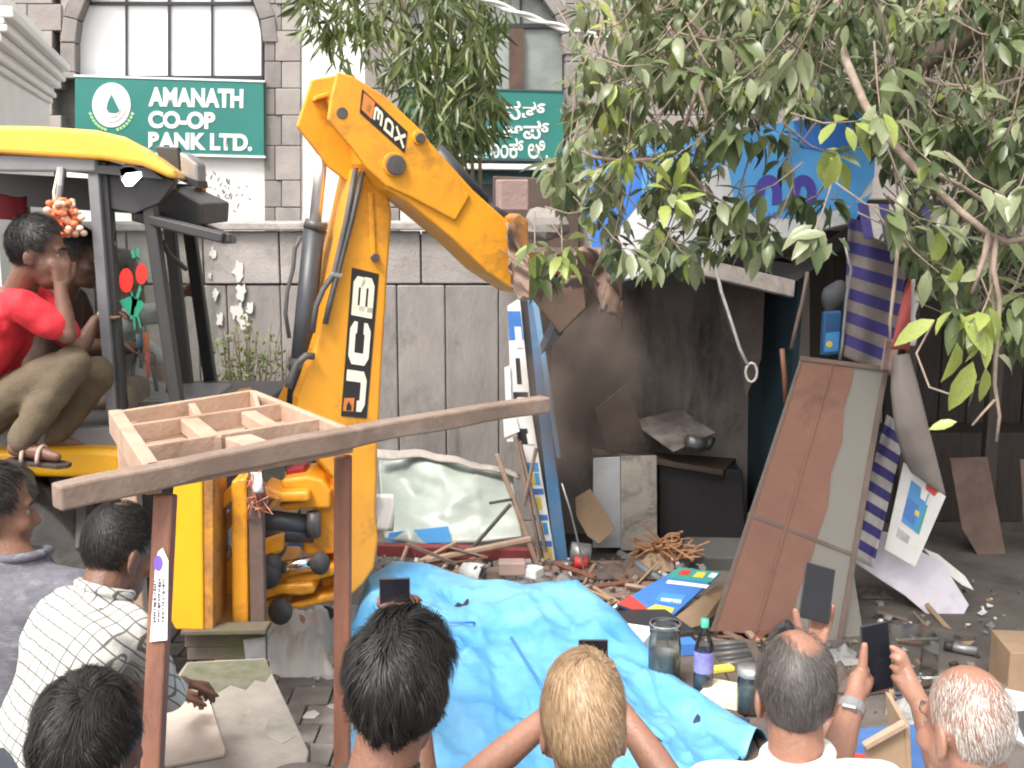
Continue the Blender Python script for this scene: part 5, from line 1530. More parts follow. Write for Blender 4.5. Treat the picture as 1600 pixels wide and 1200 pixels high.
t = thing('lilac_panel', 'lilac grey panel with a black phone lying on it at right edge', 'panel', P(1585, 1150, 3.6))
MB().slab([(1556, 1072), (1640, 1090), (1650, 1190), (1580, 1150)], pq, .02).build('panel', m_swhite, t, bevel=.003)
solo('black_phone', MB().slab([(1584, 1112), (1610, 1108), (1626, 1150), (1600, 1150)], pq, .008, .011), m_cab, 'black phone lying on the lilac panel at the right edge', 'phone', bevel=.002)
# white bags and planks under the excavator slew
q = MB().grid(44, 34, lambda u, v: (lambda p: V((p.x + .06 * nz((v * 4, 1, 1)), p.y + .06 * nz((u * 5, 2, 1)), .012 + (.17 + .10 * nz((u * 4, v * 4, 0)) + .04 * abs(nz((u * 11, v * 11, 0)))) * min(1, 5 * u, 5 * (1 - u), 4 * v, 4 * (1 - v)) ** .7)))(G(lerp(405, 528, u), lerp(1025, 945, v), .15)))
solo('white_sack', q, m_paper, 'crumpled white plastic sacking on the ground under the boom foot', 'sacking', smooth=True, solid=.004)
solo('pale_plank', MB().prism([G(x, y, .12) for x, y in ((410, 966), (440, 985), (528, 1018), (528, 1030), (470, 1012), (412, 985))], (0, 0, -.04)), m_ply2, 'pale broken plank lying before the white sacking', 'plank', bevel=.004)
c = G(466, 975, .16)
solo('red_ball', MB().ell(c, (.05, .05, .055)), M('ball_red', (.50, .12, .11), .5, (.7, .45, .42), 25), 'small red ball on the white sacking', 'ball', smooth=True)
solo('blue_scrap', MB().slab([(440, 862), (470, 830), (474, 850), (452, 870)], YP(6.4, 0, .4), .008), m_lblue, 'blue and white scrap seen between the slew castings', 'scrap')
solo('torn_rag', MB().slab([(490, 950), (510, 946), (530, 956), (518, 966), (508, 980), (500, 965)], YP(6.05, 0, .6), .012), m_cab, 'small black rag on the white sacking', 'rag')
# scattered small litter: individual scraps
rs = random.Random(17)
spots = [(620, 870), (700, 885), (722, 892), (790, 890), (815, 884), (835, 895), (760, 880), (745, 890)]
t = thing('china_cup', 'white cup lying on its side in the rubble behind the tarp', 'cup', P(735, 893, 6.5))
MB().lathe([(0, 0), (.05, 0), (.065, .06), (.07, .13), (.064, .13), (.055, .06), (0, .02)], P(722, 892, 6.5), V((.8, -.3, -.1)), 18).build('cup_body', m_white, t, smooth=True)
q = MB()
for i in range(3):
    q.slab([(742 + i * 8, 886 + i), (746 + i * 8, 884 + i), (738 + i * 8, 902 + i), (734 + i * 8, 900 + i)], YP(6.42), .01)
q.build('cup_print', m_pin, t)
first = None
for i in range(70):
    if i < 26:
        p = P(rs.uniform(600, 850), rs.uniform(868, 905), 6.6) if i < 14 else G(rs.uniform(900, 1040), rs.uniform(885, 945))
    elif i < 44:
        p = G(rs.uniform(1330, 1580), rs.uniform(930, 1100))
    else:
        p = G(rs.uniform(405, 560), rs.uniform(960, 1130))
    where = 'behind the blue tarp' if i < 14 else 'before the kiosk opening' if i < 26 else 'on the dark ground at the right' if i < 44 else 'on the pavers by the grey table'
    p.z = .015 if i >= 14 else max(.02, .1)
    s_ = rs.uniform(.025, .085) if i < 26 else rs.uniform(.012, .045)
    q = MB()
    n_ = rs.randint(4, 6)
    pts = [p + V((s_ * rs.uniform(.5, 1.1) * math.cos(2 * math.pi * k / n_), s_ * rs.uniform(.5, 1.1) * math.sin(2 * math.pi * k / n_), rs.uniform(0, s_ * .5))) for k in range(n_)]
    q.prism(pts, (0, 0, .004 if i % 3 else s_ * .4))
    mt, nm, lb_ = ((m_paper, 'paper_scrap', 'scrap of pale paper lying ' + where), (m_card, 'card_scrap', 'scrap of brown cardboard lying ' + where), (m_stone, 'stone_chip', 'grey stone chip lying ' + where))[(0, 0, 1, 2, 0, 2)[i % 6]]
    solo(nm, q, mt, lb_, nm.split('_')[1], group=nm.replace('_', ' ') + 's strewn over the ground')
for px, py, sz, mt, lb_ in ((800, 886, (.16, .1, .08), M('pinkish', (.42, .30, .26), .85), 'pinkish broken brick in front of the sticker board'), (830, 893, (.12, .1, .06), m_paper, 'white broken block at the foot of the sticker board'),
                            (770, 896, (.12, .08, .06), m_woodg, 'grey brown block behind the tarp saddle')):
    c = P(px, py, 6.5)
    solo('broken_block', MB().box(c, sz, Matrix.Rotation(rs.uniform(-.6, .6), 3, 'Z')), mt, lb_, 'block', bevel=.01)

# splinters and mixed rubble of the wreck
first = None
rs = random.Random(91)
for i in range(44):
    zone = i % 4
    if zone == 0:
        p = G(rs.uniform(880, 1060), rs.uniform(880, 940), .14)
    elif zone == 1:
        p = P(rs.uniform(600, 860), rs.uniform(862, 902), rs.uniform(6.5, 6.9))
    elif zone == 2:
        p = G(rs.uniform(1000, 1230), rs.uniform(965, 1030), .06)
    else:
        p = G(rs.uniform(1320, 1500), rs.uniform(960, 1110), .02)
    a = rs.uniform(0, math.pi)
    d = V((math.cos(a), math.sin(a), rs.uniform(-.12, .25))) * rs.uniform(.06, .24)
    q = MB().beam(p - d, p + d, rs.uniform(.012, .04), rs.uniform(.006, .018), V((rs.gauss(0, .3), rs.gauss(0, .3), 1)))
    mt, c_ = ((m_wood, 'pale'), (m_woodr, 'reddish brown'), (m_woodg, 'weathered'), (m_card, 'tan'))[rs.randrange(4)]
    solo('wood_splinter', q, mt, c_ + ' wood splinter lying ' + ('before the kiosk opening', 'between the blue tarp and the crushed sheet', 'at the foot of the leaning cabinet', 'on the dark ground at the right')[zone], 'splinter', group='wood splinters strewn round the wrecked kiosk')
q = MB()
for i in range(520):
    z_ = rs.random()
    if z_ < .4:
        p = G(rs.uniform(870, 1100), rs.uniform(872, 955), .13)
    elif z_ < .6:
        p = P(rs.uniform(590, 860), rs.uniform(868, 905), rs.uniform(6.4, 6.9))
    elif z_ < .8:
        p = G(rs.uniform(980, 1330), rs.uniform(960, 1060), .03)
    else:
        p = G(rs.uniform(1310, 1600), rs.uniform(900, 1120), .01)
    s_ = rs.uniform(.006, .03)
    q.mi = rs.choice((0, 0, 1, 2, 2, 3))
    q.box(p, (s_ * rs.uniform(.6, 1.8), s_ * rs.uniform(.6, 1.8), s_ * rs.uniform(.3, .9)), Matrix.Rotation(rs.uniform(0, 3), 3, V((rs.gauss(0, 1), rs.gauss(0, 1), 1)).normalized()))
rb_ = q.build('rubble', [m_stone, m_card, m_kdark, m_paper], None, (0.8, 6.5, 0), kind='stuff')
# crumpled sheets, bags and flattened boxes among the rubble
def crumple(px, py, Y, w_, d_, hgt, mat, lb_, ct, nm, seed, z=None):
    c = P(px, py, Y) if z is not None else G(px, py)
    zz = 0.0 if z is None else z
    q = MB().grid(16, 16, lambda u, v: V((c.x + (u - .5) * w_ * (1 + .3 * nz((v * 3, seed, 0))), c.y + (v - .5) * d_ * (1 + .3 * nz((u * 3, seed, 4))), zz + .008 + hgt * abs(nz((u * 3.3, v * 3.3, seed))) ** .7 * min(1, 4 * u, 4 * (1 - u), 4 * v, 4 * (1 - v)) + .15 * hgt * nz((u * 9, v * 9, seed)) * min(1, 4 * u, 4 * (1 - u), 4 * v, 4 * (1 - v)))))
    solo(nm, q, mat, lb_, ct, smooth=seed % 2 == 0, solid=.002)
m_clear = M('dull_plastic', (.36, .36, .35), .35, (.26, .26, .255), 6)
m_ragb = M('rag_brown', (.17, .13, .105), .9, (.10, .078, .065), 7)
crumple(1335, 1070, 0, .34, .26, .16, m_ragb, 'heap of brown rags on the ground behind the raised phones', 'rags', 'rag_heap', 2)
crumple(1300, 1030, 0, .30, .22, .12, m_clear, 'crumpled grey plastic sheet at the foot of the leaning cabinet', 'plastic', 'plastic_sheet', 4)
crumple(1450, 1120, 0, .32, .24, .10, m_clear, 'crumpled grey plastic sheet on the dark ground near the white haired man', 'plastic', 'plastic_sheet', 5)
crumple(1240, 1010, 0, .36, .2, .14, M('bag_black', (.03, .03, .034), .3), 'crumpled black bag under the leaning cabinet', 'bag', 'black_bag', 7)
crumple(1365, 930, 0, .22, .18, .05, m_ragb, 'flat brown rag on the ground under the white sheet', 'rag', 'brown_rag', 8)
crumple(960, 905, 7.0, .5, .3, .10, m_ragb, 'heap of dusty brown cloth on the corrugated sheet', 'cloth', 'cloth_heap', 10, .12)
crumple(850, 890, 6.7, .4, .25, .12, m_clear, 'crumpled pale plastic sheet behind the blue tarp', 'plastic', 'plastic_sheet', 12, .12)
crumple(690, 882, 6.65, .5, .25, .10, m_card, 'crushed brown carton between tarp and red bar', 'carton', 'crushed_carton', 13, .2)
crumple(1015, 880, 7.1, .3, .2, .10, m_card, 'torn brown carton before the straw bundle', 'carton', 'crushed_carton', 15, .12)
# ------------------------------------------------------------------ people
def skin(name, c):
    m = M(name, c, 0.48, tuple(x * .82 for x in c), 9, tuple(x * .7 for x in c), 16, .5, .25, 110)
    b = m.node_tree.nodes['Principled BSDF']
    b.inputs['Subsurface Weight'].default_value = .12
    b.inputs['Subsurface Radius'].default_value = (.02, .008, .004)
    return m
sk_dark, sk_mid, sk_light = skin('skin_dark', (.13, .068, .048)), skin('skin_brown', (.23, .115, .078)), skin('skin_warm', (.31, .158, .108))
def hairm(name, c, rough=.42):
    ms = []
    for k, f in enumerate((.6, 1.0, 1.5)):
        ms.append(M(name + '_' + 'abc'[k], tuple(min(.9, x * f) for x in c), rough, tuple(min(.9, x * f * .75) for x in c), 20, spec=.4))
    return ms
h_black = hairm('hair_black', (.015, .0138, .0135), .5)
h_soft = hairm('hair_soft_black', (.018, .016, .015), .55)
h_blond = hairm('hair_blond', (.40, .27, .16), .42)
h_grey = hairm('hair_grey', (.10, .09, .085), .45)
h_white = hairm('hair_white', (.50, .47, .44), .45)
m_eye, m_iris = M('eye_white', (.24, .21, .19), .3), M('iris', (.02, .012, .01), .15)
m_screen = M('phone_screen', (.012, .013, .018), .08, spec=.22)
m_pcase = M('phone_case', (.03, .03, .034), .35)

def head_shapes(mb, hc, Rm, s):
    e = lambda c, r, rot=None: mb.ell(hc + Rm @ (V(c) * s), [x * s for x in r], Rm @ rot if rot else Rm, 18, 12)
    e((0, -.012, .03), (.077, .097, .093))
    e((0, .028, -.03), (.066, .07, .08))
    e((0, .045, -.075), (.052, .048, .05))
    e((0, .072, -.105), (.024, .02, .02))
    e((0, .078, .022), (.055, .02, .016))
    for sx in (-1, 1):
        e((sx * .045, .062, -.03), (.026, .03, .026))
        e((sx * .079, -.012, -.012), (.010, .024, .034), Matrix.Rotation(sx * .35, 3, 'Z') @ Matrix.Rotation(-.15, 3, 'X'))
        e((sx * .076, -.006, -.038), (.008, .012, .014))
    mb.chain([hc + Rm @ (V(p) * s) for p in ((0, .088, .01), (0, .108, -.03))], [.011 * s, .016 * s], 8)
    for sx in (-1, 1):
        e((sx * .013, .1, -.035), (.010, .010, .009))
    e((0, .088, -.062), (.024, .012, .007))
    e((0, .086, -.073), (.021, .012, .007))
def face_parts(par, hc, Rm, s, brow):
    for sx in (-1, 1):
        o = MB().ell(hc + Rm @ (V((sx * .031, .0755, .0)) * s), [.0115 * s] * 3, None, 10, 8).build('eye', m_eye, par, smooth=True)
        MB().ell(hc + Rm @ (V((sx * .031, .085, .0)) * s), [.006 * s, .004 * s, .006 * s], Rm, 8, 6).build('iris', m_iris, o, smooth=True)
        MB().tube([hc + Rm @ (V(p) * s) for p in ((sx * .012, .098, .024), (sx * .032, .095, .031), (sx * .052, .080, .024))], [.004 * s, .006 * s, .003 * s], 6).build('eyebrow', brow, par, smooth=True)
def hair(par, hc, Rm, s, n, L, h0, wd, mats, bald=None, messy=.3, whorl=(.12, -.55, .83), seed=1, cap=True, fall=.25, lump=.35, nape=.62):
    # short hair as thousands of thin flat strands lying along the scalp, combed away from the whorl
    g = np.random.default_rng(seed)
    c0, rad = np.array((0, -.012, .03)), np.array((.079, .099, .096))
    RM, HC = np.array(Rm), np.array(hc)
    unit = lambda a: a / np.maximum(np.linalg.norm(a, axis=-1, keepdims=True), 1e-9)
    K = g.normal(0, 1, (9, 3))
    PH = g.uniform(0, 6.3, (9, 3))
    def sn(d, fr, k):                            # smooth 3-vector noise
        return np.stack([sum(np.sin((d @ (K[(k + q + m) % 9] * fr)) + PH[(k + q) % 9, m]) for q in range(3)) / 2 for m in range(3)], -1)
    pos = lambda d, h: HC + ((c0 + (rad + h[..., None]) * d) * s) @ RM.T
    def mask(d):
        x, y, z = d[..., 0], d[..., 1], d[..., 2]
        t = np.where(y < 0, -nape, -.60 + 1.25 * np.minimum(1, y / .55))
        t = np.where((y < 0) & (y > -.45), np.maximum(t, -.62), t)
        ear = (np.abs(x) > .72) & (y > -.35) & (y < .25) & (z < -.12)
        return (z > t) & ~ear
    wv = np.array(V(whorl).normalized())
    V_, F_, M_ = [], [], []
    if cap:
        N1, N2 = 40, 26
        t, a = np.meshgrid(np.pi * np.arange(N2 + 1) / N2, 2 * np.pi * np.arange(N1) / N1, indexing='ij')
        d = np.stack([np.sin(t) * np.cos(a), np.sin(t) * np.sin(a), np.cos(t)], -1)
        h = h0 * .45 * (1 + .4 * sn(d, 4, 2)[..., 0]) + .001
        V_ += pos(d, h).reshape(-1, 3).tolist()
        mk = mask(d)
        if bald:
            mk &= np.vectorize(lambda p, q_, r_: bald(V((p, q_, r_))) <= .25)(d[..., 0], d[..., 1], d[..., 2])
        for j in range(N2):
            for i in range(N1):
                i2 = (i + 1) % N1
                if mk[j, i] and mk[j, i2] and mk[j + 1, i] and mk[j + 1, i2]:
                    F_.append((j * N1 + i, j * N1 + i2, (j + 1) * N1 + i2, (j + 1) * N1 + i))
                    M_.append(0)
    d = unit(g.normal(0, 1, (n * 4, 3)))
    d = d[mask(d)]
    if bald:
        pb_ = np.array([bald(V(p)) for p in d])
        d = d[g.random(len(d)) >= pb_]
    d = d[:n]
    n = len(d)
    tan = lambda v, d: v - d * (v * d).sum(-1, keepdims=True)
    t = tan(d - wv, d)
    t = t + np.cross(d, t) * .55
    t = t + sn(d, 3.1, 0) * messy * 1.6 + sn(d, 9, 4) * messy * .8 + g.normal(0, 1, (n, 3)) * messy * .15 + np.array((0, 0, -fall))
    t = unit(tan(t, d))
    l = (L * g.uniform(.6, 1.25, n) / .09)[:, None]
    lift = 1 + lump * (sn(d, 5, 3)[:, 0] * .6 + sn(d, 11, 1)[:, 1] * .4) + g.normal(0, .16, n) + np.where(g.random(n) < .015, g.uniform(.4, 1.0, n), 0)
    mi = g.choice((0, 1, 1, 2), n)
    P_ = []
    cl = sn(d, 8, 6)
    for k in range(5):
        f = k / 4
        dd = unit(d + t * l * f + cl * messy * .16 * f * f)
        p = pos(dd, h0 * lift * (.15 + .85 * math.sin(min(1, f * 1.35) * 1.57)))
        sv = unit(np.cross(dd, t) @ RM.T) * (wd * s * (1 - .75 * f * f) * .5)
        P_ += [p - sv, p + sv]
    base = len(V_)
    V_ += np.stack(P_, 1).reshape(-1, 3).tolist()
    for i in range(n):
        b = base + 10 * i
        m_ = int(mi[i])
        for k in range(4):
            F_.append((b + 2 * k, b + 2 * k + 1, b + 2 * k + 3, b + 2 * k + 2))
            M_.append(m_)
    me = bpy.data.meshes.new('hair')
    off = root_loc(par)
    me.from_pydata((np.array(V_) - np.array(off)).tolist(), [], F_)
    me.polygons.foreach_set('material_index', M_)
    me.update()
    return place('hair', me, mats, par, smooth=True)
def hand(mb, w_, d, n_, side, curl=.5, sc_=1.0, thumb=True):
    # wrist, direction to the fingers, direction the palm faces, side = +1 when the thumb lies along d x n
    w_, d, n_ = V(w_), V(d).normalized(), V(n_)
    n_ = (n_ - d * n_.dot(d)).normalized()
    s_ = d.cross(n_) * side
    for k, (ln, off) in enumerate(((.072, .030), (.080, .010), (.074, -.010), (.058, -.029))):
        b = w_ + (d * (.088 - abs(k - 1) * .004) + s_ * off) * sc_
        mb.chain([w_ + s_ * off * .4 * sc_, b], [.016 * sc_, .0125 * sc_], 8)
        a, p, pts = .15, b, [b]
        for j, fr in enumerate((.45, .32, .25)):
            a += curl * (1, 1.1, .7)[j]
            p = p + (d * math.cos(a) + n_ * math.sin(a) + s_ * off * 1.2) * ln * fr * sc_
            pts.append(p)
        mb.chain(pts, [.0105 * sc_, .0095 * sc_, .0085 * sc_, .007 * sc_], 8)
    if thumb:
        b = w_ + (d * .028 + s_ * .026) * sc_
        p1 = b + (d * .6 + s_ * .75 + n_ * .3).normalized() * .038 * sc_
        p2 = p1 + (d * .85 + s_ * .35 + n_ * .35).normalized() * .034 * sc_
        p3 = p2 + (d * 1 + n_ * .3).normalized() * .026 * sc_
        mb.chain([w_ + s_ * .008 * sc_, b, p1, p2, p3], [.017 * sc_, .017 * sc_, .0125 * sc_, .011 * sc_, .008 * sc_], 8)
def frame(f, up=Z):
    f = V(f).normalized()
    r_ = f.cross(V(up)).normalized()
    u = r_.cross(f)
    return Matrix((r_, f, u)).transposed()
def wrinkle(amp, fr, seed):
    return lambda p: amp * (abs(nz(V((p.x + .4 * p.z, p.y, p.z * .6)), fr, seed)) - .25) + amp * .4 * nz(p, fr * 2.3, seed)
def person(label, hc, look, up=Z, s=1.0, facing=None, nb=None, pv=None, sk=sk_mid, shirt=None, trousers=None, arms=None, legs=None, hairfn=None, sleeve=.75, voxel=.009,
           deci=0.0, brow=None, extra=None, width=.19, wr=.012, collar=False, shoes=None, group=None, seed=1, shape=(.94, 1.06)):
    hc = V(hc)
    Rm = frame(look, up) @ Matrix.Diagonal((shape[0], 1, shape[1]))
    fw = V(facing or (look[0], look[1], 0)).normalized()
    sd = fw.cross(Z).normalized()
    nb = V(nb) if nb is not None else hc - Rm @ V((0, .03, .21)) * s
    pv = V(pv) if pv is not None else V((nb.x, nb.y, nb.z - .50)) - fw * .02
    sp_ = (nb - pv).normalized()
    sdp = (sd - sp_ * sd.dot(sp_)).normalized()
    fr_ = sp_.cross(sdp) * -1
    if fr_.dot(fw) < 0:
        fr_ = -fr_
    ln = (nb - pv).length
    if legs is None:
        legs = []
        for sx in (-1, 1):
            hip = pv + sdp * sx * .09
            ank = V((hip.x + sd.x * sx * .03, hip.y + sd.y * sx * .03, .08))
            legs.append((hip, hip.lerp(ank, .5) + fw * .02, ank, fw))
    if arms is None:
        arms = [None, None]
    A = []
    for k, sx in enumerate((-1, 1)):
        sh_ = nb - sp_ * .055 + sdp * sx * width * .92
        if arms[k] is None:
            el_ = sh_ + V((0, 0, -.29)) + sdp * sx * .04 - fw * .02
            wr_ = el_ + V((0, 0, -.25)) + fw * .05
            A.append((sh_, el_, wr_, ('hand', (wr_ - el_), -sdp * sx, None)))
        else:
            a = arms[k]
            A.append((sh_ if a[0] is None else V(a[0]), V(a[1]), V(a[2]), a[3]))
    root = thing('person', label, 'person', (pv.x, pv.y, min(l[2].z for l in legs) - .08), group)
    mb = MB()
    head_shapes(mb, hc, Rm, s)
    mb.chain([hc + Rm @ V((0, -.02, -.05)) * s, nb - sp_ * .03], [.056 * s, .062 * s], 14)
    def torso(q, k, top=0.0, bot=0.0):
        prof_ = ((0.0, .150, .105), (.12, .145, .105), (.35, .140, .10), (.6, .158, .112), (.8, .172, .112), (.93, .150, .088), (1.0, .085, .066))
        if bot:
            prof_ = ((-bot, .165, .12),) + prof_
        q.loft([(pv + sp_ * ln * t - fr_ * (.02 * math.sin(t * 3)), sdp * (a * width / .19 * k), fr_ * (b * k)) for t, a, b in prof_], 22)
    torso(mb, .93)
    for sh_, el_, wr_, hs_ in A:
        mb.chain([nb - sp_ * .07, sh_, sh_.lerp(el_, .5), el_, el_.lerp(wr_, .35), wr_], [.05, .052, .046, .038, .038, .026], 12)
        if hs_ and hs_[0] == 'hand':
            side = hs_[3] if hs_[3] is not None else (1 if (V(hs_[1]).cross(V(hs_[2]))).dot(fw) > 0 else -1)
            hand(mb, wr_, hs_[1], hs_[2], side, hs_[4] if len(hs_) > 4 else .35)
    for hip, kn, an, td in legs:
        td = V(td).normalized()
        mb.chain([hip, hip.lerp(kn, .5), kn, kn.lerp(an, .3), an], [.082, .074, .056, .054, .036], 12)
        mb.chain([an + V((0, 0, -.035)) - td * .03, an + V((0, 0, -.045)) + td * .07, an + V((0, 0, -.058)) + td * .15], [.036, .032, .022], 10)
    if extra:
        extra(mb)
    body = place('body', remesh(mb, voxel, 3, deci, V(root.location)), sk, root, smooth=True)
    if shirt:
        q = MB()
        torso(q, 1.09, bot=.06)
        for sh_, el_, wr_, hs_ in A:
            if sleeve <= 1:
                e_ = sh_.lerp(el_, sleeve)
                q.chain([nb - sp_ * .05, sh_, e_], [.066, .070, .062], 14)
            else:
                e_ = el_.lerp(wr_, sleeve - 1)
                q.chain([nb - sp_ * .05, sh_, sh_.lerp(el_, .5), el_, e_], [.066, .068, .060, .053, .046], 14)
        if collar:
            c_ = nb + sp_ * .012
            q.loft([(c_ - sp_ * .04, sdp * .085, fr_ * .085), (c_ + sp_ * .02, sdp * .074, fr_ * .076)], 18)
        me = remesh(q, .010, 4, 0, V(root.location), wrinkle(wr, 7, seed))
        so_ = place('shirt', me, shirt, root, smooth=True)
        if collar:
            q = MB()
            for k in range(24):
                pass
            n_ = 26
            pts = [nb + sp_ * (.028 + .012 * math.cos(2 * math.pi * k / n_)) + sdp * .066 * math.cos(2 * math.pi * k / n_) + fr_ * (.070 * math.sin(2 * math.pi * k / n_)) for k in range(n_ + 1)]
            q.tube(pts, .014, 7, False)
            q.build('collar', shirt, so_, smooth=True)
    if trousers:
        q = MB()
        q.loft([(pv - sp_ * .10, sdp * .15, fr_ * .12), (pv, sdp * .17, fr_ * .125), (pv + sp_ * .09, sdp * .152, fr_ * .112)], 18)
        for hip, kn, an, td in legs:
            q.chain([hip, hip.lerp(kn, .5), kn, kn.lerp(an, .4), an], [.102, .094, .079, .074, .058], 14)
        place('trousers', remesh(q, .012, 4, 0, V(root.location), wrinkle(.014, 8, seed + 5)), trousers, root, smooth=True)
    face_parts(root, hc, Rm, s, brow or h_black[0])
    if hairfn:
        hairfn(root, hc, Rm, s)
    return root
m_navy = M('trouser_navy', (.03, .035, .05), .8, bump=.3)
m_khaki = M('trouser_olive', (.125, .095, .06), .85, (.095, .072, .046), 6, bump=.35, bs=90)
m_darkshirt = M('shirt_grey_brown', (.06, .05, .047), .85, (.045, .038, .036), 8, bump=.3, bs=120)
m_whites = M('shirt_white', (.80, .79, .78), .8, (.74, .73, .73), 4, bump=.2, bs=110)
m_slate = M('shirt_slate', (.125, .125, .15), .8, (.085, .085, .105), 26, (.24, .24, .27), 14, .7, .35, 130, stretch=(1, 1, 2.2))
m_reds = M('shirt_red', (.62, .022, .035), .75, (.52, .018, .03), 4, bump=.25, bs=100)
m_greys = M('shirt_grey', (.42, .43, .44), .8, (.34, .35, .36), 5, bump=.2)
m_browns = M('shirt_brown', (.07, .04, .03), .85)
m_teals = M('shirt_teal', (.05, .09, .10), .85)
# plaid cloth: woven check lines in the shirt's own coordinates
def plaid():
    m = M('shirt_plaid', (.58, .58, .545), .8, (.52, .52, .485), 4, bump=.2, bs=120)
    nt = m.node_tree
    b = nt.nodes['Principled BSDF']
    src = b.inputs['Base Color'].links[0].from_socket
    tc = nod(nt, 'ShaderNodeTexCoord')
    wob = nod(nt, 'ShaderNodeTexNoise')
    wob.inputs['Scale'].default_value = 5
    nt.links.new(tc.outputs['Object'], wob.inputs['Vector'])
    vadd = nod(nt, 'ShaderNodeVectorMath', operation='MULTIPLY_ADD')
    vadd.inputs[1].default_value = (.03, .03, .03)
    nt.links.new(wob.outputs['Color'], vadd.inputs[0])
    nt.links.new(tc.outputs['Object'], vadd.inputs[2])
    outs = []
    for axis in ((.55, .45, .70), (.80, -.50, -.33)):
        dt = nod(nt, 'ShaderNodeVectorMath', operation='DOT_PRODUCT')
        dt.inputs[1].default_value = axis
        nt.links.new(vadd.outputs[0], dt.inputs[0])
        mu = nod(nt, 'ShaderNodeMath', operation='MULTIPLY')
        mu.inputs[1].default_value = 1 / .031
        fr = nod(nt, 'ShaderNodeMath', operation='FRACT')
        ls = nod(nt, 'ShaderNodeMath', operation='LESS_THAN')
        ls.inputs[1].default_value = .15
        nt.links.new(dt.outputs['Value'], mu.inputs[0])
        nt.links.new(mu.outputs[0], fr.inputs[0])
        nt.links.new(fr.outputs[0], ls.inputs[0])
        outs.append(ls)
    mxx = nod(nt, 'ShaderNodeMath', operation='MAXIMUM')
    nt.links.new(outs[0].outputs[0], mxx.inputs[0])
    nt.links.new(outs[1].outputs[0], mxx.inputs[1])
    sc_ = nod(nt, 'ShaderNodeMath', operation='MULTIPLY')
    sc_.inputs[1].default_value = .85
    nt.links.new(mxx.outputs[0], sc_.inputs[0])
    mix = nod(nt, 'ShaderNodeMixRGB')
    mix.inputs['Color2'].default_value = (.07, .075, .065, 1)
    nt.links.new(sc_.outputs[0], mix.inputs['Fac'])
    nt.links.new(src, mix.inputs['Color1'])
    nt.links.new(mix.outputs[0], b.inputs['Base Color'])
    return m
m_plaid = plaid()
sk_op = skin('skin_operator', (.18, .09, .062))
def phone(label, px, pl, screen=True):
    c = pl.hit(sum(p[0] for p in px) / 4, sum(p[1] for p in px) / 4)
    t = thing('phone', label, 'phone', c)
    MB().slab(px, pl, .009).build('case', m_pcase, t, bevel=.0025)
    cx, cy = sum(p[0] for p in px) / 4, sum(p[1] for p in px) / 4
    MB().slab([(cx + (x - cx) * .93, cy + (y - cy) * .965) for x, y in px], pl, .001, .0012).build('screen', m_screen, t)
    return t
def chains(lst):
    def f(mb):
        for pts, rad in lst:
            mb.chain([P(*p) for p in pts], rad, 9)
    return f

# centre, black hair, phone above the head
hA = P(624, 1078, 2.0)
phone('black phone held up above the thick black haired head in the centre', [(592, 904), (640, 903), (641, 985), (594, 985)], Plane(P(616, 940, 2.42), (0, -1, .12)))
person('person with thick wavy black hair and grey brown shirt, seen from behind filming', hA, (.28, .96, -.12), (.10, .1, 1), 1.08, sk=sk_mid, shirt=m_darkshirt, trousers=m_navy, collar=True,
       nb=hA + V((-.04, -.05, -.165)), shape=(.93, 1.06), arms=[(None, P(590, 1330, 2.25), P(604, 1015, 2.42), ('hand', (.1, 0.1, 1), (.9, .2, .1), None, .6)), (None, P(668, 1330, 2.25), P(640, 1015, 2.42), ('hand', (-.1, 0.1, 1), (-.9, .2, .1), None, .6))],
       hairfn=lambda r, h, m, s: hair(r, h, m, s, 17000, .046, .016, .0013, h_black, None, .62, (.25, .05, 1), 3, fall=.16, lump=.95, nape=.78), seed=2)
# blond dyed hair
hB = P(911, 1136, 2.15)
phone('dark phone held up just above the blond dyed head', [(904, 1000), (950, 1000), (950, 1075), (905, 1075)], Plane(P(927, 1030, 2.5), (0, -1, .15)))
person('person with short dyed blond hair holding up a phone in both hands', hB, (0.02, 1, -.1), Z, 1.03, sk=sk_light, shirt=m_teals, trousers=m_navy, sleeve=.3, shape=(.94, 1.18), nb=hB + V((0, -.03, -.225)),
       arms=[(None, P(735, 1222, 2.32), P(884, 1098, 2.48), ('hand', (.25, .1, 1), (.9, .3, .0), None, .6)), (None, P(1052, 1232, 2.32), P(960, 1098, 2.48), ('hand', (-.2, .1, 1), (-.9, .3, .0), None, .6))],
       hairfn=lambda r, h, m, s: hair(r, h, m, s, 17000, .035, .009, .0011, h_blond, None, .16, (.05, -.1, 1), 5, fall=.3, lump=.25, nape=.95), seed=3)
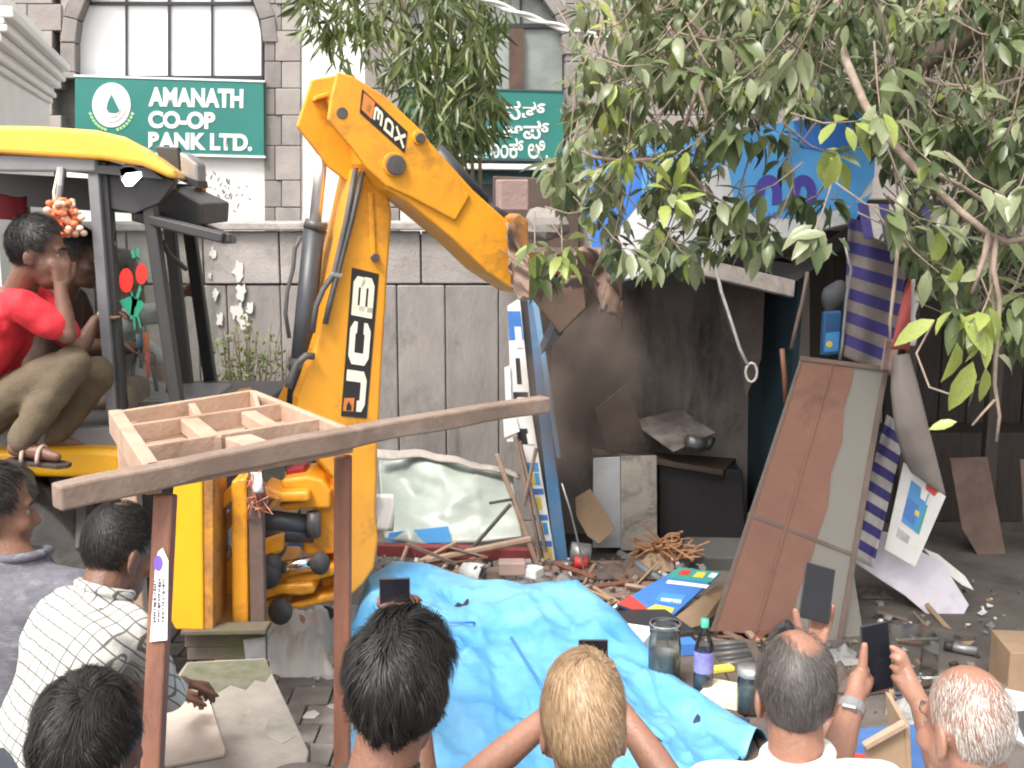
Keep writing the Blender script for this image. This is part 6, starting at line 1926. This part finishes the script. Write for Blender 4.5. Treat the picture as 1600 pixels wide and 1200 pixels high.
# balding man with phone
hC = P(1240, 1082, 2.3)
Cpl = Plane(P(1276, 925, 2.74), V((-.12, -.9, .36)))
phone('black phone held up by the balding grey haired man', [(1260, 877), (1306, 890), (1295, 975), (1247, 964)], Cpl)
def bald_c(d):
    c = V((.18, -.22, .95)).normalized()
    a = d.angle(c)
    top = 1.0 if d.z > .25 and d.y > -.1 else 0
    return max(1.0 if a < .42 else (.85 if a < .62 else 0), .70 * top)
handC = [([(1272, 1078, 2.62), (1262, 1020, 2.68), (1258, 1000, 2.70)], [.024, .021, .017]), ([(1272, 1078, 2.62), (1276, 1012, 2.69), (1286, 998, 2.71)], [.024, .021, .014]), ([(1266, 1030, 2.66), (1272, 998, 2.71)], [.02, .016]),
         ([(1258, 1004, 2.69), (1248, 980, 2.70), (1243, 955, 2.705)], [.0135, .0115, .009]), ([(1286, 998, 2.71), (1296, 972, 2.74), (1301, 948, 2.735)], [.0115, .010, .008]),
         ([(1280, 1000, 2.72), (1290, 960, 2.78), (1272, 945, 2.79)], [.011, .010, .008]), ([(1274, 1000, 2.72), (1280, 950, 2.80), (1262, 930, 2.80)], [.011, .010, .008]), ([(1266, 1000, 2.72), (1272, 940, 2.81), (1255, 920, 2.80)], [.011, .010, .008])]
person('balding man with grey hair and white shirt filming with one raised phone', hC, (-.02, 1, -.12), (0, .12, 1), 1.0, sk=sk_light, shirt=m_whites, trousers=m_navy, collar=True, nb=hC + V((0, -.05, -.145)), shape=(.96, 1.1), voxel=.0048, deci=.45,
       arms=[None, (None, P(1330, 1250, 2.42), P(1272, 1078, 2.62), None)], extra=chains(handC), brow=h_grey[1],
       hairfn=lambda r, h, m, s: hair(r, h, m, s, 10000, .030, .008, .0010, h_grey, bald_c, .2, (.18, -.2, .95), 8, fall=.5, cap=False, nape=.85), seed=4)
# white haired man with phone in two hands
hD = P(1510, 1140, 2.2)
Dpl = Plane(P(1370, 1030, 2.62), V((.12, -.95, .2)))
phone('dark phone held in two hands by the white haired man', [(1345, 979), (1388, 970), (1397, 1074), (1353, 1085)], Dpl)
def bald_d(d):
    c = V((.25, .12, .96)).normalized()
    a = d.angle(c)
    return 1.0 if a < .68 else (.8 if a < .9 else (.35 if a < 1.15 else 0))
handD = [([(1334, 1094, 2.52), (1340, 1060, 2.56), (1350, 1048, 2.58)], [.023, .021, .015]), ([(1334, 1094, 2.52), (1352, 1070, 2.56), (1358, 1062, 2.60)], [.023, .018, .013]),
         ([(1346, 1054, 2.57), (1349, 1030, 2.575), (1351, 1008, 2.58)], [.0135, .0115, .009]),
         ([(1352, 1060, 2.60), (1360, 1035, 2.67), (1380, 1030, 2.68)], [.0115, .010, .008]), ([(1352, 1068, 2.60), (1360, 1050, 2.67), (1382, 1046, 2.68)], [.0115, .010, .008]), ([(1352, 1076, 2.59), (1362, 1064, 2.66), (1384, 1062, 2.67)], [.011, .010, .008]), ([(1350, 1084, 2.58), (1362, 1078, 2.65), (1382, 1076, 2.66)], [.010, .009, .008]),
         ([(1440, 1105, 2.50), (1424, 1070, 2.56), (1416, 1046, 2.58)], [.024, .022, .016]), ([(1440, 1105, 2.50), (1412, 1068, 2.57), (1402, 1056, 2.59)], [.022, .018, .013]),
         ([(1418, 1044, 2.58), (1410, 1022, 2.59), (1394, 1012, 2.60)], [.0125, .011, .009]), ([(1414, 1050, 2.58), (1404, 1032, 2.58), (1394, 1026, 2.595)], [.012, .010, .008]),
         ([(1408, 1056, 2.58), (1400, 1046, 2.58), (1394, 1042, 2.595)], [.012, .010, .008]), ([(1406, 1064, 2.57), (1399, 1060, 2.58), (1396, 1058, 2.595)], [.011, .010, .008])]
D_ = person('older man with short white hair and bald crown filming with a phone in both hands', hD, (-.34, .94, -.16), (0, .12, 1), 1.0, sk=sk_light, shirt=m_whites, trousers=m_navy, collar=True, shape=(.94, 1.08), nb=hD + V((.06, -.05, -.155)), voxel=.0048, deci=.45,
       facing=(-.2, 1, 0), sleeve=.7, arms=[(None, P(1296, 1215, 2.36), P(1334, 1094, 2.52), None), (None, P(1500, 1290, 2.4), P(1440, 1105, 2.5), None)], extra=chains(handD), brow=h_grey[1],
       hairfn=lambda r, h, m, s: hair(r, h, m, s, 2900, .015, .003, .0009, h_white, bald_d, .15, (.1, -.2, .97), 12, fall=.4, cap=False, nape=.8), seed=5)
a, b = P(1334, 1094, 2.52), P(1296, 1215, 2.36)
wa = (b - a).normalized()
q = MB().tube([a + wa * .012, a + wa * .038], .0325, 16)
wt = q.build('wrist_watch', m_cabg, D_, bevel=.003)
MB().box(a + wa * .025 + V((-.012, -.03, .012)), (.034, .012, .034), frame(wa)).build('watch_face', m_steel, wt, bevel=.004)
# dark haired head, bottom left
hE = P(140, 1165, 1.98)
person('person with fluffy soft black hair at the bottom left, seen from behind', hE, (.35, .93, -.1), Z, .98, sk=sk_dark, shirt=m_darkshirt, trousers=m_navy, nb=hE + V((0, -.03, -.225)),
       hairfn=lambda r, h, m, s: hair(r, h, m, s, 13000, .05, .016, .0014, h_soft, None, .42, (.3, -.1, 1), 21, fall=.15, lump=.5, nape=.85), seed=6)
# plaid shirt man leaning on the table
hF = P(186, 862, 3.05)
nF, pF = P(158, 935, 2.98), P(58, 1185, 2.9)
person('man in white plaid shirt leaning over the grey table', hF, (.50, .82, -.32), (.2, .3, .93), 1.04, facing=(.72, .6, 0), nb=nF, pv=pF, sk=sk_op, voxel=.0055, deci=.5, shirt=m_plaid, trousers=m_navy, sleeve=1.32, width=.21, collar=True,
       arms=[(P(118, 940, 3.28), P(250, 1075, 3.6), P(270, 1085, 3.9), ('hand', (.5, .8, -.3), (0, 0, -1), None, .4)), (P(205, 985, 2.92), P(262, 1085, 3.25), P(285, 1068, 3.72), ('hand', (.55, .75, -.35), (0, -.2, -1), -1, .45))],
       legs=[(pF + V((-.05, .1, -.05)), V((pF.x - .02, pF.y + .2, .46)), V((pF.x - .05, pF.y + .08, .08)), (.7, .6, 0)), (pF + V((.08, -.06, -.05)), V((pF.x + .12, pF.y, .46)), V((pF.x + .05, pF.y - .12, .08)), (.7, .6, 0))],
       hairfn=lambda r, h, m, s: hair(r, h, m, s, 5500, .022, .006, .0014, h_soft, lambda d: .6 if d.angle(V((0, -.1, 1))) < .35 else 0, .12, (0, -.4, .9), 31, fall=.3, lump=.2), wr=.016, seed=7)
# slate shirt man at the left edge
hG = P(-8, 798, 3.3)
nG = P(38, 880, 3.28)
person('man in dark slate textured shirt at the left edge looking right', hG, (.82, .5, -.1), Z, 1.08, facing=(.35, .95, 0), nb=nG, pv=P(30, 1190, 3.25), sk=sk_mid, shirt=m_slate, trousers=m_navy, sleeve=1.1, width=.215, collar=True,
       hairfn=lambda r, h, m, s: hair(r, h, m, s, 4500, .03, .010, .0016, h_black, None, .15, (0, -.5, .86), 41, fall=.4, lump=.3), seed=8)
# red shirt man squatting on the cab sill
hH = P(60, 394, 4.72)
pH = P(-28, 636, 4.88)
person('man in red shirt and olive trousers squatting on the cab sill', hH, (1, .12, -.16), (.12, 0, 1), 1.10, facing=(1, .05, 0), nb=P(28, 458, 4.78), pv=pH, sk=sk_op, shirt=m_reds, trousers=m_khaki, sleeve=.72, width=.20, wr=.022,
       arms=[(None, P(125, 545, 5.0), P(150, 500, 5.05), ('hand', (.8, .2, .4), (0, 0, -1), None, .5)), (P(34, 478, 4.62), P(106, 524, 4.66), P(94, 448, 4.68), ('hand', (.08, .1, 1), (-.6, .6, 0), None, .25))],
       legs=[(pH + V((.02, .10, -.02)), P(150, 585, 4.98), P(92, 675, 4.98), (1, .1, -.1)), (pH + V((.02, -.08, -.02)), P(112, 568, 4.70), P(34, 688, 4.66), (1, -.15, -.05))],
       hairfn=lambda r, h, m, s: hair(r, h, m, s, 4500, .034, .014, .0018, h_black, None, .2, (0, -.6, .8), 51, fall=.25, lump=.3), voxel=.008, seed=9)
an, td = P(34, 688, 4.66), V((1, -.15, -.05)).normalized()
sdl = thing('sandal', 'brown strapped sandal on the near foot of the squatting man', 'sandal', an + V((.06, 0, -.09)))
tn = td.cross(Z).normalized()
MB().prism([an + td * a_ + tn * b_ + V((0, 0, -.082)) for a_, b_ in ((-.075, -.03), (-.06, -.042), (.06, -.042), (.15, -.05), (.20, -.03), (.205, .01), (.17, .04), (.06, .036), (-.06, .036), (-.075, .025))], (0, 0, -.018)).build('sole', m_seat, sdl, bevel=.004)
for t_ in (.02, .09):
    MB().tube([an + td * t_ + tn * (.048 * math.cos(a_)) + V((0, 0, -.08 + .062 * math.sin(a_))) for a_ in [math.pi * k / 10 for k in range(11)]], .009, 6).build('strap', M('strap_pink%d' % int(t_ * 100), (.45, .30, .26), .6), sdl, smooth=True)
# seated operator deep in the cab
hJ = P(122, 402, 5.62)
pJ = P(70, 620, 5.7)
person('dark clothed operator seated in the cab behind the squatting man', hJ, (1, .1, -.2), Z, 1.08, facing=(1, 0, 0), nb=P(98, 462, 5.66), pv=pJ, sk=sk_dark, shirt=m_browns, trousers=m_khaki, sleeve=.8,
       arms=[(None, P(150, 555, 5.95), P(205, 545, 5.8), ('hand', (1, 0, -.2), (0, 0, -1), None, .7)), (None, P(130, 545, 5.42), P(190, 535, 5.55), ('hand', (1, .1, -.2), (0, 0, -1), None, .7))],
       legs=[(pJ + V((.02, .1, 0)), pJ + V((.42, .1, .02)), pJ + V((.42, .1, -.38)), (1, 0, 0)), (pJ + V((.02, -.1, 0)), pJ + V((.42, -.1, .02)), pJ + V((.44, -.1, -.38)), (1, 0, 0))],
       hairfn=lambda r, h, m, s: hair(r, h, m, s, 2500, .03, .012, .002, h_black, None, .15, (0, -.5, .86), 61, fall=.3), voxel=.011, seed=10)
# man in grey shirt beyond the cab holding its far pillar
hI = P(194, 432, 6.85)
person('man in grey shirt beyond the cab gripping its far pillar', hI, (.9, .4, 0), Z, 1.12, facing=(.7, .7, 0), nb=P(190, 488, 6.85), sk=sk_mid, shirt=m_greys, trousers=m_khaki, sleeve=1.0, width=.2,
       arms=[(None, P(245, 560, 7.0), P(262, 620, 6.9), ('hand', (.3, 0, -1), (-1, 0, 0), None, .4)), (P(215, 492, 6.75), P(258, 488, 6.7), P(286, 456, 6.66), ('hand', (.8, -.1, .35), (-.3, .9, 0), None, .8))],
       hairfn=lambda r, h, m, s: hair(r, h, m, s, 2500, .034, .014, .002, h_black, None, .15, (0, -.5, .86), 71, fall=.3), voxel=.011, seed=11)
# ------------------------------------------------------------------ tree over the right half, bamboo over the excavator
def leafm(name, c, tr=.35, rough=.34):
    return M(name, c, rough, tuple(x * .75 for x in c), 18, trans=tr, spec=.5)
L_dark, L_mid, L_pale, L_lime = leafm('leaf_dark', (.085, .122, .052)), leafm('leaf_green', (.16, .205, .088)), leafm('leaf_grey_green', (.275, .312, .175)), leafm('leaf_lime', (.42, .50, .14), .45)
L_yel = leafm('leaf_yellow', (.42, .36, .07), .4)
m_bark = M('bark', (.30, .235, .185), .85, (.18, .135, .105), 9, (.42, .36, .31), 6, .5, .5, 60)
m_bark2 = M('dark_bark', (.13, .095, .075), .9, (.07, .05, .04), 7, bump=.6, bs=40)
def leaf_geo(mb, base, d, nrm, ln, wd, droop=.25, fold=.25):
    d = V(d).normalized()
    s_ = d.cross(V(nrm))
    s_ = s_.normalized() if s_.length > 1e-3 else d.orthogonal().normalized()
    n_ = s_.cross(d).normalized()
    b = len(mb.v)
    for t, w_ in ((0.0, .04), (.22, .75), (.5, 1.0), (.78, .62), (1.0, 0.03)):
        c = V(base) + d * (ln * t) - n_ * (droop * ln * t * t)
        up = n_ * (fold * wd * w_ * .5)
        mb.v += [c - s_ * (wd * w_ * .5) + up, c, c + s_ * (wd * w_ * .5) + up]
    for k in range(4):
        o = b + 3 * k
        mb.f += [[o, o + 1, o + 4, o + 3], [o + 1, o + 2, o + 5, o + 4]]
        mb.m += [mb.mi, mb.mi]
rs = random.Random(77)
tree_base = V((4.9, 6.2, 0))
tree = thing('tree', 'broad leaved tree whose drooping branches hang over the kiosk', 'tree', tree_base)
MB().tube([tree_base, tree_base + V((-.1, -.05, 1.3)), tree_base + V((-.35, -.2, 2.6)), tree_base + V((-.9, -.5, 3.9)), tree_base + V((-1.5, -.8, 5.2))], [.30, .24, .21, .15, .08], 14).build('trunk', m_bark2, tree, smooth=True)
def br(pts, r0, r1, mat=m_bark, nm='branch'):
    pts = [P(*p) if not isinstance(p, V) else p for p in pts]
    n = len(pts)
    return MB().tube(pts, [lerp(r0, r1, i / (n - 1)) for i in range(n)], 8).build(nm, mat, tree, smooth=True)
br([tree_base + V((-.6, -.3, 3.1)), (1620, -40, 5.6), (1510, 50, 5.2), (1420, 112, 5.0), (1340, 150, 4.9)], .09, .03, m_bark2, 'limb')
br([tree_base + V((-1.2, -.7, 4.4)), P(1420, -220, 5.0), P(1300, 20, 4.6), P(1322, 95, 4.4), P(1352, 165, 4.2), P(1396, 225, 4.05), P(1440, 275, 3.95), P(1500, 330, 3.9), P(1545, 366, 3.85), P(1572, 378, 3.85), P(1610, 372, 3.9)], .020, .009)
br([P(1545, 366, 3.85), P(1538, 400, 3.82), P(1528, 430, 3.8), P(1519, 458, 3.8)], .012, .006)
br([P(1556, 372, 3.85), P(1552, 420, 3.8), P(1562, 470, 3.8), P(1556, 560, 3.78), P(1554, 600, 3.78), P(1562, 650, 3.78), P(1557, 690, 3.78)], .010, .005)
br([P(1548, 370, 3.85), P(1548, 440, 3.85), P(1554, 500, 3.82), P(1555, 560, 3.8)], .007, .004)
br([P(1554, 625, 3.78), P(1536, 645, 3.76), P(1519, 665, 3.76)], .005, .004)
br([P(1404, 372, 4.2), P(1398, 440, 4.15), P(1391, 500, 4.12), P(1391, 528, 4.1)], .008, .005)
br([P(900, 232, 4.8), P(930, 246, 4.7), P(972, 252, 4.65), P(1020, 250, 4.6), P(1050, 240, 4.6)], .006, .012)
br([P(1050, 0, 5.0), P(1090, 40, 4.8), P(1110, 70, 4.7), P(1090, 140, 4.6), P(1068, 200, 4.5)], .016, .006)
br([P(1120, 80, 4.7), P(1092, 140, 4.55), P(1104, 175, 4.5), P(1100, 205, 4.5)], .012, .005)
br([P(1400, 108, 4.6), P(1470, 132, 4.5), P(1540, 138, 4.5), P(1600, 120, 4.5)], .010, .006)
br([P(1440, 260, 4.0), P(1500, 290, 4.1), P(1545, 320, 4.2), P(1580, 350, 4.3)], .010, .006)
br([P(945, 372, 4.6), P(944, 400, 4.6), P(947, 440, 4.6), P(936, 490, 4.6)], .006, .003)
br([P(1460, 500, 4.0), P(1432, 552, 4.0), P(1452, 605, 3.9), P(1490, 618, 3.85), P(1530, 596, 3.8)], .004, .004)
br([P(880, -60, 5.2), P(955, 20, 5.0), P(975, 80, 4.9), P(940, 160, 4.8), P(905, 225, 4.75)], .014, .006)
# leaf whorls: (place, how far it reads, colour) thrown through the crown's volume
whorls = []
def inside(poly, x, y):
    c = False
    j = len(poly) - 1
    for i in range(len(poly)):
        if (poly[i][1] > y) != (poly[j][1] > y) and x < (poly[j][0] - poly[i][0]) * (y - poly[i][1]) / (poly[j][1] - poly[i][1]) + poly[i][0]:
            c = not c
        j = i
    return c
def scatter(poly, n, Y0, Y1, cols, lo=.085, hi=.12):
    xs, ys = [p[0] for p in poly], [p[1] for p in poly]
    k = 0
    while k < n:
        x, y = rs.uniform(min(xs), max(xs)), rs.uniform(min(ys), max(ys))
        if inside(poly, x, y):
            whorls.append((P(x, y, rs.uniform(Y0, Y1)), rs.choice(cols), rs.uniform(lo, hi)))
            k += 1
D, Mi, Pa, Li = 0, 1, 2, 3
scatter([(935, -60), (1650, -60), (1650, 330), (1480, 300), (1380, 190), (1250, 165), (1130, 190), (1000, 130)], 620, 5.0, 7.4, (D, D, Mi, Mi, Pa, Pa), .06, .095)
scatter([(960, -60), (1650, -60), (1650, 330), (1470, 280), (1370, 180), (1130, 175), (1000, 100)], 240, 4.2, 5.2, (D, Mi, Mi, Pa, Pa), .065, .10)
scatter([(900, 10), (1010, 0), (1130, 150), (1120, 300), (1060, 330), (960, 300), (880, 230), (890, 130)], 110, 4.4, 5.4, (Mi, Mi, Pa, Li, Pa), .06, .10)
scatter([(1380, 150), (1650, 150), (1650, 560), (1560, 540), (1470, 470), (1400, 400), (1390, 260)], 270, 4.3, 6.2, (D, D, Mi, Mi, Pa), .065, .105)
scatter([(900, 280), (1010, 260), (1090, 300), (1200, 330), (1210, 380), (1100, 400), (1040, 420), (950, 410), (920, 350)], 46, 4.4, 5.0, (Mi, Pa, Pa, Mi, D))
scatter([(1120, 190), (1320, 180), (1330, 330), (1200, 350), (1100, 300)], 10, 4.3, 4.9, (D, Mi, Mi, D))
scatter([(850, 230), (900, 220), (905, 330), (860, 300)], 8, 4.8, 5.4, (Pa, Pa, Mi))
scatter([(815, 380), (900, 380), (940, 395), (850, 430)], 4, 5.0, 5.3, (Pa, Mi, Li))
for x, y, Y, c_ in ((1270, 365, 4.0, Pa), (1300, 240, 4.1, Li), (1400, 110, 4.0, Mi), (1375, 170, 3.9, Pa), (1330, 190, 3.95, Li), (1420, 300, 3.9, Pa), (1390, 330, 3.9, Mi), (1560, 300, 3.8, Pa), (1590, 300, 3.8, Pa),
                    (1500, 495, 3.75, Li), (1530, 500, 3.75, Li), (1460, 420, 3.9, Pa), (1060, 240, 4.4, Li), (1050, 300, 4.3, Li), (1180, 130, 4.3, Pa), (1040, 100, 4.4, Pa), (960, 140, 4.6, Li), (930, 90, 4.6, Pa),
                    (1450, 250, 3.9, Pa), (1240, 90, 4.1, Pa), (1150, 60, 4.3, Mi), (1570, 480, 3.9, Mi), (1590, 460, 3.9, Mi), (1520, 150, 4.0, Pa), (1470, 350, 3.9, Pa)):
    whorls.append((P(x, y, Y), c_, .115))
k = 0
while k < 900:                                    # the crown above and beyond the frame
    p = V((rs.gauss(2.9, 1.3), rs.gauss(6.0, 1.3), rs.gauss(4.6, .7)))
    if p.y > 3.6 and p.x > .2 and p.z > 3.35 + .1 * abs(p.y - 6) and p.z < 6.6:
        whorls.append((p, rs.choice((D, D, Mi, Mi, Pa)), .11))
        k += 1
leaves = []
tw = MB()
for c, ci, ln in whorls:
    ax = V((rs.gauss(0, .5), rs.gauss(-.15, .5), rs.uniform(-1, .05))).normalized()
    o = ax.orthogonal().normalized()
    o2 = ax.cross(o)
    tw.tube([c - ax * .20 + V((0, 0, .04)), c - ax * .09, c + ax * .02], [.0045, .0035, .002], 4, False)
    n_ = rs.randint(6, 9)
    for i in range(n_):
        a = 2 * math.pi * i / n_ + rs.uniform(-.4, .4)
        rd = o * math.cos(a) + o2 * math.sin(a)
        d = (rd * rs.uniform(.5, 1.0) + ax * rs.uniform(.2, .9) + V((0, 0, -rs.uniform(.1, .8)))).normalized()
        col_i = ci if rs.random() < .72 else rs.choice((0, 1, 2, 3 if ci > 1 else 1))
        l = ln * rs.uniform(.75, 1.2)
        base = c + ax * rs.uniform(-.06, .02) + d * .02
        leaves.append((base, d, (rd * .2 + V((rs.gauss(0, .3), rs.gauss(-.3, .3), 1))).normalized(), l, l * rs.uniform(.36, .46), rs.uniform(.1, .5), col_i))
for x, y, Y, dx, dy, l_px, ci in ((1460, 500, 3.72, -40, 20, 68, 3), (1495, 535, 3.72, -2, 62, 70, 3), (1545, 480, 3.74, 28, 60, 72, 3), (1520, 565, 3.72, -26, 60, 84, 3), (1540, 575, 3.75, -4, 48, 56, 3), (1560, 555, 3.75, 38, 22, 48, 2),
                                  (1495, 659, 3.76, -36, 8, 42, 3), (1512, 600, 3.78, 14, 26, 44, 1), (1060, 300, 4.3, 6, 40, 46, 3), (1062, 258, 4.35, -4, 34, 40, 3), (1278, 370, 3.95, -30, 34, 52, 2), (1300, 380, 3.95, -20, 28, 42, 2),
                                  (1290, 366, 3.95, -44, 2, 50, 2), (1310, 372, 3.95, 20, 18, 30, 1), (948, 195, 4.6, -2, 14, 20, 4), (1310, 240, 4.0, -14, 48, 56, 3), (1402, 190, 3.9, 34, 8, 52, 2), (1374, 140, 3.9, 30, -8, 48, 2), (1380, 150, 3.9, 4, 60, 66, 2), (1405, 140, 3.9, 34, 26, 62, 2),
                                  (1500, 440, 3.8, 40, -18, 48, 2), (1500, 405, 3.8, -10, 50, 56, 3), (850, 392, 5.1, -28, 48, 54, 3), (870, 395, 5.1, -26, 34, 48, 2), (890, 390, 5.1, 4, 40, 40, 1), (840, 385, 5.1, -34, 10, 38, 3)):
    b0 = P(x, y, Y)
    d = P(x + dx, y + dy, Y + .015) - b0
    l = l_px / F * Y * 1.05
    leaves.append((b0, d, V((.2, -.7, .7)), l, l * .42, .12, ci))
LM = [L_dark, L_mid, L_pale, L_lime, L_yel]
def seen_size(b, d, l):
    v = b - V((0, 0, H))
    f_, u_ = v.y * CP - v.z * SP, v.y * SP + v.z * CP
    if f_ < .5:
        return 0
    x, y = 800 + F * v.x / f_, 600 - F * u_ / f_
    return l / f_ if -20 < x < 1620 and -20 < y < 1220 else 0
leaves.sort(key=lambda t: -seen_size(t[0], t[1], t[3]))
protos = {}
for i, (b, d, n_, l, w_, dr, ci) in enumerate(leaves[:300]):   # the largest leaves are parts of their own sharing a few meshes
    kd = (ci, i % 3)
    d = V(d).normalized()
    if kd not in protos:
        m_ = MB()
        leaf_geo(m_, V((0, 0, 0)), V((0, 1, 0)), Z, 1, .41, (.12, .28, .45)[i % 3], .3)
        me = m_.mesh('leaf', V((0, 0, 0)), False)
        me.polygons.foreach_set('use_smooth', [True] * len(me.polygons))
        me.materials.append(LM[ci])
        protos[kd] = me
    s_ = d.cross(n_).normalized()
    u = s_.cross(d)
    o = bpy.data.objects.new('leaf', protos[kd])
    col.objects.link(o)
    o.parent = tree
    m4 = Matrix((s_, d, u)).transposed().to_4x4()
    o.matrix_local = Matrix.Translation(b - tree_base) @ m4 @ Matrix.Diagonal((l * w_ / l / .41, l, l, 1))
fo = MB()
for b, d, n_, l, w_, dr, ci in leaves[300:]:
    fo.mi = ci
    leaf_geo(fo, b, d, n_, l, w_, dr, .3)
fo.build('foliage', LM, tree, smooth=True, kind='stuff', recalc=False)
tw.build('twigs', m_bark, tree, smooth=True, kind='stuff')
# bamboo: thin culms and hanging sprays of narrow leaves
B1, B2, B3 = leafm('bamboo_dark', (.065, .095, .03), .35), leafm('bamboo_green', (.12, .16, .05), .35), leafm('bamboo_pale', (.27, .31, .12), .4)
c0 = P(722, 300, 9.6)
bam = thing('bamboo', 'tall bamboo clump with narrow hanging leaves behind the excavator boom', 'bamboo', (c0.x, 9.6, 0))
m_culm = M('bamboo_culm', (.22, .20, .09), .5, (.16, .13, .07), 8)
for i, (x0, x1) in enumerate(((690, 640), (706, 690), (722, 735), (738, 760), (750, 700), (714, 590), (700, 540))):
    a = P(x0, 250, 9.6 + .05 * i)
    top_ = P(x1, -260, 9.3)
    MB().tube([V((a.x, a.y, 0)), a, a.lerp(top_, .5) + V((.03, 0, 0)), top_], [.018, .016, .013, .006], 7).build('culm', m_culm, bam, smooth=True)
bl = []
def bspray(x, y, Y, n, spread=1.0):
    c = P(x, y, Y)
    ax = V((rs.gauss(0, .5), rs.gauss(-.1, .4), -1)).normalized()
    for i in range(n):
        d = (ax + V((rs.gauss(0, .45), rs.gauss(0, .45), rs.gauss(0, .25))) * spread).normalized()
        l = rs.uniform(.12, .22)
        bl.append((c + V((rs.gauss(0, .04), rs.gauss(0, .04), rs.gauss(0, .05))), d, V((rs.gauss(0, .6), -1, rs.gauss(.3, .5))), l, l * rs.uniform(.11, .16), rs.uniform(0, .3), rs.choice((0, 0, 1, 1, 1, 2))))
for poly, n, k in (([(590, -40), (780, -40), (770, 120), (790, 190), (740, 235), (690, 225), (640, 170), (600, 110)], 150, 9), ([(640, 70), (760, 70), (780, 200), (700, 225), (650, 160)], 70, 9), ([(480, -40), (600, -40), (560, 40), (520, 60), (480, 40)], 30, 8),
                   ([(500, 40), (530, 40), (535, 95), (505, 95)], 6, 7), ([(540, 20), (600, 10), (600, 100), (560, 70)], 14, 7), ([(470, -20), (500, -20), (490, 30), (474, 20)], 5, 6), ([(760, -20), (790, -20), (785, 60)], 5, 6)):
    xs, ys = [p[0] for p in poly], [p[1] for p in poly]
    i = 0
    while i < n:
        x, y = rs.uniform(min(xs), max(xs)), rs.uniform(min(ys), max(ys))
        if inside(poly, x, y):
            bspray(x, y, rs.uniform(9.0, 10.2), k)
            i += 1
for i in range(90):
    bspray(rs.gauss(670, 90), rs.uniform(-300, -40), rs.uniform(9.0, 10.2), 8)
vis = [t for t in bl if P(0, 0, 9).z > t[0].z - .1]
rs.shuffle(vis)
vs_ = set(id(t) for t in vis[:220])
BM = [B1, B2, B3]
bp = {}
for b, d, n_, l, w_, dr, ci in vis[:220]:
    if ci not in bp:
        m_ = MB()
        leaf_geo(m_, V((0, 0, 0)), V((0, 1, 0)), Z, 1, .13, .15, .2)
        bp[ci] = m_.mesh('leaf', V((0, 0, 0)), False)
        bp[ci].materials.append(BM[ci])
    d = d.normalized()
    s_ = d.cross(n_).normalized()
    u = s_.cross(d)
    o = bpy.data.objects.new('leaf', bp[ci])
    col.objects.link(o)
    o.parent = bam
    o.matrix_local = Matrix.Translation(b - V(bam.location)) @ Matrix((s_, d, u)).transposed().to_4x4() @ Matrix.Diagonal((l, l, l, 1))
q = MB()
for t in bl:
    if id(t) not in vs_:
        b, d, n_, l, w_, dr, ci = t
        q.mi = ci
        leaf_geo(q, b, d, n_, l, w_, dr, .2)
q.build('foliage', BM, bam, smooth=True, kind='stuff', recalc=False)
bpy.data.scenes.remove(shop)
